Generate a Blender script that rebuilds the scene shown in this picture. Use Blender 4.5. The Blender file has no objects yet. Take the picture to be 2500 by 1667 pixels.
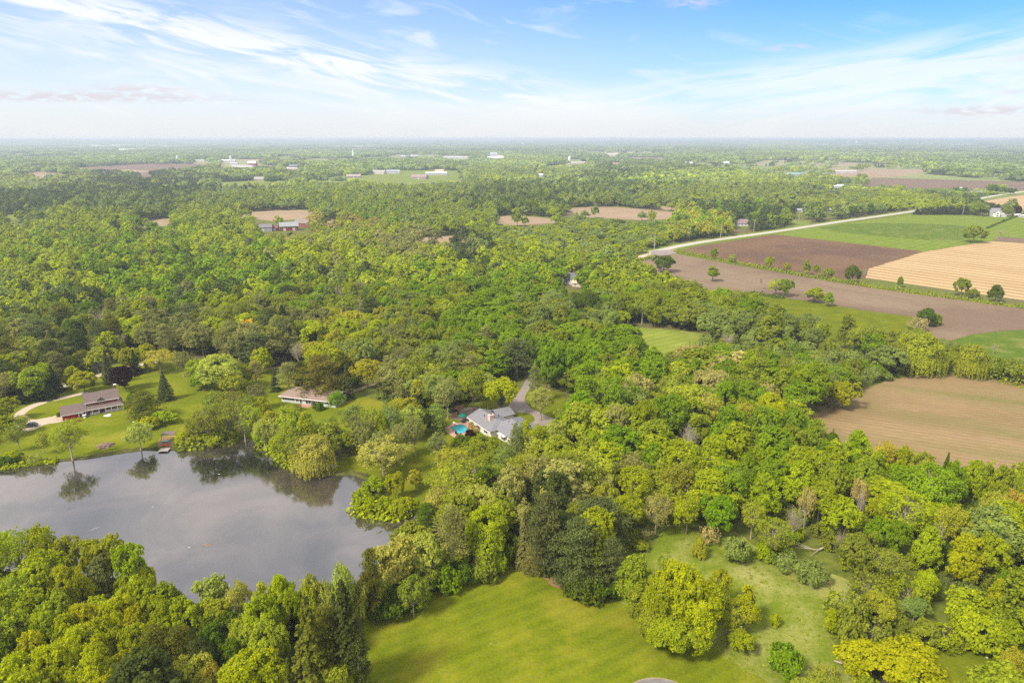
import bpy, math, random
import numpy as np
from mathutils import Vector
from mathutils.geometry import tessellate_polygon
R = math.radians
rng = np.random.default_rng(7)
random.seed(7)
scene = bpy.context.scene
col = scene.collection
# ------------------------------------------------------------ camera
CAM_H = 100.0
PITCH = R(16.55)
FPX = 2500 * 24 / 36
cam_d = bpy.data.cameras.new('camera'); cam_d.lens = 24; cam_d.sensor_width = 36
cam_d.clip_start = 1; cam_d.clip_end = 90000
cam = bpy.data.objects.new('camera', cam_d); col.objects.link(cam)
cam.location = (0, 0, CAM_H); cam.rotation_euler = (math.pi/2 - PITCH, 0, 0)
scene.camera = cam
# ------------------------------------------------------------ world, sun, exposure
SUN_EL, SUN_AZ = 47, 232          # azimuth clockwise from +Y: sun stands to the left, behind the camera
world = bpy.data.worlds.new('World'); scene.world = world; world.use_nodes = True
wt = world.node_tree; wt.nodes.clear()
def WN(t, **k):
    n = wt.nodes.new(t)
    for a, b in k.items(): setattr(n, a, b)
    return n
def wset(sock, v):
    if isinstance(v, bpy.types.NodeSocket): wt.links.new(v, sock)
    elif v is not None: sock.default_value = v
def wm(op, a, b=None, c=None, clamp=False):
    n = WN('ShaderNodeMath', operation=op, use_clamp=clamp)
    wset(n.inputs[0], a); wset(n.inputs[1], b)
    if c is not None: wset(n.inputs[2], c)
    return n.outputs[0]
def wmix(f, a, b):
    n = WN('ShaderNodeMix', data_type='RGBA')
    wset(n.inputs[0], f); wset(n.inputs[6], a); wset(n.inputs[7], b)
    return n.outputs[2]
def wcomb(x, y, z):
    n = WN('ShaderNodeCombineXYZ'); wset(n.inputs[0], x); wset(n.inputs[1], y); wset(n.inputs[2], z); return n.outputs[0]
def wnoise(v, scale, detail=6, rough=0.55, dist=0.0):
    n = WN('ShaderNodeTexNoise'); wset(n.inputs['Vector'], v)
    n.inputs['Scale'].default_value = scale; n.inputs['Detail'].default_value = detail
    n.inputs['Roughness'].default_value = rough; n.inputs['Distortion'].default_value = dist
    return n.outputs[0]
def wrange(v, a, b, c=0.0, d=1.0, smooth=True):
    n = WN('ShaderNodeMapRange', interpolation_type='SMOOTHSTEP' if smooth else 'LINEAR')
    wset(n.inputs[0], v)
    for i, q in zip((1, 2, 3, 4), (a, b, c, d)): n.inputs[i].default_value = q
    return n.outputs[0]
sky = WN('ShaderNodeTexSky', sky_type='NISHITA', sun_disc=False, sun_elevation=R(SUN_EL), sun_rotation=R(SUN_AZ),
         altitude=150, air_density=1.0, dust_density=0.6, ozone_density=2.2)
tc = WN('ShaderNodeTexCoord'); sx = WN('ShaderNodeSeparateXYZ'); wt.links.new(tc.outputs['Generated'], sx.inputs[0])
AZ = wm('DEGREES', wm('ARCTAN2', sx.outputs[0], sx.outputs[1]))
EL = wm('DEGREES', wm('ARCSINE', sx.outputs[2]))
W1 = wm('ADD', EL, wm('MULTIPLY', AZ, 0.165))          # constant along the long cirrus band
W2 = wm('SUBTRACT', EL, wm('MULTIPLY', AZ, 0.13))
n1 = wnoise(wcomb(wm('MULTIPLY', AZ, 0.10), wm('MULTIPLY', W1, 0.50), 0.0), 1.0, 8, 0.57, 1.1)
n2 = wnoise(wcomb(wm('MULTIPLY', AZ, 0.15), wm('MULTIPLY', W1, 0.95), 4.0), 1.0, 8, 0.57, 0.9)
n3 = wnoise(wcomb(wm('MULTIPLY', AZ, 0.10), wm('MULTIPLY', W2, 0.8), 9.0), 1.0, 8, 0.56, 0.8)
def gauss(v, c, w):
    q = wm('DIVIDE', wm('SUBTRACT', v, c), w)
    return wm('EXPONENT', wm('MULTIPLY', wm('MULTIPLY', q, q), -1.0))
band1 = wm('MULTIPLY', gauss(W1, 3.1, 1.7), wrange(n2, 0.38, 0.58))
band1 = wm('MULTIPLY', band1, wrange(AZ, 14, -2))
band0 = wm('MULTIPLY', gauss(W1, 0.4, 1.7), wrange(n1, 0.40, 0.66))
band0 = wm('MULTIPLY', band0, wrange(AZ, 8, -14))
bandR = wm('MULTIPLY', wrange(W2, 3.7, 1.6), wrange(n3, 0.30, 0.60))
wisp = wm('MULTIPLY', wrange(n1, 0.52, 0.74), 0.55)
wisp = wm('MULTIPLY', wisp, wrange(AZ, 24, 2, 0.35, 1.0))
veil = wm('ADD', wm('MULTIPLY', wrange(EL, 11.5, 0.6), 0.46), wm('MULTIPLY', wrange(AZ, 40, -30), 0.34))
low = wrange(EL, 4.2, 0.2, 0.0, 0.78)
mask = wm('SUBTRACT', 1.0, wm('MULTIPLY', wm('MULTIPLY', wm('SUBTRACT', 1.0, wm('MULTIPLY', band1, 1.0), clamp=True),
        wm('SUBTRACT', 1.0, wm('MULTIPLY', band0, 0.55), clamp=True)),
        wm('MULTIPLY', wm('SUBTRACT', 1.0, wm('MULTIPLY', bandR, 0.72), clamp=True), wm('SUBTRACT', 1.0, wisp, clamp=True))), clamp=True)
mask = wm('SUBTRACT', 1.0, wm('MULTIPLY', wm('SUBTRACT', 1.0, mask, clamp=True),
        wm('MULTIPLY', wm('SUBTRACT', 1.0, veil, clamp=True), wm('SUBTRACT', 1.0, low, clamp=True))), clamp=True)
# soft broken cloud higher up (what the pond mirrors)
nh = wnoise(tc.outputs['Generated'], 5.5, 6, 0.5, 0.3)
highc = wm('MULTIPLY', wrange(EL, 11, 20), wrange(nh, 0.36, 0.66, 0.45, 1.0))
mask = wm('SUBTRACT', 1.0, wm('MULTIPLY', wm('SUBTRACT', 1.0, wm('MULTIPLY', mask, wrange(EL, 22, 11))), wm('SUBTRACT', 1.0, highc)), clamp=True)
CLOUD = (5.25, 5.42, 5.55, 1)
cl_low = wmix(wrange(EL, 3.2, 0.2), CLOUD, (4.75, 4.78, 4.85, 1))
skyc = WN('ShaderNodeMix', data_type='RGBA', blend_type='MULTIPLY'); skyc.inputs[0].default_value = 1
wt.links.new(sky.outputs[0], skyc.inputs[6]); skyc.inputs[7].default_value = (0.23, 0.59, 0.92, 1)
c = wmix(mask, skyc.outputs[2], cl_low)
c = wmix(wm('MULTIPLY', highc, wrange(EL, 14, 22)), c, (7.8, 7.2, 7.2, 1))
# small mauve cumulus puffs near the horizon
pn = wnoise(wcomb(wm('MULTIPLY', AZ, 0.8), wm('MULTIPLY', EL, 3.0), 2.0), 1.0, 6, 0.6, 0.4)
puff = None
for (a0, e0, wa, we, st) in ((-28.5, 2.75, 7.5, .30, .8), (-27, 3.3, 3.0, .25, .7), (-33.5, 2.55, 3, .22, .6), (33.2, 1.75, 3.6, .30, .9), (36.6, 4.9, 2.4, .25, .7),
                         (13.6, 9.7, 1.8, .5, .5), (20.5, 6.3, 1.6, .22, .6), (35.3, 2.9, 2, .2, .35)):
    g = wm('MULTIPLY', wm('MULTIPLY', gauss(AZ, a0, wa), gauss(EL, e0, we)), st * 1.3)
    puff = g if puff is None else wm('ADD', puff, g)
puff = wm('MULTIPLY', puff, wrange(pn, 0.38, 0.56), clamp=True)
c = wmix(puff, c, (4.25, 4.1, 4.4, 1))
bg = WN('ShaderNodeBackground'); wt.links.new(c, bg.inputs[0]); bg.inputs[1].default_value = 0.085
wo = WN('ShaderNodeOutputWorld'); wt.links.new(bg.outputs[0], wo.inputs[0])
sun_d = bpy.data.lights.new('sun', 'SUN'); sun_d.energy = 3.0; sun_d.angle = R(11.0); sun_d.color = (1.0, 0.91, 0.76)
sun = bpy.data.objects.new('sun', sun_d); col.objects.link(sun)
sv = Vector((math.sin(R(SUN_AZ))*math.cos(R(SUN_EL)), math.cos(R(SUN_AZ))*math.cos(R(SUN_EL)), math.sin(R(SUN_EL))))
sun.rotation_euler = sv.to_track_quat('Z', 'Y').to_euler(); sun.location = (0, 0, 300)
scene.view_settings.view_transform = 'Standard'; scene.view_settings.look = 'None'
scene.view_settings.exposure = 1.15; scene.view_settings.gamma = 1.0
scene.cycles.max_bounces = 6; scene.cycles.diffuse_bounces = 4; scene.cycles.transmission_bounces = 3
scene.cycles.volume_bounces = 0; scene.cycles.glossy_bounces = 3
scene.cycles.use_denoising = False
HAZE_D = 1.35e-4
# ------------------------------------------------------------ pixel <-> world (photograph pixels, 2500 x 1667)
SP, CP = math.sin(PITCH), math.cos(PITCH)
def G(px, py, z=0.0):
    xn = (px - 1250)/FPX; yn = (833.5 - py)/FPX
    dx, dy, dz = xn, CP + yn*SP, -SP + yn*CP
    t = (z - CAM_H)/dz
    return Vector((dx*t, dy*t, z))
def PX(x, y, z=0.0):
    f = y*CP - (z - CAM_H)*SP; u = y*SP + (z - CAM_H)*CP
    return 1250 + FPX*x/f, 833.5 - FPX*u/f
def depth(p): return p[1]*CP - (p[2] - CAM_H)*SP
# ------------------------------------------------------------ materials
MATS = {}
def nmat(name):
    m = bpy.data.materials.new(name); m.use_nodes = True; m.node_tree.nodes.clear(); return m
class NT:
    def __init__(s, m): s.t = m.node_tree
    def n(s, t, **k):
        q = s.t.nodes.new(t)
        for a, b in k.items(): setattr(q, a, b)
        return q
    def s(s, sock, v):
        if isinstance(v, bpy.types.NodeSocket): s.t.links.new(v, sock)
        elif v is not None: sock.default_value = v
    def m(s, op, a, b=None, clamp=False):
        q = s.n('ShaderNodeMath', operation=op, use_clamp=clamp); s.s(q.inputs[0], a); s.s(q.inputs[1], b); return q.outputs[0]
    def mix(s, f, a, b, blend='MIX'):
        q = s.n('ShaderNodeMix', data_type='RGBA', blend_type=blend); s.s(q.inputs[0], f); s.s(q.inputs[6], a); s.s(q.inputs[7], b); return q.outputs[2]
    def noise(s, v, sc, det=4, ro=0.55, di=0.0):
        q = s.n('ShaderNodeTexNoise'); s.s(q.inputs['Vector'], v); q.inputs['Scale'].default_value = sc
        q.inputs['Detail'].default_value = det; q.inputs['Roughness'].default_value = ro; q.inputs['Distortion'].default_value = di; return q.outputs[0]
    def rng(s, v, a, b, c=0.0, d=1.0):
        q = s.n('ShaderNodeMapRange'); s.s(q.inputs[0], v)
        for i, w in zip((1, 2, 3, 4), (a, b, c, d)): q.inputs[i].default_value = w
        return q.outputs[0]
    def pos(s): return s.n('ShaderNodeNewGeometry').outputs['Position']
    def rowcoord(s, ang):   # metres across the rows (rows run along direction ang, radians)
        q = s.n('ShaderNodeVectorMath', operation='DOT_PRODUCT'); s.s(q.inputs[0], s.pos()); q.inputs[1].default_value = (-math.sin(ang), math.cos(ang), 0)
        return q.outputs['Value']
    def along(s, ang, kx, ky):   # stretched coordinates
        m = s.n('ShaderNodeMapping'); m.vector_type = 'POINT'
        s.s(m.inputs[0], s.pos()); m.inputs['Rotation'].default_value = (0, 0, -ang); m.inputs['Scale'].default_value = (1, 1, 1)
        q = s.n('ShaderNodeVectorMath', operation='MULTIPLY'); s.s(q.inputs[0], m.outputs[0]); q.inputs[1].default_value = (kx, ky, 1)
        return q.outputs[0]
    def diffuse(s, c, rough=0.9, spec=0.2, bump=None, bstr=0.3, bdist=0.1):
        p = s.n('ShaderNodeBsdfPrincipled'); s.s(p.inputs['Base Color'], c); p.inputs['Roughness'].default_value = rough
        p.inputs['Specular IOR Level'].default_value = spec
        if bump is not None:
            b = s.n('ShaderNodeBump'); b.inputs['Strength'].default_value = bstr; b.inputs['Distance'].default_value = bdist
            s.s(b.inputs['Height'], bump); s.t.links.new(b.outputs[0], p.inputs['Normal'])
        o = s.n('ShaderNodeOutputMaterial'); s.t.links.new(p.outputs[0], o.inputs[0]); return p
def C4(c): return (c[0], c[1], c[2], 1)
def paint(name, c, rough=0.7, var=0.15, scale=1.5, metal=0.0, spec=0.3):
    key = name
    if key in MATS: return MATS[key]
    m = nmat(name); t = NT(m)
    f = t.noise(t.n('ShaderNodeTexCoord').outputs['Object'], scale, 5)
    cc = t.mix(t.rng(f, 0.3, 0.7), C4([q*(1-var) for q in c]), C4([min(1, q*(1+var)) for q in c]))
    p = t.diffuse(cc, rough, spec); p.inputs['Metallic'].default_value = metal
    MATS[key] = m; return m
def siding(name, c, pitch=0.2, depth_=0.35, vertical=False):
    if name in MATS: return MATS[name]
    m = nmat(name); t = NT(m)
    o = t.n('ShaderNodeTexCoord').outputs['Object']; sp = t.n('ShaderNodeSeparateXYZ'); t.s(sp.inputs[0], o)
    v = t.m('ADD', sp.outputs[0], sp.outputs[1]) if vertical else sp.outputs[2]
    fr = t.m('FRACT', t.m('DIVIDE', v, pitch))
    line = t.rng(fr, 0.0, 0.15, 1.0-depth_, 1.0)
    base = t.mix(t.rng(t.noise(o, 2.0, 4), 0.3, 0.7), C4([q*0.9 for q in c]), C4([q*1.08 for q in c]))
    q = t.n('ShaderNodeVectorMath', operation='SCALE'); t.s(q.inputs[0], base); t.s(q.inputs['Scale'], line)
    t.diffuse(q.outputs[0], 0.7, 0.3); MATS[name] = m; return m
def shingle(name, c):
    if name in MATS: return MATS[name]
    m = nmat(name); t = NT(m)
    o = t.n('ShaderNodeTexCoord').outputs['Object']
    b = t.n('ShaderNodeTexBrick'); t.s(b.inputs[0], o); b.inputs['Scale'].default_value = 1.3
    b.inputs['Color1'].default_value = C4([q*0.8 for q in c]); b.inputs['Color2'].default_value = C4([q*1.2 for q in c]); b.inputs['Mortar'].default_value = C4([q*0.55 for q in c])
    f = t.noise(o, 0.6, 5)
    cc = t.mix(t.rng(f, 0.3, 0.7, 0.0, 0.5), b.outputs[0], C4([q*0.75 for q in c]))
    t.diffuse(cc, 0.85, 0.2); MATS[name] = m; return m
def glassmat():
    if 'window_glass' in MATS: return MATS['window_glass']
    m = nmat('window_glass'); t = NT(m); p = t.diffuse(C4((0.02, 0.03, 0.04)), 0.08, 0.8); MATS['window_glass'] = m; return m
def foliage_mat():
    m = nmat('foliage'); t = NT(m)
    a = t.n('ShaderNodeAttribute', attribute_type='INSTANCER', attribute_name='tint')
    v = t.n('ShaderNodeAttribute', attribute_type='GEOMETRY', attribute_name='var').outputs['Fac']
    k = t.rng(v, 0.0, 1.0, 0.62, 1.42)
    q = t.n('ShaderNodeVectorMath', operation='SCALE'); t.s(q.inputs[0], a.outputs['Color']); t.s(q.inputs['Scale'], k)
    warm = t.mix(t.m('MULTIPLY', v, 0.5), q.outputs[0], C4((1.28, 1.02, 0.7)), 'MULTIPLY')
    d = t.n('ShaderNodeBsdfDiffuse'); t.s(d.inputs[0], warm)
    tr = t.n('ShaderNodeBsdfTranslucent')
    tcol = t.mix(1.0, warm, C4((1.15, 1.15, 0.7)), 'MULTIPLY'); t.s(tr.inputs[0], tcol)
    mx = t.n('ShaderNodeMixShader'); mx.inputs[0].default_value = 0.45
    t.t.links.new(d.outputs[0], mx.inputs[1]); t.t.links.new(tr.outputs[0], mx.inputs[2])
    o = t.n('ShaderNodeOutputMaterial'); t.t.links.new(mx.outputs[0], o.inputs[0]); return m
def bark_mat(name, c):
    m = nmat(name); t = NT(m); f = t.noise(t.n('ShaderNodeTexCoord').outputs['Object'], 3.0, 5)
    t.diffuse(t.mix(f, C4([q*0.6 for q in c]), C4([q*1.4 for q in c])), 0.9, 0.1); return m
FOL = foliage_mat(); BARK = bark_mat('bark', (0.16, 0.13, 0.10)); PALEBARK = bark_mat('pale_bark', (0.42, 0.38, 0.32))
GREYBARK = bark_mat('grey_bark', (0.34, 0.29, 0.22))
# ------------------------------------------------------------ mesh helpers
def mk_mesh(name, V, F, mats, var=None, smooth=False, fm=None):
    """V (n,3) array, F list of equal-length faces as array (m,k)"""
    V = np.asarray(V, dtype=np.float32); F = np.asarray(F, dtype=np.int32)
    me = bpy.data.meshes.new(name)
    me.vertices.add(len(V)); me.vertices.foreach_set('co', V.ravel())
    k = F.shape[1]
    me.loops.add(F.size); me.loops.foreach_set('vertex_index', F.ravel())
    me.polygons.add(len(F)); me.polygons.foreach_set('loop_start', np.arange(0, F.size, k, dtype=np.int32))
    for m in mats: me.materials.append(m)
    if fm is not None: me.polygons.foreach_set('material_index', np.asarray(fm, dtype=np.int32))
    me.update(calc_edges=True)
    if var is not None:
        at = me.attributes.new('var', 'FLOAT', 'FACE'); at.data.foreach_set('value', np.asarray(var, dtype=np.float32))
    if smooth: me.shade_smooth()
    return me
class MB:
    """polygon collector in local coordinates"""
    def __init__(s): s.v = []; s.f = []
    def poly(s, pts):
        i = len(s.v); s.v += [tuple(p) for p in pts]; s.f.append(list(range(i, i+len(pts)))); return s
    def box(s, x0, x1, y0, y1, z0, z1, M=None):
        p = [(x0,y0,z0),(x1,y0,z0),(x1,y1,z0),(x0,y1,z0),(x0,y0,z1),(x1,y0,z1),(x1,y1,z1),(x0,y1,z1)]
        if M is not None: p = [tuple(M @ Vector(q)) for q in p]
        i = len(s.v); s.v += p
        for f in ((0,3,2,1),(4,5,6,7),(0,1,5,4),(1,2,6,5),(2,3,7,6),(3,0,4,7)): s.f.append([i+k for k in f])
        return s
    def tube(s, pts, rad, n=6, cap=True):
        pts = [Vector(p) for p in pts]; base = len(s.v)
        for j, p in enumerate(pts):
            d = (pts[min(j+1, len(pts)-1)] - pts[max(j-1, 0)]).normalized()
            a = d.cross(Vector((0, 0, 1)));
            if a.length < 1e-3: a = Vector((1, 0, 0))
            a.normalize(); b = d.cross(a)
            r = rad[j] if hasattr(rad, '__len__') else rad
            for k in range(n):
                t = 2*math.pi*k/n; s.v.append(tuple(p + a*math.cos(t)*r + b*math.sin(t)*r))
        for j in range(len(pts)-1):
            for k in range(n):
                q = (k+1) % n; s.f.append([base+j*n+k, base+j*n+q, base+(j+1)*n+q, base+(j+1)*n+k])
        if cap:
            s.f.append([base+k for k in range(n)][::-1]); s.f.append([base+(len(pts)-1)*n+k for k in range(n)])
        return s
    def prism(s, outline, z0, z1):
        n = len(outline); i = len(s.v)
        s.v += [(x, y, z0) for x, y in outline] + [(x, y, z1) for x, y in outline]
        for k in range(n):
            q = (k+1) % n; s.f.append([i+k, i+q, i+n+q, i+n+k])
        s.f.append([i+k for k in range(n)][::-1]); s.f.append([i+n+k for k in range(n)]); return s
    def build(s, name, m, parent=None, smooth=False):
        me = bpy.data.meshes.new(name); me.from_pydata(s.v, [], s.f); me.materials.append(m)
        if smooth: me.shade_smooth()
        o = bpy.data.objects.new(name, me); col.objects.link(o); o.parent = parent; return o
def tag(o, label=None, cat=None, group=None, kind=None):
    if label: o['label'] = label
    if cat: o['category'] = cat
    if group: o['group'] = group
    if kind: o['kind'] = kind
    return o
def thing(name, loc, rz=0.0, label=None, cat=None, group=None):
    o = bpy.data.objects.new(name, None); col.objects.link(o); o.empty_display_size = 0.5
    o.location = loc; o.rotation_euler = (0, 0, rz); return tag(o, label, cat, group)
# ------------------------------------------------------------ the land
def smooth_closed(pts, sub=6, jit=0.0, rs=1):
    r = random.Random(rs); n = len(pts); out = []
    for i in range(n):
        p0, p1, p2, p3 = pts[i-1], pts[i], pts[(i+1) % n], pts[(i+2) % n]
        for k in range(sub):
            t = k/sub
            q = [0.5*((2*p1[a]) + (-p0[a]+p2[a])*t + (2*p0[a]-5*p1[a]+4*p2[a]-p3[a])*t*t + (-p0[a]+3*p1[a]-3*p2[a]+p3[a])*t**3) for a in (0, 1)]
            out.append((q[0] + r.uniform(-jit, jit), q[1] + r.uniform(-jit, jit)))
    return out
def densify(pts, step=12.0, jit=0.6, rs=3):
    r = random.Random(rs); out = []; n = len(pts)
    for i in range(n):
        a, b = pts[i], pts[(i+1) % n]; L = math.hypot(b[0]-a[0], b[1]-a[1]); k = max(1, min(40, int(L/step)))
        for j in range(k):
            t = j/k; out.append((a[0]+(b[0]-a[0])*t + r.uniform(-jit, jit), a[1]+(b[1]-a[1])*t + r.uniform(-jit, jit)))
    return out
def gpts(px):   # (x, y) or (x, y, z of what hides the edge)
    return [tuple(G(p[0], p[1], p[2] if len(p) > 2 else 0.0)[:2]) for p in px]
def sheet(name, pts, z, m, kind='structure'):
    tri = tessellate_polygon([[Vector((x, y, 0)) for x, y in pts]])
    me = bpy.data.meshes.new(name)
    fs = []
    for t in tri:
        a, b, c_ = [pts[i] for i in t]
        if (b[0]-a[0])*(c_[1]-a[1]) - (b[1]-a[1])*(c_[0]-a[0]) < 0: t = t[::-1]
        fs.append(list(t))
    me.from_pydata([(x, y, z) for x, y in pts], [], fs); me.materials.append(m)
    o = bpy.data.objects.new(name, me); col.objects.link(o); tag(o, kind=kind); return o
def inpoly(X, Y, poly):
    X = np.asarray(X, float); Y = np.asarray(Y, float); ins = np.zeros(X.shape, bool); n = len(poly)
    for i in range(n):
        x1, y1 = poly[i][:2]; x2, y2 = poly[(i+1) % n][:2]
        if y1 == y2: continue
        c_ = ((y1 > Y) != (y2 > Y)) & (X < (x2-x1)*(Y-y1)/(y2-y1) + x1); ins ^= c_
    return ins
def hillz(x, y):
    x = np.asarray(x, float); y = np.asarray(y, float)
    d = np.hypot(x, y); a = np.degrees(np.arctan2(x, y))
    s = np.clip((d-9000)/9000, 0, 1); s = s*s*(3-2*s)
    amp = 26 + 40*np.clip((-a-2)/34, 0, 1) + 26*np.clip((a-2)/26, 0, 1) + 6*np.sin(a*0.9) + 5*np.sin(a*2.3+1) + 3*np.sin(a*5.1)
    return s*amp
def ground_mat():
    m = nmat('ground_cover'); t = NT(m); p = t.pos()
    a = t.noise(p, 0.012, 6); b = t.noise(p, 0.35, 6, 0.7); c_ = t.noise(p, 0.0011, 6)
    g = t.mix(t.rng(b, 0.3, 0.7), C4((0.055, 0.075, 0.010)), C4((0.15, 0.17, 0.025)))
    g = t.mix(t.rng(a, 0.45, 0.6), g, C4((0.12, 0.10, 0.045)))
    dist = t.n('ShaderNodeVectorMath', operation='LENGTH'); t.s(dist.inputs[0], p)
    far = t.mix(t.rng(c_, 0.50, 0.56), C4((0.16, 0.205, 0.055)), C4((0.26, 0.21, 0.13)))
    far = t.mix(t.rng(t.noise(p, 0.0023, 5), 0.52, 0.57), far, C4((0.19, 0.22, 0.07)))
    g = t.mix(t.rng(dist.outputs['Value'], 1100, 1800), g, far)
    t.diffuse(g, 0.95, 0.1); return m
def build_ground():
    radii = [0, 60, 120, 200, 300, 450, 700, 1100, 1700, 2600, 4000, 6000, 8000, 9000] + [9000 + 900*i for i in range(1, 11)] + [20000, 23000, 27000, 32000]
    na = 240; V = [(0, 0, 0)]; F = []
    for r in radii[1:]:
        for k in range(na):
            t = 2*math.pi*k/na; x, y = r*math.sin(t), r*math.cos(t); V.append((x, y, float(hillz(x, y)) if y > 0 else 0.0))
    for k in range(na): F.append((0, 1+(k+1) % na, 1+k))
    for j in range(len(radii)-2):
        for k in range(na):
            a = 1+j*na+k; b = 1+j*na+(k+1) % na; F.append((a, b, b+na, a+na))
    me = bpy.data.meshes.new('ground'); me.from_pydata(V, [], F); me.materials.append(ground_mat()); me.shade_smooth()
    o = bpy.data.objects.new('ground', me); col.objects.link(o); tag(o, kind='structure')
build_ground()
def grass(name, dark, light, dry, ang=0.5, stripe=0.0, spacing=2.4, dryamt=(0.5, 0.62), flecks=0.0):
    m = nmat(name); t = NT(m); p = t.pos()
    fine = t.noise(p, 1.6, 8, 0.75); mid = t.noise(p, 0.09, 6, 0.6); big = t.noise(p, 0.022, 4)
    fac = t.m('ADD', t.m('MULTIPLY', fine, 0.55), t.m('MULTIPLY', mid, 0.45))
    c_ = t.mix(t.rng(fac, 0.36, 0.64), C4(dark), C4(light))
    c_ = t.mix(t.m('MULTIPLY', t.rng(t.m('ADD', t.m('MULTIPLY', mid, 0.6), t.m('MULTIPLY', big, 0.4)), *dryamt), t.rng(fine, 0.3, 0.7)), c_, C4(dry))
    if stripe:
        v = t.m('ADD', t.rowcoord(ang), t.m('MULTIPLY', t.noise(p, 0.05, 2), 2.0))
        w = t.m('SINE', t.m('MULTIPLY', v, 2*math.pi/spacing))
        w2 = t.m('MULTIPLY', t.rng(w, -0.6, 0.6), t.noise(t.along(ang, 0.03, 0.5), 1.0, 3))
        c_ = t.mix(t.m('MULTIPLY', w2, stripe), c_, C4([min(1, q*1.7) for q in light]))
    if flecks:
        fl = t.noise(t.along(ang, 0.5, 1.6), 1.0, 2, 0.5)
        c_ = t.mix(t.m('MULTIPLY', t.rng(fl, 0.74, 0.80), flecks), c_, C4((0.5, 0.48, 0.25)))
    t.diffuse(c_, 0.95, 0.0, fine, 0.35, 0.2); return m
def soil(name, c1, c2, ang, spacing, line, amt, c3=None, amt3=(0.5, 0.6), green=None, fine_sc=0.9, stretch=True):
    m = nmat(name); t = NT(m); p = t.pos()
    fine = t.noise(t.along(ang, 0.25, 1.2) if stretch else p, fine_sc, 8, 0.7); mid = t.noise(t.along(ang, 0.006, 0.03), 1.0, 6, 0.6)
    c_ = t.mix(t.rng(t.m('ADD', t.m('MULTIPLY', fine, 0.6), t.m('MULTIPLY', mid, 0.4)), 0.36, 0.62), C4(c1), C4(c2))
    if c3: c_ = t.mix(t.m('MULTIPLY', t.rng(t.noise(p, 0.012, 5), *amt3), 0.8), c_, C4(c3))
    v = t.m('ADD', t.rowcoord(ang), t.m('MULTIPLY', t.noise(p, 0.03, 3), 1.2))
    fr = t.m('PINGPONG', v, spacing/2)
    ln = t.rng(fr, spacing*0.12, spacing*0.24, 1.0, 0.0)
    brk = t.rng(t.noise(t.along(ang, 0.03, 0.4), 1.0, 4), 0.3, 0.55, 0.35, 1.0)
    c_ = t.mix(t.m('MULTIPLY', t.m('MULTIPLY', ln, brk), amt), c_, C4(line))
    if green: c_ = t.mix(t.m('MULTIPLY', t.rng(t.noise(t.along(ang, 0.006, 0.05), 1.0, 6), 0.48, 0.70), 0.6), c_, C4(green))
    t.diffuse(c_, 0.95, 0.1, fine, 0.3, 0.15); return m
def angdir(a, b):
    A = G(*a); B = G(*b); return math.atan2(B.y-A.y, B.x-A.x)
HEDGE = angdir((1649, 614), (2500, 741)); ROWS = angdir((2096, 956), (2500, 1010)); ROADA = angdir((1888, 578), (2228, 520))
M_lawn = grass('lawn_grass', (0.063, 0.095, 0.004), (0.173, 0.194, 0.010), (0.231, 0.194, 0.025), ang=angdir((1000, 1464), (1300, 1360)), stripe=0.16, spacing=3.2, dryamt=(0.48, 0.62), flecks=0.6)
M_yard = grass('yard_grass', (0.081, 0.113, 0.006), (0.166, 0.186, 0.011), (0.218, 0.196, 0.025), dryamt=(0.50, 0.62))
M_green = grass('bright_grass', (0.061, 0.093, 0.005), (0.162, 0.171, 0.011), (0.203, 0.167, 0.018), dryamt=(0.56, 0.7))
M_meadow = grass('meadow_grass', (0.075, 0.115, 0.010), (0.19, 0.225, 0.022), (0.31, 0.275, 0.12), dryamt=(0.48, 0.62))
M_crop = grass('crop_green', (0.094, 0.141, 0.017), (0.151, 0.192, 0.028), (0.187, 0.200, 0.049), ang=ROADA, stripe=0.25, spacing=9, dryamt=(0.52, 0.66))
M_cropd = grass('crop_deep_green', (0.055, 0.105, 0.011), (0.120, 0.156, 0.024), (0.300, 0.234, 0.104), dryamt=(0.53, 0.66))
M_plow = soil('ploughed_soil', (0.148, 0.103, 0.065), (0.229, 0.171, 0.115), HEDGE, 5.0, (0.118, 0.080, 0.052), 0.5, c3=(0.148, 0.099, 0.070))
M_plow2 = soil('red_brown_soil', (0.110, 0.061, 0.032), (0.160, 0.096, 0.053), ROADA, 5.0, (0.088, 0.052, 0.034), 0.4, c3=(0.094, 0.058, 0.039))
M_plow3 = soil('tan_stubble', (0.174, 0.115, 0.055), (0.276, 0.198, 0.102), ROWS, 3.0, (0.132, 0.086, 0.043), 0.35, c3=(0.186, 0.139, 0.062), green=(0.114, 0.125, 0.031))
M_rows = soil('straw_rows', (0.343, 0.238, 0.112), (0.449, 0.330, 0.178), HEDGE + 0.02, 11.5, (0.19, 0.12, 0.06), 0.75)
M_tan = soil('pale_tan_soil', (0.223, 0.160, 0.099), (0.310, 0.230, 0.152), 0.2, 8.0, (0.174, 0.122, 0.073), 0.3, fine_sc=0.3)
M_brown = soil('dark_brown_soil', (0.122, 0.081, 0.057), (0.187, 0.126, 0.087), 0.1, 8.0, (0.094, 0.059, 0.042), 0.4, fine_sc=0.3)
M_fgreen = grass('far_pasture', (0.108, 0.153, 0.027), (0.180, 0.216, 0.045), (0.243, 0.225, 0.081))
VIS = []      # pixel polygons in which the ground must stay open to view
KEEP = []     # world polygons without trees
def field(name, px, m, z, vis=True, smooth=False, keep=True, jit=0.5):
    g = gpts(px); g = smooth_closed(g, 7, 0.25) if smooth else densify(g, 12, jit)
    o = sheet(name, g, z, m)
    if vis: VIS.append([(p[0], p[1]) for p in px])
    if keep: KEEP.append(g)
    return o
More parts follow.
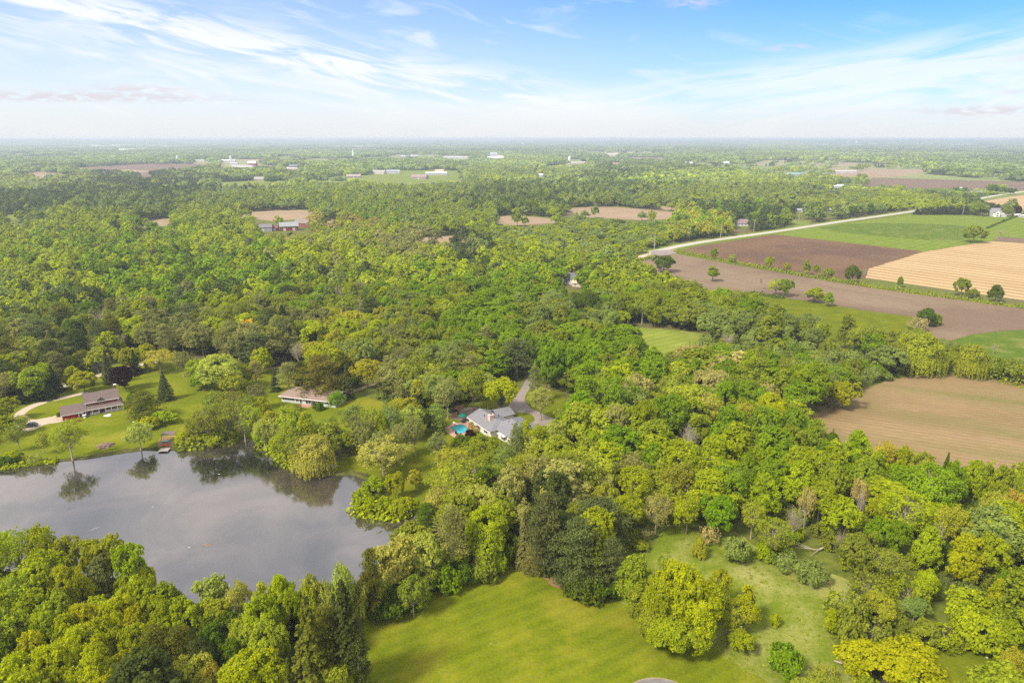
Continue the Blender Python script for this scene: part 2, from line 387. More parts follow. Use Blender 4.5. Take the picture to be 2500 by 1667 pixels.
# -- the pond
POND = [(-330, 1385), (-100, 1392), (0, 1396), (100, 1404), (200, 1416), (290, 1410), (345, 1425), (420, 1445), (465, 1468), (560, 1492), (700, 1500), (820, 1482), (880, 1452), (925, 1405),
        (948, 1352), (975, 1305), (1012, 1272), (1006, 1257), (953, 1264), (918, 1266), (885, 1257), (866, 1238), (872, 1215), (905, 1200), (926, 1190), (905, 1176), (882, 1168), (861, 1160), (825, 1160), (787, 1162), (748, 1150),
        (706, 1135), (672, 1107), (646, 1089), (618, 1078), (582, 1078), (547, 1085), (494, 1094), (441, 1098), (406, 1099), (353, 1099), (300, 1106), (229, 1117), (169, 1124), (88, 1133), (0, 1145), (-150, 1160), (-330, 1180)]
pond_g = smooth_closed(gpts(POND), 6, 0.18, 5)
def water_mat():
    m = nmat('pond_water'); t = NT(m); p = t.pos()
    scum = t.noise(p, 0.035, 6, 0.6, 0.6); b = t.noise(p, 1.3, 4, 0.6); b2 = t.noise(p, 0.02, 4)
    base = t.mix(t.rng(scum, 0.42, 0.68), C4((0.010, 0.012, 0.010)), C4((0.085, 0.068, 0.058)))
    base = t.mix(t.rng(t.noise(p, 1.8, 3, 0.6), 0.70, 0.78, 0.0, 0.5), base, C4((0.20, 0.18, 0.15)))
    pr = t.n('ShaderNodeBsdfPrincipled'); t.s(pr.inputs['Base Color'], base); t.s(pr.inputs['Roughness'], t.rng(b2, 0.4, 0.65, 0.045, 0.11))
    pr.inputs['IOR'].default_value = 2.8; pr.inputs['Specular IOR Level'].default_value = 0.5
    bp = t.n('ShaderNodeBump'); bp.inputs['Strength'].default_value = 0.05; bp.inputs['Distance'].default_value = 0.03
    t.s(bp.inputs['Height'], b); t.t.links.new(bp.outputs[0], pr.inputs['Normal'])
    o = t.n('ShaderNodeOutputMaterial'); t.t.links.new(pr.outputs[0], o.inputs[0]); return m
sheet('pond', pond_g, 0.02, water_mat()); KEEP.append(pond_g)
VIS.append([(-20, 1300), (0, 1285), (60, 1280), (75, 1268), (120, 1275), (150, 1296), (190, 1310), (235, 1300), (310, 1318), (335, 1370), (375, 1400), (425, 1442), (463, 1452), (470, 1400), (500, 1394), (560, 1412), (600, 1435), (635, 1415),
            (683, 1394), (745, 1385), (790, 1390), (830, 1362), (860, 1390), (885, 1340), (925, 1330), (960, 1300), (1006, 1272), (1006, 1257), (953, 1264), (918, 1266), (885, 1257), (866, 1238), (872, 1215), (905, 1200), (905, 1178), (882, 1168),
            (861, 1160), (787, 1162), (700, 1135), (646, 1092), (618, 1082), (582, 1082), (441, 1100), (353, 1102), (229, 1120), (88, 1136), (-20, 1148)])
def bank():
    n = len(pond_g); V = []; F = []
    area = sum(pond_g[i][0]*pond_g[(i+1) % n][1] - pond_g[(i+1) % n][0]*pond_g[i][1] for i in range(n)); sg = 1 if area > 0 else -1
    r = random.Random(4)
    prof = [(-0.25, -0.1), (0.0, 0.12), (0.35, 0.42), (1.2, 0.45), (2.8, 0.02)]
    for i in range(n):
        a = pond_g[i-1]; b = pond_g[(i+1) % n]; dx, dy = b[0]-a[0], b[1]-a[1]; L = math.hypot(dx, dy) or 1
        nx, ny = dy/L*sg, -dx/L*sg; w = r.uniform(0.7, 1.3)
        for o_, z in prof: V.append((pond_g[i][0]+nx*o_*w, pond_g[i][1]+ny*o_*w, z*(0.8+0.4*r.random()) if z > 0.1 else z))
    k = len(prof)
    for i in range(n):
        j = (i+1) % n
        for q in range(k-1): F.append((i*k+q, j*k+q, j*k+q+1, i*k+q+1))
    me = bpy.data.meshes.new('pond_bank'); me.from_pydata(V, [], F); me.materials.append(M_bank); me.shade_smooth()
    o = bpy.data.objects.new('pond_bank', me); col.objects.link(o); tag(o, kind='structure')
M_bank = grass('bank_grass', (0.03, 0.035, 0.012), (0.10, 0.115, 0.02), (0.16, 0.12, 0.07), dryamt=(0.45, 0.6))
bank()
# -- lawns and yards round the pond
field('lawn', [(-120, 1165), (-120, 1010), (20, 1000), (60, 985), (120, 962), (190, 945), (250, 905), (300, 880), (380, 862), (480, 880), (600, 905), (700, 905), (770, 925), (850, 955), (930, 980), (960, 1010), (880, 1060), (800, 1100), (760, 1130),
               (706, 1135), (672, 1107), (646, 1089), (618, 1078), (582, 1078), (547, 1085), (494, 1094), (441, 1098), (353, 1099), (300, 1106), (229, 1117), (169, 1124), (88, 1133), (0, 1145)], M_yard, 0.008, vis=False)
VIS.append([(0, 1140), (0, 1050), (30, 1000), (100, 968), (190, 950), (300, 960), (330, 1000), (335, 1060), (330, 1096), (229, 1115), (88, 1130)])
VIS.append([(390, 965), (440, 900), (470, 895), (475, 940), (520, 965), (510, 980), (420, 985)])
VIS.append([(600, 1000), (680, 985), (700, 1000), (690, 1030), (640, 1075), (590, 1072), (560, 1050)])
field('lawn', [(748, 1152), (780, 1163), (825, 1160), (861, 1160), (882, 1168), (905, 1176), (926, 1190), (905, 1200), (872, 1215), (868, 1238), (885, 1255), (950, 1262), (1000, 1256), (1060, 1240), (1100, 1190), (1130, 1120), (1165, 1075), (1100, 1020), (1040, 1020), (960, 1055), (870, 1108), (800, 1128)],
      M_green, 0.012, vis=False)
VIS.append([(1000, 1050), (1050, 1030), (1062, 1045), (1045, 1065), (1020, 1140), (1000, 1200), (985, 1225), (950, 1220), (980, 1140), (990, 1085)])
VIS.append([(790, 1158), (800, 1138), (862, 1125), (862, 1155)])
field('lawn', [(1225, 940), (1290, 950), (1370, 955), (1395, 1000), (1380, 1040), (1300, 1060), (1260, 1150), (1225, 1130), (1120, 1070), (1080, 1040), (1075, 1010), (1120, 985), (1180, 985)], M_green, 0.014, vis=False)
VIS.append([(1280, 965), (1340, 965), (1372, 1000), (1350, 1015), (1300, 1005)])
field('lawn', [(890, 1503), (950, 1488), (1000, 1466), (1088, 1438), (1149, 1406), (1226, 1388), (1240, 1374), (1261, 1388), (1340, 1396), (1359, 1428), (1399, 1446), (1425, 1459), (1500, 1459), (1560, 1470), (1640, 1500), (1720, 1560), (1790, 1620), (1880, 1668), (2000, 1960), (820, 1960), (860, 1667), (885, 1560)], M_lawn, 0.010, vis=False)
VIS.append([(905, 1500), (1000, 1470), (1100, 1438), (1240, 1378), (1340, 1400), (1420, 1462), (1540, 1470), (1600, 1560), (1720, 1610), (1840, 1667), (1840, 1800), (890, 1800), (895, 1560)])
field('meadow', [(1500, 1462), (1560, 1400), (1600, 1320), (1640, 1280), (1720, 1270), (1800, 1300), (1860, 1345), (1960, 1375), (2080, 1420), (2090, 1450), (2040, 1490), (2030, 1560), (2090, 1610), (2110, 1700), (2000, 1760), (1880, 1668), (1790, 1620), (1720, 1560), (1640, 1500)], M_meadow, 0.014, vis=False, smooth=True)
VIS.append([(1860, 1380), (1990, 1400), (2060, 1430), (2040, 1470), (2010, 1500), (1990, 1560), (1860, 1600), (1835, 1530), (1850, 1450)])
VIS.append([(1660, 1330), (1740, 1330), (1790, 1370), (1760, 1380), (1680, 1365)])
field('lawn', [(2170, 1610), (2260, 1580), (2330, 1560), (2430, 1555), (2470, 1600), (2480, 1720), (2250, 1760), (2160, 1680)], M_green, 0.018, vis=False, smooth=True, keep=False)
VIS.append([(2270, 1600), (2400, 1572), (2440, 1600), (2440, 1680), (2300, 1680)])
# bare earth under the pines
M_dirt = soil('bare_earth', (0.17, 0.10, 0.05), (0.26, 0.17, 0.085), 0.3, 3.0, (0.2, 0.12, 0.06), 0.1)
sheet('bare_earth', smooth_closed(gpts([(1266, 1384), (1300, 1380), (1342, 1390), (1362, 1424), (1398, 1440), (1430, 1452), (1400, 1450), (1350, 1428), (1320, 1404), (1285, 1396)]), 5, 0.5), 0.016, M_dirt)
# -- farm fields on the right
field('field', [(1940, 1040), (1965, 1020), (2014, 997), (2096, 956), (2167, 928), (2243, 915), (2320, 913), (2422, 925), (2500, 936), (2750, 965), (2750, 1290), (2500, 1225), (2200, 1140), (2000, 1075)], M_plow3, 0.010, vis=False)
VIS.append([(1960, 1032), (2014, 999), (2096, 958), (2167, 930), (2243, 917), (2320, 915), (2422, 927), (2520, 940), (2520, 1145), (2400, 1112), (2269, 1094), (2180, 1078), (2130, 1062), (2060, 1045), (2010, 1040)])
field('field', [(1536, 640), (1560, 628), (1600, 622), (1649, 620), (1781, 646), (1941, 673), (2047, 691), (2154, 702), (2313, 721), (2500, 747), (2760, 785), (2760, 800), (2500, 806), (2447, 806), (2371, 816), (2320, 832), (2240, 822), (2233, 772), (2100, 754), (2037, 743), (1967, 733), (1877, 722), (1800, 720), (1700, 716), (1600, 690)], M_plow, 0.012, vis=False)
VIS.append([(1560, 632), (1649, 624), (1781, 648), (1941, 677), (2047, 695), (2154, 706), (2313, 725), (2520, 751), (2520, 803), (2447, 803), (2371, 813), (2320, 826), (2260, 815), (2240, 770), (2100, 750), (1967, 730), (1877, 720), (1790, 705), (1720, 690), (1640, 670), (1600, 650)])
field('field', [(1650, 616), (1680, 607), (1780, 590), (1888, 573), (2254, 614), (2122, 656), (2112, 682), (2047, 681), (1941, 663), (1781, 636)], M_plow2, 0.014)
field('field', [(1890, 572), (2021, 551), (2150, 534), (2236, 522), (2500, 530), (2800, 545), (2800, 600), (2500, 581), (2419, 588), (2254, 614)], M_crop, 0.016)
field('field', [(2000, 557), (2136, 545), (2360, 553), (2345, 586), (2152, 577)], M_cropd, 0.022, vis=False, smooth=True)
field('field', [(2122, 656), (2254, 615), (2419, 589), (2500, 594), (2850, 620), (2850, 800), (2500, 733), (2112, 678)], M_rows, 0.018)
field('field', [(2422, 587), (2440, 578), (2500, 582), (2850, 600), (2850, 616), (2500, 592)], M_brown, 0.026)
field('field', [(1840, 722), (1880, 724), (1970, 735), (2100, 757), (2230, 775), (2238, 800), (2215, 840), (2150, 870), (2000, 830), (1880, 790)], M_green, 0.016, vis=False)
VIS.append([(1850, 724), (1970, 737), (2100, 758), (2228, 776), (2222, 800), (2200, 812), (2140, 778), (2060, 764), (1960, 752), (1900, 742)])
VIS.append([(58, 996), (120, 974), (200, 950), (200, 963), (120, 985), (78, 1006), (66, 1022), (150, 1014), (150, 1040), (60, 1050), (42, 1022)])
field('field', [(2330, 830), (2371, 817), (2447, 808), (2500, 806), (2800, 806), (2800, 930), (2500, 915), (2412, 900), (2360, 860)], M_cropd, 0.018, vis=False)
VIS.append([(2340, 830), (2375, 819), (2450, 810), (2520, 808), (2520, 888), (2460, 880), (2415, 865), (2380, 845)])
M_hay = grass('mown_hay', (0.11, 0.15, 0.02), (0.21, 0.24, 0.04), (0.33, 0.30, 0.1), ang=angdir((1560, 830), (1650, 810)), stripe=0.22, spacing=5)
field('field', [(1525, 803), (1560, 800), (1652, 806), (1723, 818), (1700, 845), (1677, 858), (1606, 870), (1540, 850), (1500, 815)], M_hay, 0.018, vis=False, smooth=True)
VIS.append([(1540, 806), (1652, 808), (1718, 820), (1675, 852), (1612, 850), (1575, 828)])
# -- distant fields
FARF = [
 ([(560, 524), (638, 516), (728, 513), (770, 515), (744, 534), (664, 540), (600, 532)], 'T'), ([(787, 543), (829, 534), (834, 548), (790, 552)], 'T'),
 ([(319, 552), (360, 540), (415, 533), (421, 550), (350, 556)], 'T'), ([(1207, 531), (1250, 526), (1300, 529), (1360, 535), (1356, 545), (1250, 551), (1215, 546)], 'T'),
 ([(1378, 509), (1450, 505), (1516, 506), (1640, 518), (1643, 535), (1569, 538), (1420, 530)], 'T'), ([(1600, 503), (1696, 506), (1690, 512), (1625, 513)], 'T'),
 ([(1010, 582), (1080, 577), (1146, 576), (1135, 592), (1042, 594)], 'T'), ([(1882, 516), (1945, 518), (1935, 524), (1890, 522)], 'C'), ([(1918, 538), (1980, 539), (1972, 551), (1936, 553)], 'C'),
 ([(2100, 456), (2132, 434), (2201, 436), (2500, 444), (2700, 450), (2700, 478), (2500, 466), (2419, 463), (2250, 462)], 'B'), ([(2020, 427), (2116, 415), (2260, 413), (2262, 420), (2180, 433), (2060, 434)], 'T'),
 ([(2400, 492), (2470, 480), (2540, 474), (2800, 480), (2800, 530), (2500, 513), (2440, 500)], 'R'),
 ([(157, 411), (357, 401), (528, 400), (518, 408), (400, 423), (357, 435), (286, 425), (200, 420)], 'B'), ([(36, 426), (104, 419), (180, 428), (100, 436)], 'T'),
 ([(525, 446), (643, 441), (721, 444), (714, 459), (535, 460)], 'C'), ([(632, 404), (682, 406), (678, 415), (636, 412)], 'T'), ([(639, 390), (700, 381), (753, 382), (678, 392)], 'C'),
 ([(983, 417), (1044, 416), (1123, 418), (1137, 441), (1000, 448), (930, 446), (873, 432)], 'C'), ([(1294, 408), (1380, 402), (1378, 406), (1350, 410)], 'C'), ([(1387, 396), (1451, 395), (1415, 404)], 'T'),
 ([(1476, 398), (1530, 397), (1515, 407), (1483, 407)], 'T'), ([(1508, 385), (1626, 386), (1622, 393), (1544, 390)], 'T'), ([(1992, 385), (2045, 386), (2045, 390), (1992, 389)], 'T'),
 ([(2385, 424), (2463, 425), (2463, 429), (2356, 429)], 'T'), ([(1853, 425), (1924, 422), (1920, 427), (1856, 428)], 'T'), ([(1699, 391), (1731, 393), (1725, 396), (1700, 396)], 'C'),
 ([(690, 359), (730, 350), (768, 351), (745, 358)], 'T'), ([(600, 352), (690, 349), (840, 355), (760, 359), (640, 357)], 'C'), ([(20, 376), (70, 377), (66, 380), (24, 380)], 'B'), ([(0, 526), (80, 522), (90, 532), (0, 540)], 'C'),
 ([(215, 421), (310, 414), (372, 418), (330, 424), (260, 426)], 'T')]
for i, (px, k) in enumerate(FARF):
    zz = 0.02 + 0.004*i if px[0][1] > 400 else 0.3 + 0.05*i
    if min(p[1] for p in px) < 362: continue
    FARV = len(VIS) if i == 0 else FARV
    field('field', px, {'T': M_tan, 'C': M_fgreen, 'B': M_brown, 'R': M_rows}[k], zz, keep=True)
FAREND = len(VIS)
# -- roads and drives
def ribbon(name, pts, w, z, m, vis=0.0):
    P = [Vector((p[0], p[1], 0)) for p in pts]; V = []; F = []
    for i, p in enumerate(P):
        d = (P[min(i+1, len(P)-1)] - P[max(i-1, 0)]).normalized(); nn = Vector((-d.y, d.x, 0)); ww = w[i] if hasattr(w, '__len__') else w
        V += [tuple(p + nn*ww/2 + Vector((0, 0, z))), tuple(p - nn*ww/2 + Vector((0, 0, z)))]
    for i in range(len(P)-1): F.append((2*i, 2*i+1, 2*i+3, 2*i+2))
    me = bpy.data.meshes.new(name); me.from_pydata(V, [], F); me.materials.append(m)
    me.polygons.foreach_set('use_smooth', [False]*len(F))
    o = bpy.data.objects.new(name, me); col.objects.link(o); tag(o, kind='structure')
    L = [V[2*i][:2] for i in range(len(P))] + [V[2*i+1][:2] for i in range(len(P))][::-1]; KEEP.append(L)
    return o
def smooth_open(pts, sub=8):
    out = []; n = len(pts)
    for i in range(n-1):
        p0 = pts[max(i-1, 0)]; p1 = pts[i]; p2 = pts[i+1]; p3 = pts[min(i+2, n-1)]
        for k in range(sub):
            t = k/sub; out.append(tuple(0.5*((2*p1[a]) + (-p0[a]+p2[a])*t + (2*p0[a]-5*p1[a]+4*p2[a]-p3[a])*t*t + (-p0[a]+3*p1[a]-3*p2[a]+p3[a])*t**3) for a in (0, 1)))
    out.append(tuple(pts[-1][:2])); return out
M_road = soil('pale_road', (0.345, 0.323, 0.277), (0.450, 0.427, 0.375), ROADA, 3.6, (0.300, 0.277, 0.247), 0.3, fine_sc=0.4)
M_gravel = soil('gravel_drive', (0.360, 0.296, 0.223), (0.510, 0.444, 0.360), 0.4, 1.8, (0.375, 0.311, 0.216), 0.2, stretch=False)
M_asph = soil('weathered_asphalt', (0.16, 0.135, 0.12), (0.30, 0.26, 0.235), 0.4, 2.5, (0.2, 0.17, 0.15), 0.2, stretch=False, fine_sc=0.5)
M_dirtroad = soil('dirt_track', (0.22, 0.16, 0.11), (0.36, 0.28, 0.2), 0.4, 1.2, (0.18, 0.17, 0.06), 0.3, stretch=False)
rd = gpts([(1590, 616), (1700, 593), (1888, 566), (2060, 540), (2236, 515), (2320, 500), (2382, 487), (2440, 476), (2500, 468), (2640, 446)])
ribbon('road_verge', smooth_open(rd, 3), 20, 0.030, M_crop); ribbon('road', smooth_open(rd, 3), 9.5, 0.036, M_road)
ribbon('road', smooth_open(gpts([(1612, 612), (1560, 628), (1500, 640), (1425, 648), (1360, 655)]), 4), 7, 0.040, M_gravel)
sheet('road', gpts([(1590, 612), (1655, 609), (1652, 618), (1630, 622), (1588, 624)]), 0.046, M_asph)
VIS.append([(1640, 600), (1888, 561), (2236, 511), (2236, 520), (1888, 572), (1640, 614), (1600, 622), (1585, 616)])
VIS.append([(2385, 483), (2520, 462), (2520, 470), (2400, 491)]); VIS.append([(1425, 641), (1445, 639), (1440, 647), (1425, 648)])
drive = smooth_open(gpts([(390, 882), (330, 893), (252, 912), (222, 924), (168, 938), (140, 948)]), 6)
ribbon('driveway', drive, 3.4, 0.020, M_gravel)
ribbon('driveway', smooth_open(gpts([(215, 957), (185, 964), (150, 972), (100, 984), (62, 1000), (45, 1018), (62, 1035), (90, 1040)]), 6), [3.0]*18 + [3.6]*12 + [5.5]*13, 0.022, M_gravel)
sheet('driveway', smooth_closed(gpts([(50, 1020), (85, 1024), (120, 1018), (150, 1013), (154, 1028), (110, 1036), (85, 1048), (62, 1052), (48, 1040)]), 5, 0.1), 0.024, M_gravel)
KEEP.append(gpts([(40, 1005), (160, 1005), (160, 1050), (40, 1060)]))
ribbon('track', smooth_open(gpts([(1060, 908), (990, 915), (950, 922), (905, 940), (860, 955), (830, 966)]), 6), 2.6, 0.020, M_dirtroad)
VIS.append([(865, 945), (950, 916), (955, 922), (870, 955)])
sheet('driveway', smooth_closed(gpts([(1105, 1022), (1115, 1004), (1154, 993), (1190, 1000), (1220, 1006), (1245, 985), (1268, 955), (1282, 930), (1300, 905), (1312, 910), (1298, 940), (1282, 968), (1290, 990), (1320, 1008), (1352, 1022), (1362, 1036), (1320, 1040), (1290, 1044), (1270, 1042), (1255, 1030), (1230, 1035), (1160, 1030)]), 5, 0.12), 0.020, M_asph)
VIS.append([(1125, 1000), (1154, 994), (1190, 1003), (1180, 1012), (1140, 1015)]); VIS.append([(1250, 990), (1285, 950), (1280, 985), (1300, 1000), (1262, 1000)])
KEEP.append(gpts([(1085, 1070), (1090, 990), (1160, 985), (1230, 990), (1262, 940), (1290, 905), (1310, 910), (1300, 970), (1380, 1030), (1330, 1050), (1275, 1100), (1240, 1110), (1180, 1090)]))
sheet('lawn', smooth_closed(gpts([(1253, 1011), (1270, 1006), (1298, 1012), (1305, 1026), (1285, 1034), (1266, 1026)]), 5, 0.05), 0.030, M_green)
# turning circle at the lower edge
M_circle = soil('cracked_asphalt', (0.12, 0.11, 0.108), (0.22, 0.21, 0.205), 0.2, 1.5, (0.08, 0.075, 0.075), 0.2, fine_sc=1.2)
cc = G(1618, 1731); rr = (G(1718, 1731) - cc).length
sheet('path', [(cc.x+math.cos(t*math.pi/24)*(rr+0.25), cc.y+math.sin(t*math.pi/24)*(rr+0.25)) for t in range(48)], 0.022, M_tan)
sheet('driveway', [(cc.x+math.cos(t*math.pi/24)*rr, cc.y+math.sin(t*math.pi/24)*rr) for t in range(48)], 0.028, M_circle)
# ------------------------------------------------------------ tree builder
def unit(v): return v/np.maximum(np.linalg.norm(v, axis=1, keepdims=True), 1e-9)
def leaf_quads(P, N, S, r, aspect=1.0):
    """P centres, N normals, S half sizes -> verts, faces"""
    n = len(P); a = r.normal(size=(n, 3)); T = unit(np.cross(N, a)); B = np.cross(N, T)
    S = S[:, None]; q = aspect
    V = np.stack([P - T*S - B*S*q*0.7, P + T*S*0.8 - B*S*q, P + T*S + B*S*q*0.8, P - T*S*0.7 + B*S*q], 1).reshape(-1, 3)
    return V, np.arange(4*n).reshape(n, 4)
def puff_crown(r, Rr, z0, z1, n_puff, n_leaf, size, pr=(0.24, 0.36), shape='round', fluff=0.22, gap=0.0, flat=0.85):
    """lumpy crown: leaf faces spread over many small clumps; returns verts, faces, var, clump centres"""
    cz = (z0+z1)/2; hz = (z1-z0)/2; C = []; RP = []; k = 0
    while len(C) < n_puff and k < n_puff*30:
        k += 1; v = r.normal(size=3); v /= np.linalg.norm(v)
        if v[2] < -0.55: continue
        rad = r.uniform(0.45, 1.0)**0.5 if r.random() < 0.8 else r.uniform(0.2, 0.7)
        zz = v[2]*rad; w = 1.0
        if shape == 'egg': w = 1.0 - 0.45*max(0, zz)
        if shape == 'vase': w = 0.55 + 0.5*(zz+1)/2
        if shape == 'col': w = 1.0 - 0.2*abs(zz)
        if shape == 'umb': w = 0.45 + 0.6*min(1, (zz+1)/1.5)
        p = np.array([v[0]*rad*Rr*0.80*w, v[1]*rad*Rr*0.80*w, cz + zz*hz*0.82]); q = Rr*r.uniform(*pr)*(0.85 if zz > 0.6 else 1.0)
        if any(np.linalg.norm((p-c_)/(1, 1, 1.1)) < 0.55*min(q, b) for c_, b in zip(C, RP)): continue
        C.append(p); RP.append(q)
    C = np.array(C); RP = np.array(RP); th = np.arctan2(C[:, 1], C[:, 0]); ph = r.uniform(0, 6.28, 4)
    if shape != 'col':
        f_ = 1 + 0.17*np.sin(2*th+ph[0]) + 0.13*np.sin(3*th+ph[1]) + 0.08*np.sin(5*th+ph[2]); C[:, 0] *= f_; C[:, 1] *= f_; C[:, 2] += hz*0.13*np.sin(2*th+ph[3])*np.hypot(C[:, 0], C[:, 1])/Rr
    w = RP**2; cnt = np.maximum(8, (n_leaf*w/w.sum()).astype(int))
    P = []; N = []; var = []; pv = r.uniform(0, 1, len(C))
    ctr = np.array([0, 0, cz - 0.25*hz])
    for i in range(len(C)):
        n_ = cnt[i]; K = max(3, min(16, n_//14)); out = unit((C[i]-ctr)[None])[0]
        sv = unit(r.normal(size=(K, 3))); flip = (sv @ out) < -0.2; sv[flip] *= -1
        sr = RP[i]*(0.86 + r.normal(size=(K, 1))*fluff*0.8)*np.array([1, 1, flat]); sc_ = C[i] + sv*sr; sq = RP[i]*r.uniform(0.24, 0.46, K)
        a = r.integers(0, K, n_); v = unit(r.normal(size=(n_, 3))); so = unit(sc_ - ctr); flip = np.sum(v*so[a], 1) < -0.25; v[flip] *= -1
        q = sc_[a] + v*sq[a][:, None]*(1 + r.normal(size=(n_, 1))*(0.16+fluff*0.5))*np.array([1, 1, 0.8])
        P.append(q); N.append(unit(v*0.70 + out*0.30 + np.array([0, 0, 0.25]) + r.normal(size=(n_, 3))*0.45)); var.append(0.30*pv[i] + 0.25*r.random(K)[a] + 0.45*r.random(n_))
    P = np.concatenate(P); N = np.concatenate(N); var = np.concatenate(var); keep = P[:, 2] > max(0.3, z0*0.6)
    P, N, var = P[keep], N[keep], var[keep]
    S = size*r.uniform(0.6, 1.35, len(P)); V, F = leaf_quads(P, N, S, r, 0.8)
    return V, F, var, C, RP
def tubes(segs, n=4):
    """segs: list of (p0, p1, r0, r1) -> verts, faces"""
    V = []; F = []
    for p0, p1, r0, r1 in segs:
        p0 = np.asarray(p0, float); p1 = np.asarray(p1, float); d = p1-p0; L = np.linalg.norm(d)
        if L < 1e-6: continue
        d /= L; a = np.cross(d, [0.3, 0.2, 0.93]); a /= np.linalg.norm(a); b = np.cross(d, a); i = len(V)
        for p, rr_ in ((p0, r0), (p1, r1)):
            for k in range(n):
                t = 2*math.pi*k/n; V.append(p + (a*math.cos(t)+b*math.sin(t))*rr_)
        for k in range(n): q = (k+1) % n; F.append([i+k, i+q, i+n+q, i+n+k])
    return np.array(V), np.array(F)
def limbs(r, C, RP, base_h, fork_h, tr, twigs=0, twig_len=1.0, top=None):
    """trunk and limbs running to the clumps"""
    top = top if top is not None else np.max(C[:, 2])*0.85
    lean = r.normal(size=2)*0.03*top
    tp = lambda h: np.array([lean[0]*(h/top)**1.5, lean[1]*(h/top)**1.5, h])
    hs = [-0.3, fork_h*0.5, fork_h, (fork_h+top)/2, top]; rs = [tr*1.35, tr, tr*0.85, tr*0.5, tr*0.1]
    S = [(tp(max(h0, 0)) + (np.array([0, 0, -0.3]) if h0 < 0 else 0), tp(h1), r0, r1) for h0, h1, r0, r1 in zip(hs[:-1], hs[1:], rs[:-1], rs[1:])]
    for i in range(len(C)):
        h = fork_h*0.9 + (top-fork_h)*r.uniform(0.0, 0.75)*np.clip((C[i][2]-fork_h)/(top-fork_h+1e-6), 0.05, 1); s = tp(h); e = C[i]
        mid = s*0.45 + e*0.55 + np.array([0, 0, -0.12*np.linalg.norm((e-s)[:2])]) + r.normal(size=3)*0.2
        w = tr*0.42*r.uniform(0.7, 1.1); S += [(s, mid, w, w*0.6), (mid, e, w*0.6, w*0.22)]
        for k in range(twigs):
            v = r.normal(size=3); v[2] = abs(v[2])*0.8 + 0.1; v /= np.linalg.norm(v); v = v*0.6 + 0.4*(e-s)/np.linalg.norm(e-s)
            a = mid*(1-r.random()*0.9) + e*0; t0 = r.random(); a = mid + (e-mid)*t0; b = a + v*RP[i]*twig_len*r.uniform(0.7, 1.3); w2 = w*0.22
            S.append((a, b, w2, w2*0.35))
            for kk in range(3):
                v2 = v + r.normal(size=3)*0.55; c0 = a + (b-a)*r.uniform(0.3, 0.9); S.append((c0, c0 + v2*RP[i]*twig_len*0.5, w2*0.5, w2*0.2))
    return tubes(S)
PROTO = {}
def reg(name, crown, trunk, Rr, H, bark=None):
    """crown (V, F, var) and trunk (V, F) -> shared meshes"""
    cm = mk_mesh('crown', crown[0], crown[1], [FOL], crown[2]) if crown is not None else None
    tm = mk_mesh('trunk', trunk[0], trunk[1], [bark or BARK]) if trunk is not None else None
    PROTO[name] = dict(crown=cm, trunk=tm, R=Rr, H=H)
def broad(name, seed, Rr, H, n_puff=48, n_leaf=9000, size=0.26, shape='round', z0f=0.22, pr=(0.22, 0.34), fluff=0.2, tr=0.28, fork=0.3, twigs=0, bark=None, flat=0.85, twig_len=1.0):
    r = np.random.default_rng(seed); V, F, var, C, RP = puff_crown(r, Rr, H*z0f, H, n_puff, n_leaf, size, pr, shape, fluff, flat=flat)
    T = limbs(r, C, RP, 0, H*fork, tr, twigs, twig_len); reg(name, (V, F, var), T, Rr, H, bark)
def spruce(name, seed, Rr, H, nb=150, nl=60, size=0.22, drop=0.25, power=0.9, z0f=0.04, clump=1.0, jitter=0.12, bark=None):
    r = np.random.default_rng(seed); P = []; N = []; var = []; S = [(np.array([0, 0, -0.3]), np.array([0, 0, H*0.55]), 0.28, 0.16), (np.array([0, 0, H*0.55]), np.array([0, 0, H*0.98]), 0.16, 0.02)]
    for i in range(nb):
        t = (i+0.5)/nb; t = t**0.9; z = H*(z0f + (1-z0f)*t); L = Rr*max(0.05, (1-t))**power*r.uniform(1-jitter*2, 1+jitter); a = i*2.4 + r.uniform(-.3, .3)
        d = np.array([math.cos(a), math.sin(a), 0]); n = max(5, int(nl*(0.25+L/Rr))); u = r.uniform(0.12, 1, n)**0.7
        side = np.array([-d[1], d[0], 0]); w = (0.10+0.20*u)*L*0.55*clump
        p = np.array([0, 0, z]) + d*(L*u)[:, None] + side*(r.normal(size=n)*w*0.75)[:, None] + np.array([0, 0, 1])*(-drop*L*u**1.3 + 0.12*L*u**4 + r.normal(size=n)*0.10*clump - abs(r.normal(size=n))*0.12)[:, None]
        P.append(p); N.append(unit(np.array([0, 0, 0.9]) + d*0.5 + r.normal(size=(n, 3))*0.5)); var.append(0.4*r.random() + 0.6*r.random(n)*(0.5+0.5*u))
        S.append((np.array([0, 0, z]), np.array([0, 0, z-drop*L*0.8]) + d*L*0.85, 0.05, 0.015))
    P = np.concatenate(P); N = np.concatenate(N); var = np.concatenate(var); kp = P[:, 2] > 0.1; P, N, var = P[kp], N[kp], var[kp]
    V, F = leaf_quads(P, N, size*r.uniform(0.6, 1.3, len(P)), r, 0.6); reg(name, (V, F, var), tubes(S), Rr, H, bark)
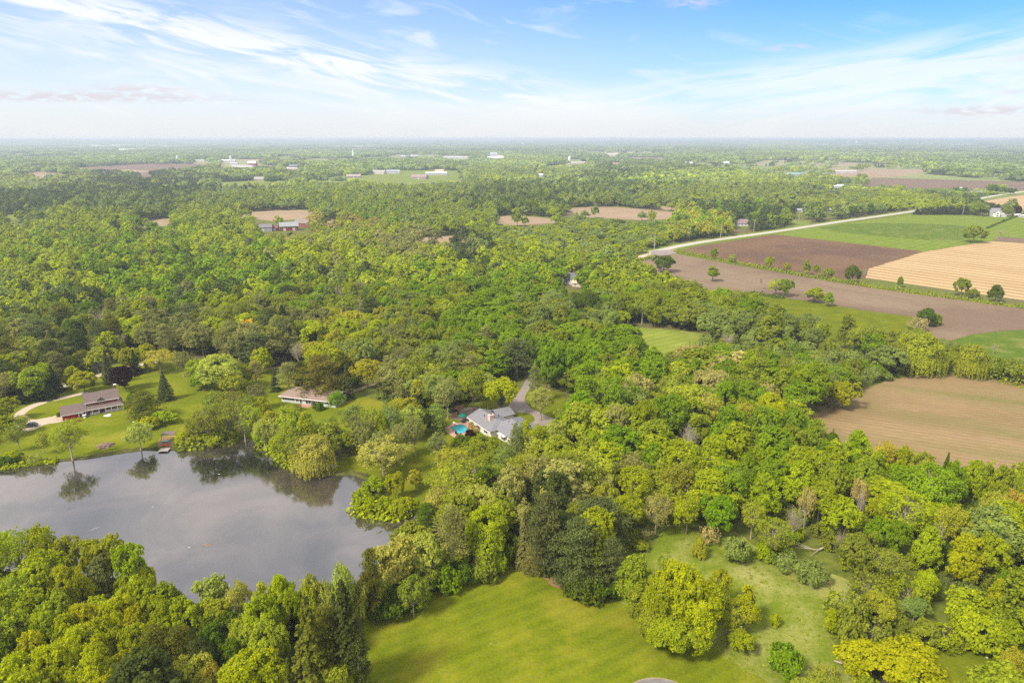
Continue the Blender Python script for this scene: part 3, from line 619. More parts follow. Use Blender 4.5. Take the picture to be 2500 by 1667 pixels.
def pine(name, seed, Rr, H, nb=46, nl=190, size=0.24, bark=None, low=0.22):
    r = np.random.default_rng(seed); P = []; N = []; var = []; S = [(np.array([0, 0, -0.3]), np.array([0, 0, H*0.6]), 0.34, 0.2), (np.array([0, 0, H*0.6]), np.array([0, 0, H*0.97]), 0.2, 0.03)]
    for i in range(nb):
        t = (i+0.5)/nb; z = H*(low + (1-low)*t)*r.uniform(0.97, 1.02); L = Rr*(1-t**2.2)**0.6*r.uniform(0.55, 1.1) + 0.4; a = i*2.4 + r.uniform(-.5, .5); d = np.array([math.cos(a), math.sin(a), 0])
        S.append((np.array([0, 0, z]), np.array([0, 0, z+0.10*L]) + d*L*0.9, 0.08, 0.02)); v0 = r.random()
        for k in range(3):
            uc = (0.95, 0.7, 0.5)[k]*r.uniform(0.85, 1.1); c_ = np.array([0, 0, z+0.10*L*uc]) + d*L*uc + np.array([-d[1], d[0], 0])*r.normal()*0.18*L; n = nl//3
            v = unit(r.normal(size=(n, 3))); q = c_ + v*np.array([0.95, 0.95, 0.42])*(0.30*Rr*r.uniform(0.7, 1.1))*(1+r.normal(size=(n, 1))*0.2)
            P.append(q); N.append(unit(v*0.6 + np.array([0, 0, 0.5]) + r.normal(size=(n, 3))*0.5)); var.append(0.45*v0 + 0.55*r.random(n))
    P = np.concatenate(P); N = np.concatenate(N); var = np.concatenate(var)
    V, F = leaf_quads(P, N, size*r.uniform(0.6, 1.3, len(P)), r, 0.45); reg(name, (V, F, var), tubes(S), Rr, H, bark)
def willow(name, seed, Rr, H, strands=900, per=14):
    r = np.random.default_rng(seed); V, F, var, C, RP = puff_crown(r, Rr*0.9, H*0.45, H, 40, 6000, 0.17, (0.22, 0.34), 'round', 0.25)
    P = []; N = []; vv = []
    for i in range(strands):
        a = r.uniform(0, 2*math.pi); rad = Rr*math.sqrt(r.uniform(0.25, 1.1)); z1 = H*(0.93 - 0.42*(rad/Rr)**2)*r.uniform(0.85, 1.05); ln = r.uniform(0.15, 0.5)*H*(0.4+0.6*rad/Rr); ln = min(ln, z1-0.5)
        u = np.linspace(0, 1, per); lump = 0.25*Rr*math.sin(a*5+seed); rr_ = rad + lump*0.3 + 0.4*u
        p = np.stack([np.cos(a)*rr_ + r.normal(size=per)*0.12, np.sin(a)*rr_ + r.normal(size=per)*0.12, z1-ln*u], 1); P.append(p)
        N.append(unit(np.stack([np.full(per, math.cos(a)), np.full(per, math.sin(a)), np.full(per, 0.25)], 1) + r.normal(size=(per, 3))*0.5)); vv.append(0.5*r.random() + 0.5*r.random(per))
    P = np.concatenate(P); N = np.concatenate(N); vv = np.concatenate(vv); S = 0.12*r.uniform(0.6, 1.3, len(P)); V2, F2 = leaf_quads(P, N, S, r, 1.6)
    reg(name, (np.concatenate([V, V2]), np.concatenate([F, F2+len(V)]), np.concatenate([var, vv])), limbs(r, C, RP, 0, H*0.28, 0.4), Rr, H)
def cluster(name, seed, spread, n, Rr, H, faces, size, cone=False):
    """several crowns in one mesh for far woodland"""
    r = np.random.default_rng(seed); Vs = []; Fs = []; vs = []; off = 0
    for i in range(n):
        x, y = r.uniform(-spread, spread, 2); k = r.uniform(0.7, 1.2); h = H*r.uniform(0.75, 1.15); v = unit(r.normal(size=(faces, 3))); v[:, 2] = np.abs(v[:, 2])*1.0 - 0.25
        v = unit(v)
        if cone: t = r.random(faces)**0.7; P = np.stack([x+v[:, 0]*Rr*k*(1-t), y+v[:, 1]*Rr*k*(1-t), h*(0.1+0.9*t)], 1); v[:, 2] = 0.5
        else: P = np.array([x, y, h*0.55]) + v*np.array([Rr*k, Rr*k, h*0.46])*(1+r.normal(size=(faces, 1))*0.10)
        N = unit(v + r.normal(size=(faces, 3))*0.35); V, F = leaf_quads(P, N, size*r.uniform(0.6, 1.3, faces), r, 0.8)
        Vs.append(V); Fs.append(F+off); off += len(V); vs.append(0.6*r.random() + 0.4*r.random(faces))
    me = mk_mesh('crown', np.concatenate(Vs), np.concatenate(Fs), [FOL], np.concatenate(vs)); PROTO[name] = dict(crown=me, trunk=None, R=Rr, H=H)
# near kinds
broad('dense1', 11, 6.0, 14, 50, 16000, 0.205, 'round', 0.05, pr=(0.16, 0.36), fluff=0.26); broad('dense2', 12, 6.0, 15, 50, 16000, 0.205, 'egg', 0.05, pr=(0.15, 0.36), fluff=0.27)
broad('dense3', 13, 5.5, 16, 46, 15000, 0.2, 'egg', 0.08, pr=(0.15, 0.34), fluff=0.27); broad('lumpy1', 14, 7.0, 15, 46, 26000, 0.19, 'round', 0.14, pr=(0.19, 0.34), fluff=0.2)
broad('lumpy2', 15, 6.5, 13, 52, 24000, 0.175, 'round', 0.12, pr=(0.17, 0.31), fluff=0.2); broad('fine1', 16, 5.6, 14, 80, 12000, 0.20, 'round', 0.16, pr=(0.16, 0.26), fluff=0.3, twigs=2)
broad('airy1', 17, 5.8, 14, 50, 8500, 0.17, 'round', 0.22, pr=(0.2, 0.32), fluff=0.4, twigs=3, bark=GREYBARK); broad('airy2', 18, 5.2, 15, 46, 7500, 0.17, 'egg', 0.25, pr=(0.2, 0.32), fluff=0.4, twigs=3, bark=GREYBARK)
broad('bud1', 19, 5.8, 14, 48, 6000, 0.14, 'vase', 0.28, pr=(0.2, 0.32), fluff=0.45, twigs=5, bark=GREYBARK); broad('bud2', 20, 5.5, 13, 44, 6000, 0.14, 'round', 0.25, pr=(0.2, 0.32), fluff=0.45, twigs=5, bark=GREYBARK)
broad('col1', 21, 3.6, 16, 44, 9000, 0.22, 'col', 0.06, pr=(0.3, 0.46)); broad('umb', 22, 7.0, 13, 46, 13000, 0.22, 'umb', 0.42, pr=(0.2, 0.3), fluff=0.22, fork=0.17, tr=0.42)
broad('bare1', 23, 5.0, 13, 30, 300, 0.10, 'vase', 0.3, pr=(0.22, 0.34), fluff=0.4, twigs=8, bark=GREYBARK); broad('bare2', 24, 4.5, 12, 26, 8, 0.06, 'vase', 0.3, pr=(0.25, 0.36), fluff=0.4, twigs=7, bark=PALEBARK, twig_len=1.4)
willow('willow', 25, 6.5, 12)
spruce('spruce1', 26, 4.2, 17, 190, 80, 0.20); spruce('spruce2', 27, 4.8, 19, 180, 85, 0.22, 0.45, 0.75, jitter=0.2)
pine('pine1', 28, 5.5, 18); pine('pine2', 29, 5.0, 15, 40, 200, 0.22, low=0.10); pine('pine3', 30, 3.6, 15, 32, 110, 0.2, low=0.35, bark=GREYBARK)
def shrubp(name, seed, Rr, H, n_puff, n_leaf, size, **k): broad(name, seed, Rr, H, n_puff, n_leaf, size, 'round', 0.0, (0.28, 0.42), 0.22, tr=0.08, fork=0.15, **k)
shrubp('shrub1', 31, 3.0, 3.6, 24, 4200, 0.16); shrubp('shrub2', 32, 3.4, 4.4, 28, 4600, 0.17); shrubp('shrub3', 33, 3.0, 3.8, 24, 1700, 0.14, twigs=4, bark=GREYBARK)
# middle-distance kinds
broad('m1', 41, 6.0, 14, 34, 3200, 0.40, 'round', 0.08, fluff=0.26); broad('m2', 42, 6.0, 15, 34, 3200, 0.40, 'egg', 0.08, fluff=0.26); broad('m3', 43, 6.2, 13, 32, 3200, 0.40, 'round', 0.08, pr=(0.2, 0.38), fluff=0.26); broad('m4', 44, 5.4, 14, 38, 2400, 0.30, 'egg', 0.2, fluff=0.4, twigs=1, bark=GREYBARK)
spruce('ms1', 45, 4.2, 17, 60, 16, 0.55); pine('mp1', 46, 5.2, 17, 26, 36, 0.6); shrubp('mh1', 47, 3.2, 3.8, 12, 420, 0.42)
cluster('f1', 51, 13, 6, 6.0, 14, 110, 1.5); cluster('f2', 52, 13, 6, 6.0, 15, 110, 1.5); cluster('f3', 53, 12, 7, 5.2, 13, 90, 1.4); cluster('fc', 54, 13, 9, 4.2, 16, 70, 1.4, True); cluster('fh', 55, 13, 12, 4.0, 5, 40, 1.2)
cluster('g1', 61, 0.5*60, 26, 7.0, 15, 26, 3.6); cluster('g2', 62, 0.5*60, 26, 7.5, 14, 26, 3.8); cluster('gc', 63, 30, 30, 6.0, 16, 20, 3.6, True)
# ------------------------------------------------------------ colours of the foliage
T = dict(YG=(0.302, 0.378, 0.012), YB=(0.341, 0.400, 0.009), G=(0.195, 0.311, 0.011), G2=(0.242, 0.311, 0.021), DG=(0.114, 0.180, 0.014), OL=(0.243, 0.295, 0.033), BR=(0.311, 0.331, 0.094), GD=(0.415, 0.415, 0.054), PG=(0.368, 0.422, 0.082), GG=(0.226, 0.301, 0.070),
         CO=(0.085, 0.115, 0.026), CB=(0.125, 0.165, 0.055), CY=(0.159, 0.178, 0.024), RU=(0.346, 0.307, 0.070), PU=(0.033, 0.008, 0.014), OG=(0.356, 0.376, 0.032), BN=(0.230, 0.254, 0.076), TN=(0.410, 0.404, 0.140), YE=(0.731, 0.567, 0.008), AO=(0.309, 0.373, 0.029), DK=(0.060, 0.103, 0.023))
CW = dict(YG='yellow-green', YB='bright yellow-green', G='fresh green', G2='mid green', DG='deep green', OL='olive', BR='olive-brown', GD='golden', PG='pale green', GG='grey-green', CO='dark green', CB='blue-green',
          CY='yellowish dark', RU='russet-green', PU='dark purple', OG='golden-yellow', BN='brownish', TN='tan-tipped', YE='vivid yellow', AO='olive-gold', DK='very dark green')
FW = dict(dense1='rounded tree', dense2='domed tree', dense3='tall oval tree', lumpy1='broad lumpy tree', lumpy2='low lumpy tree', fine1='fine-leaved tree', airy1='thin-leaved tree', airy2='thin upright tree', bud1='half-bare tree', bud2='budding tree',
          col1='narrow upright tree', umb='umbrella-shaped tree', bare1='bare twiggy tree', bare2='dead white tree', willow='drooping willow', spruce1='pointed spruce', spruce2='broad spruce', pine1='tall pine', pine2='bushy pine', pine3='sparse pine',
          shrub1='leafy shrub', shrub2='rounded shrub', shrub3='twiggy shrub', m1='rounded tree', m2='domed tree', m3='broad tree', m4='thin-leaved tree', ms1='pointed spruce', mp1='pine', mh1='shrub')
NAME = {}
for k in FW:
    NAME[k] = 'broadleaf_tree'
for k in ('bare1', 'bare2'): NAME[k] = 'bare_tree'
for k in ('spruce1', 'spruce2', 'ms1'): NAME[k] = 'spruce_tree'
for k in ('pine1', 'pine2', 'pine3', 'mp1'): NAME[k] = 'pine_tree'
for k in ('shrub1', 'shrub2', 'shrub3', 'mh1'): NAME[k] = 'shrub'
NAME['willow'] = 'willow_tree'
CATN = dict(broadleaf_tree='broadleaf tree', bare_tree='bare tree', spruce_tree='spruce', pine_tree='pine', shrub='shrub', willow_tree='willow')
GRP = dict(broadleaf_tree='broadleaf trees of the near woods', bare_tree='leafless trees in the woods', spruce_tree='spruces', pine_tree='pines', shrub='shrubs', willow_tree='willows')
TREES = []     # (x, y, kind, sxy, sz, rot, tint, label)
def hand(px, pytop, wpx, kind, t, h=None, base=None, label=None, z=0.0):
    """a tree seen in the photograph: top pixel, crown width in pixels, height in metres or the pixel of its foot"""
    p = PROTO[kind]
    if base is not None:
        b = G(px if base[0] is None else base[0], base[1])
        lo, hi = 0.5, 60
        for _ in range(30):
            mid = (lo+hi)/2
            if PX(b.x, b.y, mid)[1] > pytop: lo = mid
            else: hi = mid
        h = (lo+hi)/2
    else:
        h = h or p['H']; b = G(px, pytop, h)
    Rw = wpx/2/FPX*depth((b.x, b.y, h*0.6))
    TREES.append([b.x, b.y, kind, Rw/p['R']*0.98, h/p['H']*0.97, random.uniform(0, 6.28), tuple(q*random.uniform(0.92, 1.08) for q in T[t]), label, t])
# ------------------------------------------------------------ trees read off the photograph
H_ = hand
for a in [
 # lower left wood
 (25, 1288, 95, 'bud2', 'YG', 16), (88, 1270, 75, 'airy1', 'YG', 17), (150, 1297, 66, 'fine1', 'AO', 15), (213, 1302, 62, 'fine1', 'YG', 15), (255, 1297, 75, 'fine1', 'AO', 15), (304, 1314, 72, 'fine1', 'YG', 15),
 (232, 1352, 70, 'airy2', 'BN', 12), (348, 1380, 52, 'shrub2', 'YB', 8), (295, 1420, 46, 'shrub1', 'YB', 7), (322, 1432, 40, 'airy1', 'AO', 7), (402, 1436, 50, 'shrub2', 'DG', 5), (80, 1345, 130, 'fine1', 'YG', 18),
 (20, 1395, 110, 'airy1', 'AO', 17), (150, 1372, 90, 'lumpy1', 'YG', 16), (60, 1430, 90, 'airy2', 'YG', 15), (130, 1440, 80, 'dense2', 'AO', 14), (88, 1478, 90, 'lumpy2', 'YG', 13), (197, 1463, 85, 'lumpy1', 'YB', 14), (276, 1447, 85, 'lumpy1', 'YB', 14), (330, 1462, 70, 'dense1', 'YB', 13),
 (374, 1447, 80, 'lumpy2', 'YG', 13), (440, 1452, 90, 'dense1', 'YG', 13), (149, 1492, 80, 'dense2', 'YB', 14), (64, 1537, 95, 'dense3', 'YB', 15), (188, 1522, 110, 'lumpy1', 'YB', 16), (245, 1502, 90, 'lumpy1', 'YB', 15),
 (322, 1512, 85, 'lumpy1', 'YG', 14), (35, 1590, 120, 'lumpy1', 'YB', 16), (118, 1560, 120, 'lumpy1', 'YB', 17), (205, 1590, 120, 'lumpy1', 'YB', 15), (293, 1577, 72, 'dense1', 'YB', 13), (370, 1527, 85, 'pine1', 'CY', 15), (428, 1530, 95, 'pine2', 'CY', 14),
 (480, 1560, 80, 'pine2', 'CO', 13), (327, 1604, 115, 'lumpy2', 'YB', 12), (452, 1596, 120, 'lumpy2', 'GD', 13), (250, 1640, 100, 'lumpy1', 'YB', 13), (-20, 1480, 110, 'airy1', 'AO', 16), (-10, 1550, 100, 'dense1', 'DG', 13),
 (508, 1394, 78, 'fine1', 'PG', 14), (575, 1412, 62, 'airy1', 'PG', 13), (635, 1415, 62, 'dense3', 'YB', 16), (683, 1395, 78, 'lumpy1', 'YB', 18), (745, 1412, 55, 'airy2', 'YB', 16), (752, 1386, 50, 'airy1', 'PG', 18), (790, 1405, 50, 'airy1', 'PG', 16),
 (830, 1362, 62, 'airy1', 'PG', 19), (872, 1404, 44, 'fine1', 'PG', 14), (633, 1452, 100, 'lumpy1', 'YG', 16), (600, 1490, 90, 'lumpy1', 'AO', 14), (650, 1515, 95, 'lumpy1', 'AO', 14), (540, 1486, 100, 'dense1', 'DG', 12), (566, 1555, 90, 'dense2', 'DG', 11),
 (520, 1450, 70, 'fine1', 'AO', 13), (510, 1520, 80, 'dense2', 'DG', 12), (742, 1446, 150, 'spruce2', 'CY', 26), (832, 1404, 150, 'spruce2', 'CO', 27), (790, 1480, 120, 'pine2', 'CY', 20), (870, 1560, 60, 'pine3', 'CO', 15),
 (902, 1335, 58, 'pine1', 'CY', 19), (893, 1385, 46, 'airy1', 'RU', 13), (604, 1585, 145, 'lumpy2', 'YB', 13), (824, 1598, 125, 'lumpy2', 'G2', 12), (700, 1600, 60, 'spruce2', 'CY', 14), (505, 1608, 60, 'lumpy2', 'GD', 11), (880, 1625, 40, 'shrub1', 'G', 6),
 (966, 1303, 110, 'fine1', 'PG', 17), (1005, 1400, 70, 'airy1', 'OL', 11), (962, 1440, 95, 'shrub1', 'DG', 5.5), (920, 1462, 60, 'shrub2', 'DG', 5), (1016, 1425, 70, 'shrub1', 'G2', 5),
 # wood edge above the big lawn
 (1027, 1288, 105, 'dense1', 'PG', 16), (1101, 1232, 82, 'pine3', 'BN', 20), (1109, 1206, 46, 'spruce1', 'CY', 18), (1040, 1228, 65, 'pine2', 'DG', 10), (1175, 1179, 95, 'lumpy2', 'PG', 14), (1066, 1182, 66, 'airy1', 'PG', 13), (1247, 1200, 44, 'dense1', 'PG', 11),
 (1191, 1235, 112, 'lumpy1', 'YG', 15), (1186, 1308, 76, 'fine1', 'AO', 10), (1234, 1300, 66, 'shrub2', 'DG', 8), (1280, 1243, 55, 'spruce1', 'BN', 16), (1332, 1198, 95, 'pine1', 'CB', 23), (1302, 1330, 60, 'pine2', 'BN', 8),
 (1415, 1265, 125, 'pine2', 'CB', 19), (1452, 1238, 120, 'fine1', 'YG', 17), (1463, 1278, 80, 'spruce2', 'CY', 18), (1498, 1312, 76, 'pine2', 'CB', 15), (1425, 1400, 90, 'shrub1', 'DG', 6), (1482, 1396, 80, 'shrub2', 'DG', 6), (1380, 1360, 55, 'pine2', 'CB', 8),
 (1080, 1368, 90, 'shrub1', 'G', 7), (1128, 1372, 60, 'shrub2', 'DG', 6), (1186, 1360, 66, 'shrub1', 'OL', 6), (1030, 1370, 70, 'airy1', 'OL', 9), (1216, 1345, 40, 'shrub2', 'YG', 6), (1340, 1355, 44, 'shrub1', 'DG', 5),
 # big lawn tree group
 (1556, 1347, 112, 'dense2', 'G2', 15), (1668, 1362, 125, 'lumpy1', 'YB', 19), (1618, 1388, 105, 'lumpy2', 'YG', 16), (1592, 1440, 125, 'lumpy2', 'G2', 11), (1716, 1420, 120, 'lumpy1', 'YB', 15), (1655, 1500, 150, 'lumpy2', 'YG', 9), (1763, 1381, 50, 'airy1', 'YB', 11), (1830, 1416, 42, 'col1', 'YB', 11),
 (1790, 1466, 90, 'airy1', 'AO', 8), (1830, 1462, 58, 'airy1', 'YB', 8), (1815, 1540, 60, 'dense1', 'YG', 5), (1925, 1582, 82, 'shrub2', 'G', 6), (2017, 1625, 45, 'shrub3', 'OG', 3.5), (2193, 1575, 220, 'lumpy2', 'YB', 12),
 # meadow and lower right
 (1622, 1355, 28, 'shrub3', 'YG', 4), (1710, 1317, 32, 'shrub1', 'OG', 5), (1734, 1283, 48, 'shrub3', 'TN', 5), (1803, 1315, 62, 'shrub2', 'GG', 6), (1843, 1224, 70, 'bud1', 'AO', 11), (1893, 1262, 92, 'bud1', 'AO', 12), (1606, 1206, 78, 'bud2', 'BR', 12),
 (1537, 1198, 70, 'airy1', 'YG', 13), (1683, 1203, 75, 'airy1', 'YG', 12), (1760, 1198, 85, 'dense1', 'G', 13), (1872, 1150, 80, 'dense2', 'YG', 15), (1976, 1185, 45, 'bud2', 'TN', 13), (1950, 1286, 32, 'shrub2', 'YG', 4), (1979, 1371, 76, 'shrub2', 'GG', 5),
 (1920, 1350, 60, 'shrub3', 'GG', 4.5), (1870, 1330, 50, 'shrub1', 'YG', 4), (2335, 1225, 82, 'airy1', 'OG', 15), (2439, 1190, 60, 'airy1', 'GD', 15), (2484, 1187, 55, 'dense1', 'GD', 14), (2149, 1200, 52, 'dense1', 'YG', 12), (2106, 1163, 44, 'bud2', 'TN', 13),
 (2109, 1190, 26, 'bare2', 'TN', 12), (2277, 1280, 78, 'dense2', 'YG', 13), (2372, 1298, 90, 'dense2', 'YB', 14), (2431, 1296, 82, 'dense1', 'YG', 14), (2202, 1262, 52, 'dense1', 'G', 12), (2154, 1254, 60, 'dense1', 'G', 12), (2066, 1211, 95, 'dense1', 'YG', 13),
 (2269, 1387, 64, 'lumpy2', 'YB', 9), (2452, 1408, 58, 'dense2', 'YB', 9), (2154, 1443, 74, 'lumpy2', 'AO', 8), (2037, 1482, 42, 'dense2', 'YB', 6.5), (2173, 1336, 84, 'bud2', 'OL', 10), (2266, 1512, 66, 'fine1', 'OL', 7), (2240, 1458, 64, 'airy1', 'GG', 6),
 (2484, 1580, 64, 'airy1', 'OG', 9), (2480, 1510, 60, 'dense1', 'YG', 8), (1895, 1500, 22, 'shrub1', 'YB', 3), (2480, 1380, 50, 'dense1', 'G', 10),
 (1945, 1232, 62, 'bare1', 'TN', 11), (1915, 1285, 50, 'bare1', 'TN', 7), (2060, 1290, 50, 'bare1', 'TN', 8), (2300, 1270, 44, 'bare2', 'TN', 12), (2405, 1215, 40, 'bare1', 'TN', 14), (1480, 1150, 46, 'bare1', 'TN', 13),
 # middle right wood
 (1420, 951, 98, 'dense2', 'G', 18), (1479, 893, 66, 'dense3', 'AO', 18), (1556, 906, 78, 'airy1', 'TN', 18), (1556, 935, 74, 'airy1', 'GG', 15), (1657, 906, 82, 'dense1', 'G', 15), (1729, 958, 88, 'bud2', 'GD', 16), (1527, 978, 52, 'airy2', 'GG', 13), (1516, 1029, 98, 'dense1', 'G', 17),
 (1596, 1077, 80, 'dense1', 'G', 15), (1468, 1071, 56, 'airy1', 'TN', 13), (1686, 1031, 60, 'bare2', 'TN', 13), (1390, 845, 56, 'dense3', 'G', 18), (1447, 850, 56, 'dense3', 'G', 18), (1335, 842, 54, 'dense3', 'G', 20), (1362, 836, 44, 'dense3', 'G', 20), (1316, 1109, 105, 'bud2', 'BR', 15),
 (1265, 1112, 80, 'bud2', 'AO', 14), (1556, 1130, 88, 'airy1', 'YG', 15), (1665, 1125, 84, 'airy1', 'OL', 15), (1356, 1018, 58, 'airy1', 'PG', 14), (1312, 1030, 50, 'airy1', 'YG', 14), (1447, 1045, 54, 'lumpy2', 'YG', 13), (1479, 1172, 62, 'airy1', 'AO', 13), (1385, 1085, 80, 'lumpy2', 'YG', 15),
 (1979, 880, 112, 'lumpy1', 'G', 20), (2067, 925, 70, 'dense1', 'YG', 12), (1833, 850, 56, 'dense2', 'YG', 18), (1812, 880, 60, 'dense1', 'G2', 14), (1890, 955, 78, 'lumpy1', 'YB', 16), (1820, 973, 44, 'airy1', 'GD', 16), (1788, 983, 98, 'dense2', 'G', 19), (1860, 986, 82, 'dense2', 'G2', 18),
 (1881, 1034, 42, 'bare2', 'TN', 14), (1939, 1031, 62, 'dense1', 'G2', 14), (1993, 1031, 54, 'dense1', 'G2', 13), (2038, 1047, 42, 'dense1', 'DG', 12), (2102, 1044, 72, 'dense2', 'YG', 16), (2168, 1071, 62, 'airy1', 'GD', 14), (1822, 906, 46, 'bare1', 'TN', 10), (1713, 888, 40, 'bare1', 'TN', 11), (1780, 812, 52, 'bare1', 'TN', 9),
 (1750, 915, 56, 'dense1', 'G2', 12), (1875, 925, 60, 'airy1', 'TN', 12), (1305, 890, 36, 'pine3', 'BN', 16), (2148, 1090, 60, 'dense1', 'YG', 15), (2130, 1105, 90, 'dense1', 'G2', 16),
 (2215, 1082, 50, 'dense2', 'YG', 15), (2262, 1096, 56, 'airy1', 'AO', 15), (2318, 1100, 44, 'spruce1', 'DG', 14), (2340, 1118, 60, 'dense2', 'G', 16), (2400, 1112, 66, 'dense1', 'YG', 16), (2456, 1130, 64, 'dense2', 'G2', 16), (2496, 1140, 50, 'dense1', 'AO', 15), (2300, 1112, 40, 'bare1', 'TN', 12),
 (1900, 1110, 90, 'dense1', 'G', 15), (1830, 1095, 60, 'dense1', 'G', 14), (1960, 1120, 90, 'dense2', 'YG', 16), (2040, 1120, 70, 'dense1', 'G2', 15), (1700, 1080, 60, 'airy1', 'GG', 12),
 # middle, round the white house
 (1066, 985, 58, 'pine2', 'GG', 11), (1154, 892, 84, 'airy1', 'G2', 18), (1090, 918, 74, 'bud1', 'BR', 17), (1050, 923, 38, 'dense1', 'YB', 10), (1055, 880, 90, 'bud2', 'AO', 14), (1190, 905, 50, 'airy1', 'PG', 16), (1000, 985, 62, 'airy1', 'PG', 14), (1028, 990, 50, 'dense1', 'DG', 11),
 (933, 1006, 30, 'dense1', 'YG', 13), (1108, 1085, 96, 'bud2', 'OG', 16), (1175, 1060, 84, 'airy1', 'G2', 11), (1126, 1062, 46, 'shrub2', 'DG', 6), (1200, 1095, 70, 'airy1', 'G2', 11), (1066, 1052, 56, 'bud1', 'GG', 12), (1262, 1026, 44, 'bud1', 'GG', 17), (1010, 1010, 60, 'bud1', 'GG', 15),
 (893, 873, 76, 'airy1', 'OG', 13), (780, 868, 112, 'pine2', 'CY', 18), (843, 886, 42, 'spruce1', 'CB', 15), (795, 835, 90, 'lumpy1', 'YG', 17), (1230, 1090, 60, 'bud1', 'GG', 13), (820, 950, 40, 'airy1', 'G', 10),
 (860, 985, 70, 'bud1', 'GG', 14), (905, 990, 66, 'bud1', 'AO', 15), (950, 985, 60, 'bud1', 'GG', 15), (880, 1020, 60, 'airy1', 'BN', 13), (930, 1045, 56, 'bud1', 'BR', 13), (975, 1030, 50, 'bud1', 'BR', 13), (850, 1045, 50, 'dense1', 'G2', 9), (905, 1085, 50, 'shrub2', 'DG', 6), (960, 1055, 40, 'bud1', 'GG', 12),
 (670, 1010, 74, 'bud2', 'PG', 13), (700, 1030, 64, 'bud1', 'AO', 13), (740, 1015, 74, 'bud2', 'PG', 13), (640, 1020, 60, 'bud1', 'PG', 12), (800, 1015, 60, 'bud1', 'OL', 12), (632, 969, 56, 'willow', 'YG', 10), (622, 1000, 50, 'shrub2', 'YG', 6), (560, 950, 70, 'bud1', 'OL', 13), (522, 951, 70, 'bud1', 'OL', 13), (596, 960, 60, 'bud2', 'OL', 12),
 (590, 1000, 60, 'bud1', 'BN', 12), (530, 1005, 60, 'shrub3', 'OL', 7), (480, 1040, 60, 'shrub2', 'OL', 5.5), (520, 1050, 56, 'shrub2', 'AO', 5), (560, 1030, 56, 'shrub3', 'OL', 6), (445, 1058, 44, 'shrub1', 'YG', 4), (395, 1008, 60, 'shrub1', 'YG', 4), (360, 1020, 50, 'shrub1', 'YB', 4), (640, 1050, 50, 'shrub2', 'YG', 5),
 (560, 905, 60, 'airy1', 'AO', 12), (622, 935, 50, 'bud1', 'BN', 11), (700, 885, 60, 'pine3', 'BN', 14), (480, 872, 56, 'airy1', 'YG', 12), (440, 855, 50, 'bud2', 'BN', 12), (590, 885, 50, 'dense1', 'YG', 11), (735, 880, 50, 'pine2', 'CO', 14), (330, 950, 40, 'dense1', 'DG', 7),
 (500, 985, 80, 'bud1', 'OL', 15), (548, 975, 84, 'bud2', 'OL', 15), (610, 985, 70, 'bud1', 'AO', 14), (655, 1000, 70, 'airy2', 'AO', 14), (470, 1010, 50, 'bud1', 'OL', 11), (700, 985, 70, 'airy1', 'AO', 17), (742, 1000, 60, 'airy2', 'YG', 16), (690, 1045, 60, 'airy1', 'AO', 12), (720, 1060, 60, 'bud2', 'OL', 12),
 (1292, 1058, 64, 'airy1', 'PG', 12), (1240, 1072, 56, 'bud1', 'GG', 13), (1225, 1100, 60, 'airy1', 'YG', 10), (1285, 1020, 40, 'airy2', 'YG', 12),
 # left, round the red house
 (346, 955, 82, 'pine2', 'CY', 11), (530, 863, 110, 'lumpy1', 'PG', 17), (667, 898, 36, 'spruce1', 'CB', 10), (604, 771, 32, 'dense1', 'YE', 17), (766, 838, 54, 'dense2', 'YG', 14), (723, 828, 56, 'bare1', 'TN', 14), (490, 905, 60, 'dense1', 'G', 8),
 (166, 863, 40, 'dense1', 'YG', 9), (173, 891, 48, 'dense2', 'YG', 10), (46, 933, 50, 'spruce1', 'CO', 8.5), (75, 915, 50, 'pine2', 'DG', 10.5), (113, 934, 44, 'spruce1', 'CO', 7), (230, 848, 62, 'dense1', 'AO', 12), (300, 842, 40, 'dense1', 'YG', 13), (345, 835, 60, 'dense1', 'YG', 13), (322, 850, 36, 'spruce1', 'CO', 12),
 (200, 785, 44, 'spruce1', 'CO', 17), (178, 800, 44, 'pine1', 'CO', 17), (8, 965, 50, 'dense1', 'YG', 10), (2, 1010, 50, 'dense1', 'YG', 9), (45, 1012, 40, 'airy1', 'PG', 7), (0, 905, 60, 'bud2', 'BR', 14), (20, 855, 70, 'dense1', 'YG', 16), (60, 890, 70, 'dense1', 'AO', 15), (100, 880, 44, 'airy1', 'YG', 14),
 (395, 790, 50, 'pine3', 'BN', 17), (440, 800, 60, 'pine3', 'BN', 14), (620, 880, 46, 'pine3', 'BN', 12), (290, 810, 44, 'bare1', 'TN', 12), (30, 1100, 36, 'shrub2', 'YG', 4), (80, 1108, 30, 'shrub3', 'PG', 3.5), (15, 1115, 40, 'shrub1', 'DG', 3),
 (130, 745, 40, 'bare1', 'TN', 15), (240, 750, 44, 'bare1', 'TN', 16),
 ]: H_(a[0], a[1], a[2], a[3], a[4], a[5])
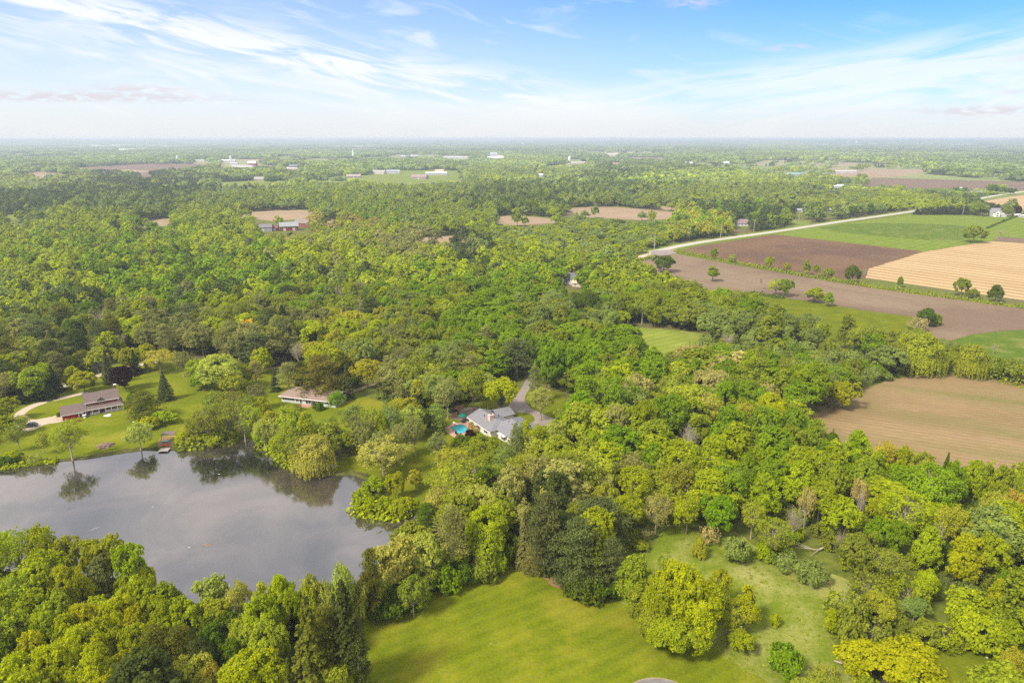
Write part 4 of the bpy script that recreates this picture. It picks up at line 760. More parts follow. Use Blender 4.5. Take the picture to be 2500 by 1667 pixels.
for a in [  # trees whose foot is seen: x, top, width, kind, tint, foot x, foot y, label
 (1223, 929, 98, 'umb', 'YB', 1223, 1012, 'umbrella-shaped bright yellow-green tree standing between the white house and its driveway'),
 (1319, 944, 72, 'bud1', 'PG', 1320, 1026, 'pale fine-twigged birch with white stems on the lawn beside the loop driveway'),
 (923, 1068, 128, 'bud2', 'PG', 938, 1160, 'wide pale half-leafed tree with dark limbs where the pond bank bends'),
 (960, 1149, 46, 'lumpy2', 'YB', 966, 1219, 'small bright lime tree on the lawn at the tip of the pond'),
 (1008, 1142, 32, 'col1', 'OG', 1015, 1194, 'slim orange-green young tree on the lawn behind the lime tree'),
 (762, 1066, 100, 'willow', 'PG', 770, 1150, 'yellow-green weeping willow hanging over the far pond bank'),
 (402, 903, 50, 'spruce1', 'CB', 405, 976, 'lone blue-green spruce on the open grass right of the red house'),
 (307, 888, 60, 'dense1', 'PU', 307, 952, 'dark purple rounded tree behind the chimney of the red house'),
 (268, 850, 42, 'spruce1', 'CB', 268, 937, 'tall blue-green spruce left of the purple tree'),
 (399, 852, 76, 'bud2', 'GD', 393, 908, 'golden tan rounded tree behind the lone spruce'),
 (208, 902, 58, 'dense1', 'YB', 208, 958, 'golden green rounded tree behind the garage wing of the red house'),
 (130, 888, 54, 'spruce1', 'CO', 134, 958, 'dark spruce at the right end of the evergreens by the curved drive'),
 (176, 1025, 78, 'bud2', 'AO', 178, 1124, 'wide thin budding tree in front of the red house at the water edge'),
 (102, 1052, 46, 'bud1', 'AO', 109, 1107, 'small thin tree with a dark trunk left of the wide budding tree'),
 (45, 1034, 52, 'bud1', 'OL', 49, 1100, 'thin budding tree at the far left of the pond shore'),
 (335, 1029, 66, 'airy1', 'PG', 345, 1100, 'pale leafy tree on the bank right of the burn pile'),
 (642, 845, 54, 'dense2', 'YB', 643, 912, 'bright yellow-green egg-shaped tree behind the tan-roofed house'),
 (1617, 619, 50, 'dense1', 'DG', 1620, 664, 'deep green rounded tree at the corner of the ploughed field near the road junction'),
 (1739, 645, 27, 'col1', 'G2', 1739, 687, 'narrow green tree standing alone in the ploughed field'),
 (1744, 603, 20, 'col1', 'G2', 1743, 632, 'tallest slim green tree at the left end of the hedge'),
 (1787, 619, 17, 'dense1', 'PG', 1787, 642, 'tiny pale tree second along the hedge from the road'),
 (1877, 624, 22, 'dense1', 'YG', 1877, 656, 'small round yellow-green tree third along the hedge'),
 (1920, 639, 18, 'dense1', 'YG', 1920, 664, 'low round yellow-green tree fourth along the hedge'),
 (1967, 632, 19, 'dense3', 'G2', 1967, 672, 'upright mid green tree fifth along the hedge'),
 (1991, 643, 16, 'airy1', 'G2', 1991, 676, 'thin green tree just right of the fifth hedge tree'),
 (2021, 651, 24, 'dense1', 'G2', 2021, 682, 'bushy green tree left of the largest hedge tree'),
 (2079, 643, 38, 'dense1', 'DG', 2079, 692, 'largest and darkest tree of the hedge across the fields'),
 (2107, 651, 17, 'bare1', 'TN', 2106, 690, 'bare twiggy tree right beside the darkest hedge tree'),
 (2196, 672, 15, 'dense1', 'G2', 2196, 702, 'tiny green tree in the hedge below the straw rows'),
 (2345, 675, 36, 'dense1', 'G2', 2345, 722, 'round green tree in the hedge in front of the straw rows'),
 (2374, 703, 30, 'dense1', 'G2', 2374, 728, 'low bushy green tree between the two round hedge trees at the right'),
 (2430, 693, 38, 'dense2', 'DG', 2428, 737, 'rounded dark green tree at the right end of the hedge'),
 (1856, 667, 14, 'bare1', 'TN', 1856, 708, 'thin bare sapling at the lower edge of the ploughed field'),
 (1892, 678, 44, 'airy1', 'PG', 1893, 722, 'pale bushy tree beside a dark one at the lower edge of the ploughed field'),
 (1918, 677, 36, 'dense1', 'G', 1916, 724, 'dark green bushy tree touching the pale one at the ploughed field'),
 (1986, 699, 46, 'dense1', 'YG', 1986, 738, 'round yellow-green tree on the grass strip below the ploughed field'),
 (2021, 711, 26, 'dense2', 'YG', 2021, 748, 'small upright tree right of the round tree on the grass strip'),
 (2255, 749, 46, 'dense1', 'DG', 2258, 796, 'dark bushy tree in the inner corner of the ploughed field'),
 (2236, 775, 42, 'shrub3', 'TN', 2238, 806, 'grey twiggy bush left of the dark tree in the field corner'),
 (2277, 768, 32, 'shrub1', 'G2', 2280, 793, 'low green bush at the right foot of the dark corner tree'),
 (2377, 547, 52, 'dense1', 'G2', 2376, 592, 'big green bushy tree between the green field and the straw rows'),
 (2442, 560, 24, 'bare1', 'TN', 2441, 577, 'low bare tree at the head of the straw rows'),
 (2391, 496, 36, 'dense1', 'G', 2391, 527, 'round green tree left of the white farmhouse'),
 (2456, 501, 26, 'dense1', 'G2', 2457, 529, 'round green tree right of the white farmhouse'),
 (2482, 501, 17, 'dense1', 'PU', 2482, 528, 'dark purple tree right of the white farmhouse'),
 (2467, 458, 25, 'dense1', 'DG', 2467, 475, 'lone dark tree beside the far stretch of the pale road'),
 (243, 412, 33, 'dense1', 'DK', 243, 423, 'dark round tree clump standing alone on the far brown field'),
 (2233, 816, 112, 'willow', 'AO', 2238, 908, 'large spreading willow between the two brown fields'),
 (2175, 835, 60, 'airy1', 'OL', 2178, 900, 'thin olive tree left of the large spreading willow'),
 (2371, 841, 74, 'willow', 'AO', 2366, 918, 'smaller drooping willow right of the large spreading willow'),
 (2310, 855, 50, 'airy1', 'AO', 2312, 908, 'thin olive-gold tree between the two willows of the field edge'),
 (2420, 868, 46, 'shrub2', 'OL', 2420, 922, 'olive shrub right of the smaller drooping willow'),
 (2465, 880, 50, 'shrub1', 'OL', 2465, 930, 'olive shrub near the right frame edge above the tan field'),
 (2505, 885, 50, 'shrub2', 'G2', 2505, 936, 'rightmost shrub above the tan field'),
 (2425, 838, 22, 'bare1', 'TN', 2424, 864, 'grey bare sapling on the green field behind the hedge'),
 (931, 1408, 66, 'bare2', 'TN', 890, 1503, 'dead white birch leaning over the left corner of the big lawn'),
 (2100, 820, 20, 'dense1', 'YG', 2100, 840, None)]:
    if a[7] is None: continue
    H_(a[0], a[1], a[2], a[3], a[4], None, (a[5], a[6]), a[7])
TREES[-1][6] = (0.2, 0.2, 0.1)
for i in range(14):   # dark belt by the white farmhouse
    x = 2238 + i*16.5; 
    if 2368 < x < 2372: continue
    H_(x, 507 - 10*math.sin(i*0.23+0.2) + (0 if i > 8 else 4) - (8 if i > 8 else 0), 26, 'pine2' if i % 3 else 'spruce1', 'CO', None, (x, 524 - (14 if i > 8 else 0)), None)
for (x, y) in ((875, 1215), (905, 1186), (935, 1235), (960, 1240), (985, 1236), (890, 1235)):
    H_(x+10, y-18, 50, 'shrub1' if x % 2 else 'shrub2', 'YG', None, (x+10, y+18))
NHAND = len(TREES)
# ------------------------------------------------------------ colour zones of the woods: x, y, tints, share of conifers, share of bare/airy
ZONES = [(60, 640, 'YG AO G', .03, .2), (300, 620, 'G YG OL', .0, .1), (520, 620, 'YG AO G', .02, .15), (120, 720, 'YG AO OL', .05, .3), (330, 720, 'G DG YG', .02, .15), (600, 700, 'G YG DG', .03, .2), (60, 800, 'YG GG OL', .1, .35), (200, 800, 'GG OL DG', .35, .3),
 (420, 780, 'G DG BN', .15, .3), (560, 800, 'YG OL G', .1, .25), (700, 790, 'OL BN G', .2, .35), (640, 860, 'BN OL G2', .25, .45), (500, 690, 'DG G G', .0, .1), (820, 640, 'YG YB BR', .02, .2), (900, 600, 'AO BR YG', .0, .4), (1000, 610, 'BR BR BN', .0, .8), (1060, 640, 'BR YG AO', .05, .5),
 (800, 720, 'G2 GG YG', .05, .2), (950, 700, 'YG AO G', .02, .15), (1150, 640, 'CO BN GG', .4, .3), (1100, 700, 'YG G G2', .02, .1), (950, 790, 'G2 G GG', .02, .25), (1080, 790, 'G G2 YG', .02, .1), (1200, 760, 'G G YG', .0, .1), (1060, 850, 'OL G2 G', .03, .3), (1180, 840, 'G G G', .0, .05), (1320, 800, 'GG GG OL', .02, .2),
 (1420, 800, 'GG OL DG', .02, .2), (1250, 700, 'G YG G2', .02, .1), (1350, 730, 'G G YG', .02, .05), (1550, 740, 'G2 YG G', .02, .1), (1650, 720, 'YG OL G2', .0, .15), (1800, 760, 'G2 YG G', .0, .15), (1980, 780, 'G2 YG OL', .0, .15), (2080, 790, 'G2 YG OL', .0, .2), (1760, 850, 'GG G2 OL', .02, .45), (1900, 860, 'GG OL G2', .02, .45), (2030, 870, 'GG OL G', .02, .4),
 (1600, 870, 'G G2 YG', .02, .1), (1700, 930, 'G G2 TN', .02, .25), (1400, 900, 'G G G2', .0, .05), (1250, 900, 'G G G2', .05, .1), (1620, 1000, 'AO G OL', .02, .25), (1700, 1100, 'G G2 GG', .02, .2), (1850, 1050, 'G G G2', .0, .08), (1950, 1120, 'G G YG', .0, .06), (2100, 1120, 'G YG G', .0, .06), (2300, 1180, 'G G YG', .0, .06), (2450, 1200, 'G AO YG', .0, .2),
 (1400, 1120, 'AO YG BR', .03, .4), (1550, 1180, 'BR AO YG', .02, .55), (1250, 1160, 'AO BR GG', .1, .5), (1150, 1150, 'AO OL YG', .05, .5), (1380, 1200, 'BR OL OL', .1, .5), (1900, 1200, 'G YG YG', .0, .1), (2150, 1300, 'G YG G2', .0, .12), (2350, 1350, 'YG G YG', .0, .1), (2200, 1420, 'OL YG GG', .0, .3), (2400, 1450, 'G2 YG GG', .0, .2), (2200, 1520, 'OL YG G2', .0, .25),
 (2460, 1520, 'G2 YG YG', .0, .15), (1050, 1130, 'PG AO OG', .02, .4), (1250, 1080, 'YG G2 AO', .0, .2), (1400, 1050, 'YG G G2', .0, .15), (60, 900, 'CO OL BR', .45, .3), (350, 830, 'YG BN OL', .2, .3), (450, 840, 'BN YG OL', .1, .4), (850, 850, 'OG YG BN', .1, .3), (980, 880, 'BN OL GG', .05, .6), (900, 960, 'GG OL BN', .0, .6),
 (200, 1350, 'YG AO YG', .0, .2), (100, 1500, 'YG YB YG', .0, .05), (400, 1500, 'G2 YG YB', .06, .05), (600, 1550, 'G2 YG G', .1, .05), (750, 1600, 'CO G DG', .3, .1), (1030, 1350, 'OL DG YG', .1, .2), (1150, 1300, 'AO YG DG', .15, .2), (1300, 1260, 'OL CO BR', .35, .3),
 (60, 560, 'GG AO G2', .05, .3), (200, 560, 'G2 AO YG', .02, .2), (400, 580, 'G G2 YG', .02, .15), (560, 560, 'G2 AO YG', .03, .15), (900, 540, 'G2 GG G', .03, .2), (860, 560, 'RU G2 AO', .0, .3), (1150, 560, 'G2 GG YG', .0, .25), (1300, 590, 'GG YG AO', .02, .3), (1250, 650, 'G2 YG AO', .02, .2), (1450, 600, 'GG YG OL', .02, .3), (1500, 560, 'GG YG G2', .02, .2),
 (1700, 560, 'AO OG G', .05, .2), (1850, 540, 'CO G DG', .45, .1), (1950, 530, 'GG DG OL', .1, .2), (60, 500, 'DG CO OL', .55, .2), (200, 480, 'CO DG OL', .7, .1), (350, 470, 'CO CO OL', .7, .1), (480, 470, 'CO GG OL', .6, .1), (60, 460, 'GG OL BN', .2, .3), (300, 510, 'GG DG OL', .2, .2), (600, 490, 'GG G2 OL', .05, .2), (800, 490, 'GG G2 YG', .03, .2),
 (1000, 480, 'G2 AO GG', .05, .2), (1100, 470, 'GG AO G2', .05, .25), (1250, 480, 'DG G2 GG', .2, .2), (1400, 470, 'GG DG AO', .15, .2), (1500, 450, 'DG GG CO', .3, .2), (1600, 450, 'GG DG AO', .15, .2), (1750, 480, 'GG OL AO', .03, .3), (1900, 470, 'GG AO OL', .03, .3), (2000, 500, 'AO GG OL', .02, .3), (2200, 480, 'YG YG AO', .0, .1), (2100, 475, 'GG YG AO', .03, .2),
 (2300, 470, 'DG GG G2', .1, .2), (1800, 430, 'GG G2 AO', .05, .2), (1700, 400, 'GG DG G2', .1, .2), (1950, 400, 'GG G2 AO', .1, .2), (2200, 390, 'GG DG AO', .1, .2), (2400, 400, 'GG DG GG', .1, .2), (1300, 430, 'GG GG AO', .1, .2), (1000, 400, 'GG DG GG', .1, .2), (700, 420, 'GG DG AO', .1, .2), (300, 390, 'GG DG GG', .1, .2), (100, 390, 'GG DG GG', .1, .2),
 (500, 370, 'GG GG DG', .05, .2), (1500, 370, 'GG GG DG', .1, .2), (2200, 360, 'DG GG GG', .1, .2), (1700, 640, 'OL G2 GG', .05, .2), (2280, 895, 'OL GG AO', .0, .3)]
ZX = np.array([[z[0], z[1]] for z in ZONES], float)
TN = list(T.keys())
def zone(px, py, r):
    """for many trees: tint rgb, conifer flag, airy flag"""
    px = np.asarray(px, float); py = np.asarray(py, float); n = len(px)
    sc = np.clip((py-330)/470, 0.10, 1.4)
    jx = px + r.normal(size=n)*28*sc; jy = py + r.normal(size=n)*16*sc
    best = np.zeros(n, int); bd = np.full(n, 1e18)
    for i in range(len(ZONES)):
        d = (jx-ZX[i, 0])**2 + ((jy-ZX[i, 1])*1.8/np.clip(sc, 0.35, 1))**2; k = d < bd; bd[k] = d[k]; best[k] = i
    tints = [z[2].split() for z in ZONES]; pick = r.choice(3, n, p=[.45, .3, .25])
    code = [tints[b][p] for b, p in zip(best, pick)]
    con = r.random(n) < np.array([ZONES[b][3] for b in best]); airy = r.random(n) < np.array([ZONES[b][4] for b in best])
    return code, con, airy
def hides(X, Y, Hh, Rr):
    """True where a tree would cover ground that the photograph shows open"""
    bad = np.zeros(len(X), bool); P = []
    for dz, dx in ((0.15, 0), (0.97, 0), (0.6, -0.75), (0.6, 0.75)):
        z = Hh*dz; x = X + Rr*dx; f = Y*CP - (z-CAM_H)*SP; u = Y*SP + (z-CAM_H)*CP; P.append((1250 + FPX*x/f, 833.5 - FPX*u/f))
    lucky = r.random(len(X)) < 0.10
    for vi, poly in enumerate(VIS):
        a = np.array([(q[0], q[1]) for q in poly]); x0, y0 = a.min(0); x1, y1 = a.max(0)
        for px, py in P:
            m = (px > x0) & (px < x1) & (py > y0) & (py < y1) & ~bad
            if FARV <= vi < FAREND: m &= ~lucky
            if m.any(): bad[np.where(m)[0][inpoly(px[m], py[m], poly)]] = True
    return bad
KB = [(np.array(k).min(0), np.array(k).max(0), k) for k in KEEP]
def inkeep(X, Y, m=1.5):
    bad = np.zeros(len(X), bool)
    for lo, hi, k in KB:
        q = (X > lo[0]-m) & (X < hi[0]+m) & (Y > lo[1]-m) & (Y < hi[1]+m) & ~bad
        if q.any():
            i = np.where(q)[0]; z = inpoly(X[i], Y[i], k)
            for ox, oy in ((m, 0), (-m, 0), (0, m), (0, -m)): z |= inpoly(X[i]+ox, Y[i]+oy, k)
            bad[i[z]] = True
    return bad
# houses and other things that must stay in view: pixel boxes
for b in ((140, 915, 320, 1030), (680, 935, 822, 1000), (1085, 998, 1232, 1078), (1372, 675, 1436, 698), (1148, 705, 1172, 722), (765, 786, 800, 800), (628, 550, 762, 568), (1798, 536, 1822, 552), (1372, 516, 1400, 530), (2405, 505, 2450, 530), (195, 882, 215, 895),
          (385, 1050, 425, 1100), (235, 1075, 285, 1095), (1600, 1340, 1600, 1340), (1330, 960, 1370, 1000), (1950, 510, 1982, 518), (2005, 510, 2035, 520), (2026, 450, 2052, 462), (1928, 422, 1960, 432), (56, 452, 92, 460), (1296, 429, 1334, 434), (2036, 414, 2072, 424), (470, 392, 512, 396), (535, 388, 640, 410), (695, 405, 735, 416), (1050, 412, 1085, 432), (905, 415, 1000, 440), (1384, 388, 1420, 404), (1480, 375, 1510, 384), (1188, 375, 1232, 388), (1095, 382, 1150, 391), (858, 368, 866, 378), (1142, 498, 1160, 508)):
    if b[2] > b[0] and b[1] < 930 or b[3] > 900: VIS.append([(b[0], b[1]), (b[2], b[1]), (b[2], b[3]), (b[0], b[3])])
def ring(d0, d1, s, r, jit=0.42, half=38.5):
    out = []; d = d0
    while d < d1:
        st = s(d) if callable(s) else s; n = max(1, int(2*R(half)*d/st)); a = (np.arange(n) + r.uniform(-jit, jit, n))/n*2*R(half) - R(half); dd = d + r.uniform(-jit, jit, n)*st
        out.append(np.stack([np.sin(a)*dd, np.cos(a)*dd], 1)); d += st*0.9
    return np.concatenate(out)
r = np.random.default_rng(99)
STUFF = {'broadleaf_woodland': [], 'conifer_woodland': [], 'shrub_thicket': []}    # x, y, z, proto, sxy, sz, rot, tint
# near wood: everything to 430 m
P = ring(104, 430, 7.6, r, half=46); X, Y = P[:, 0], P[:, 1]
px = 1250 + FPX*X/(Y*CP+CAM_H*SP); py = 833.5 - FPX*(Y*SP-CAM_H*CP)/(Y*CP+CAM_H*SP)
code, con, airy = zone(px, py, r)
hh = r.uniform(9.0, 18.5, len(X)); RR = r.uniform(3.2, 6.8, len(X))*np.clip(hh/13, 0.8, 1.15)
scrub = inpoly(px, py, [(1560, 1470), (1700, 1330), (1800, 1290), (2080, 1400), (2250, 1420), (2520, 1420), (2520, 1690), (1850, 1690), (1500, 1480)]) | inpoly(px, py, [(1650, 850), (1740, 835), (2100, 860), (2160, 930), (2040, 960), (1900, 930), (1700, 905)]) | inpoly(px, py, [(1420, 640), (1500, 560), (1300, 560), (1150, 600), (1300, 650)])
hh[scrub] = r.uniform(2.8, 7.5, scrub.sum()); RR[scrub] = r.uniform(2.6, 4.0, scrub.sum())
ok = ~inkeep(X, Y, 2.5)
meadow_open = inpoly(px, py, [(1640, 1320), (1800, 1300), (2090, 1425), (2030, 1600), (1800, 1640), (1850, 1450)])
ok &= ~(meadow_open & (r.random(len(X)) < 0.62))
ok &= ~hides(X, Y, hh, RR)
HX = np.array([[t[0], t[1], t[3]*PROTO[t[2]]['R']] for t in TREES])
for i in np.where(ok)[0]:
    d = np.hypot(HX[:, 0]-X[i], HX[:, 1]-Y[i]) - HX[:, 2]*0.62 - RR[i]*0.62
    if (d < 0).any(): ok[i] = False
# extra: retry hidden spots with lower undergrowth
low = ~ok & ~inkeep(X, Y, 1.2) & ~meadow_open
near = []
for i in np.where(ok)[0]:
    c0 = code[i]
    if hh[i] < 7.6: kind = ('shrub1', 'shrub2', 'shrub3')[2 if airy[i] else r.integers(0, 2)]
    elif con[i]: kind = ('spruce1', 'pine1', 'pine2', 'pine3')[r.integers(0, 4)]; c0 = ('CO', 'CB', 'CY', 'BN')[r.integers(0, 4)]
    elif airy[i]: kind = ('airy1', 'airy2', 'bud1', 'bud2', 'bare1')[r.choice(5, p=[.35, .22, .18, .21, .04])]
    else: kind = ('dense1', 'dense2', 'dense3', 'lumpy1', 'lumpy2', 'fine1', 'col1')[r.choice(7, p=[.24, .22, .16, .12, .1, .12, .04])]
    p = PROTO[kind]; sxy = RR[i]/p['R']*(1.12 if hh[i] > 8 else 1.15); sz = hh[i]/p['H']
    near.append([X[i], Y[i], kind, sxy, sz, r.uniform(0, 6.28), tuple(np.array(T[c0])*r.uniform(0.85, 1.15)), None, c0])
allnear = TREES + near
# individuals: hand-read trees, then the largest in the picture, up to about 300 broadleaf
def inframe(t):
    q = PX(t[0], t[1], t[4]*PROTO[t[2]]['H']*0.6); return -60 < q[0] < 2560 and q[1] < 1740
cnt = {}; INDIV = []; REST = []
near.sort(key=lambda t: t[1] - (40 if not inframe(t) else 0)*-10)
LIM = dict(broadleaf_tree=300, spruce_tree=60, pine_tree=70, bare_tree=40, shrub=110, willow_tree=30)
for t in TREES + near:
    nme = NAME[t[2]]
    if inframe(t) and cnt.get(nme, 0) < LIM[nme]: cnt[nme] = cnt.get(nme, 0)+1; INDIV.append(t)
    else: REST.append(t)
print('individuals', cnt, 'rest near', len(REST))
LAND = [('the white house', 1215, 1050), ('the swimming pool', 1124, 1048), ('the red house', 240, 985), ('the tan-roofed house', 750, 965), ('the burn pile', 257, 1087), ('the playset by the pond', 405, 1078), ('the dead white birch', 905, 1450),
        ('the turning circle', 1618, 1665), ('the fallen white log', 2037, 1330), ('the tip of the pond', 960, 1262), ('the mown hay patch', 1610, 825), ('the tan field left tip', 1960, 1035), ('the spreading willow', 2233, 860), ('the umbrella-shaped tree', 1223, 970),
        ('the loop driveway', 1290, 1000), ('the road junction', 1615, 616), ('the purple tree', 307, 920), ('the lone blue-green spruce', 403, 940), ('the vivid yellow tree', 604, 785), ('the lower right grass clearing', 2340, 1620), ('the big lawn', 1240, 1520), ('the near shore at the left edge', 0, 1400),
        ('the weeping willow on the far bank', 765, 1110), ('the rough meadow', 1960, 1480), ('the lower right corner', 2490, 1660), ('the lower left corner', 5, 1660), ('the white farmhouse', 2427, 518), ('the red barn', 710, 555)]
ORD = ['', 'second ', 'third ', 'fourth ', 'fifth ', 'sixth ', 'seventh ', 'eighth ', 'ninth ', 'tenth ', 'eleventh ', 'twelfth ', 'thirteenth ', 'fourteenth ', 'fifteenth ']
lab = {}
for t in INDIV:
    if t[7]: continue
    q = PX(t[0], t[1], t[4]*PROTO[t[2]]['H']*0.6); L = sorted((math.hypot(q[0]-l[1], q[1]-l[2]), l) for l in LAND)
    d, l = L[0]; dx, dy = q[0]-l[1], q[1]-l[2]
    side = ('left of' if dx < 0 else 'right of') if abs(dx) > abs(dy) else ('above' if dy < 0 else 'below')
    lab.setdefault((CW[t[8]], FW[t[2]], side, l[0]), []).append((d, t))
for (cw, fw, side, ln), v in lab.items():
    v.sort(key=lambda z: z[0])
    for i, (d, t) in enumerate(v):
        o_ = '' if len(v) == 1 else ('nearest ' if i == 0 else ORD[min(i, 14)] + 'nearest ')
        t[7] = (o_ + cw + ' ' + fw + ' ' + side + ' ' + ln)
def place(t):
    p = PROTO[t[2]]; nme = NAME[t[2]]
    o = thing(nme, (t[0], t[1], 0), t[5], t[7], CATN[nme], GRP[nme]); o.scale = (t[3], t[3], t[4])
    for part in ('trunk', 'crown'):
        if p[part] is None: continue
        c_ = bpy.data.objects.new(part, p[part]); col.objects.link(c_); c_.parent = o
        if part == 'crown': c_['tint'] = [float(q) for q in t[6]]
    return o
for t in INDIV: place(t)
for t in REST:
    nme = NAME[t[2]]; g = 'conifer_woodland' if nme in ('spruce_tree', 'pine_tree') else ('shrub_thicket' if nme == 'shrub' else 'broadleaf_woodland')
    STUFF[g].append((t[0], t[1], 0.0, t[2], t[3], t[4], t[5], t[6]))
# undergrowth fills gaps between the near trees
P = ring(106, 330, 5.2, r, half=46); X, Y = P[:, 0], P[:, 1]; hh = r.uniform(1.6, 4.2, len(X)); rr_ = r.uniform(1.8, 3.0, len(X))
ok = ~inkeep(X, Y, 1.6) & ~hides(X, Y, hh, rr_) & (r.random(len(X)) < 0.75)
px = 1250 + FPX*X/(Y*CP+CAM_H*SP); py = 833.5 - FPX*(Y*SP-CAM_H*CP)/(Y*CP+CAM_H*SP); code, con, airy = zone(px, py, r)
for i in np.where(ok)[0]:
    k = ('shrub1', 'shrub2', 'shrub3')[r.integers(0, 3)]; c0 = code[i] if r.random() < 0.5 else ('DG', 'G2', 'OL', 'BN')[r.integers(0, 4)]
    STUFF['shrub_thicket'].append((X[i], Y[i], 0.0, k, rr_[i]/PROTO[k]['R'], hh[i]/PROTO[k]['H'], r.uniform(0, 6.28), tuple(np.array(T[c0])*r.uniform(0.7, 1.0))))
# rough tufts on the meadow
mp = gpts([(1560, 1450), (1640, 1300), (1800, 1300), (2090, 1425), (2060, 1600), (2000, 1700), (1800, 1640)]); a_ = np.array(mp)
X = r.uniform(a_[:, 0].min(), a_[:, 0].max(), 2000); Y = r.uniform(a_[:, 1].min(), a_[:, 1].max(), 2000); ok = inpoly(X, Y, mp) & (np.sin(X*0.21+Y*0.1)+np.sin(Y*0.33-X*0.12+1) + r.normal(size=2000)*0.9 > 0.3)
for i in np.where(ok)[0]:
    STUFF['shrub_thicket'].append((X[i], Y[i], -0.1, 'shrub3', r.uniform(.05, .17), r.uniform(.04, .09), r.uniform(0, 6.28), tuple(np.array(T[('PG', 'OL', 'YG', 'AO')[r.integers(0, 4)]])*r.uniform(0.95, 1.25))))
# middle and far woods
def band(d0, d1, s, h, Rr, kinds, kc, ks, zoff=False, scale_f=None, gapn=None):
    P = ring(d0, d1, s, r, half=38.5); X, Y = P[:, 0], P[:, 1]; n = len(X)
    f = Y*CP+CAM_H*SP; px = 1250 + FPX*X/f; py = 833.5 - FPX*(Y*SP-CAM_H*CP)/f
    hh = r.uniform(h[0], h[1], n); R_ = r.uniform(Rr[0], Rr[1], n)
    scr = inpoly(px, py, [(2040, 455), (2420, 468), (2400, 500), (2240, 512), (2020, 525), (1940, 500)]) | inpoly(px, py, [(1230, 560), (1500, 540), (1660, 560), (1590, 620), (1420, 650), (1150, 620)])
    hh[scr] *= 0.5
    ok = ~hides(X, Y, hh, R_)
    ok &= ~inkeep(X, Y, 4.0) | ((r.random(n) < 0.04) & (d0 >= 430) & (Y > 1000))
    if d0 >= 1400:
        q = np.sin(X*0.0031+1.3*np.sin(Y*0.0009)+0.5)*np.sin(Y*0.00125+0.7+1.1*np.sin(X*0.0013)) + 0.25*np.sin(X*0.0087+Y*0.003); ok &= ~((q > 0.42) & (r.random(n) < 0.955))
    idx = np.where(ok)[0]; X, Y, px, py, hh, R_ = X[idx], Y[idx], px[idx], py[idx], hh[idx], R_[idx]
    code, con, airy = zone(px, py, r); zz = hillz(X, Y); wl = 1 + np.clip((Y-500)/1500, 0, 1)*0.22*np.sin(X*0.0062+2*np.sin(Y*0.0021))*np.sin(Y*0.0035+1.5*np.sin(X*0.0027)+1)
    for i in range(len(X)):
        if con[i]: k = kc; c0 = ('CO', 'CB', 'DG', 'CO')[r.integers(0, 4)]; g = 'conifer_woodland'
        else: k = kinds[-1] if airy[i] and len(kinds) > 3 else kinds[r.integers(0, 3 if len(kinds) > 2 else len(kinds))]; c0 = code[i]; g = 'broadleaf_woodland'
        s_ = (scale_f(math.hypot(X[i], Y[i])) if scale_f else R_[i]/PROTO[k]['R'])*1.1
        STUFF[g].append((X[i], Y[i], zz[i], k, s_, hh[i]/PROTO[k]['H'], r.uniform(0, 6.28), tuple(np.array(T[c0])*r.uniform(0.8, 1.2)*wl[i]*1.12*(1 - 0.06*min(1, Y[i]/3000), 1.0, 1 + 0.5*min(1, Y[i]/3000)))))  # tint turns bluer with distance: aerial haze put into the leaf colour
    print('band', d0, d1, len(X))
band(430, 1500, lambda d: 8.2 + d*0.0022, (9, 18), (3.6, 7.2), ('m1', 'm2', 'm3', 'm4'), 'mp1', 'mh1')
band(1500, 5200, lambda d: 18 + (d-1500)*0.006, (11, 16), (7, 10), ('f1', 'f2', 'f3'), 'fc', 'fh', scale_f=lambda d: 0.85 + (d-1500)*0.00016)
band(5200, 26000, lambda d: d*0.0085, (11, 16), (20, 30), ('g1', 'g2'), 'gc', None, scale_f=lambda d: d/6500)
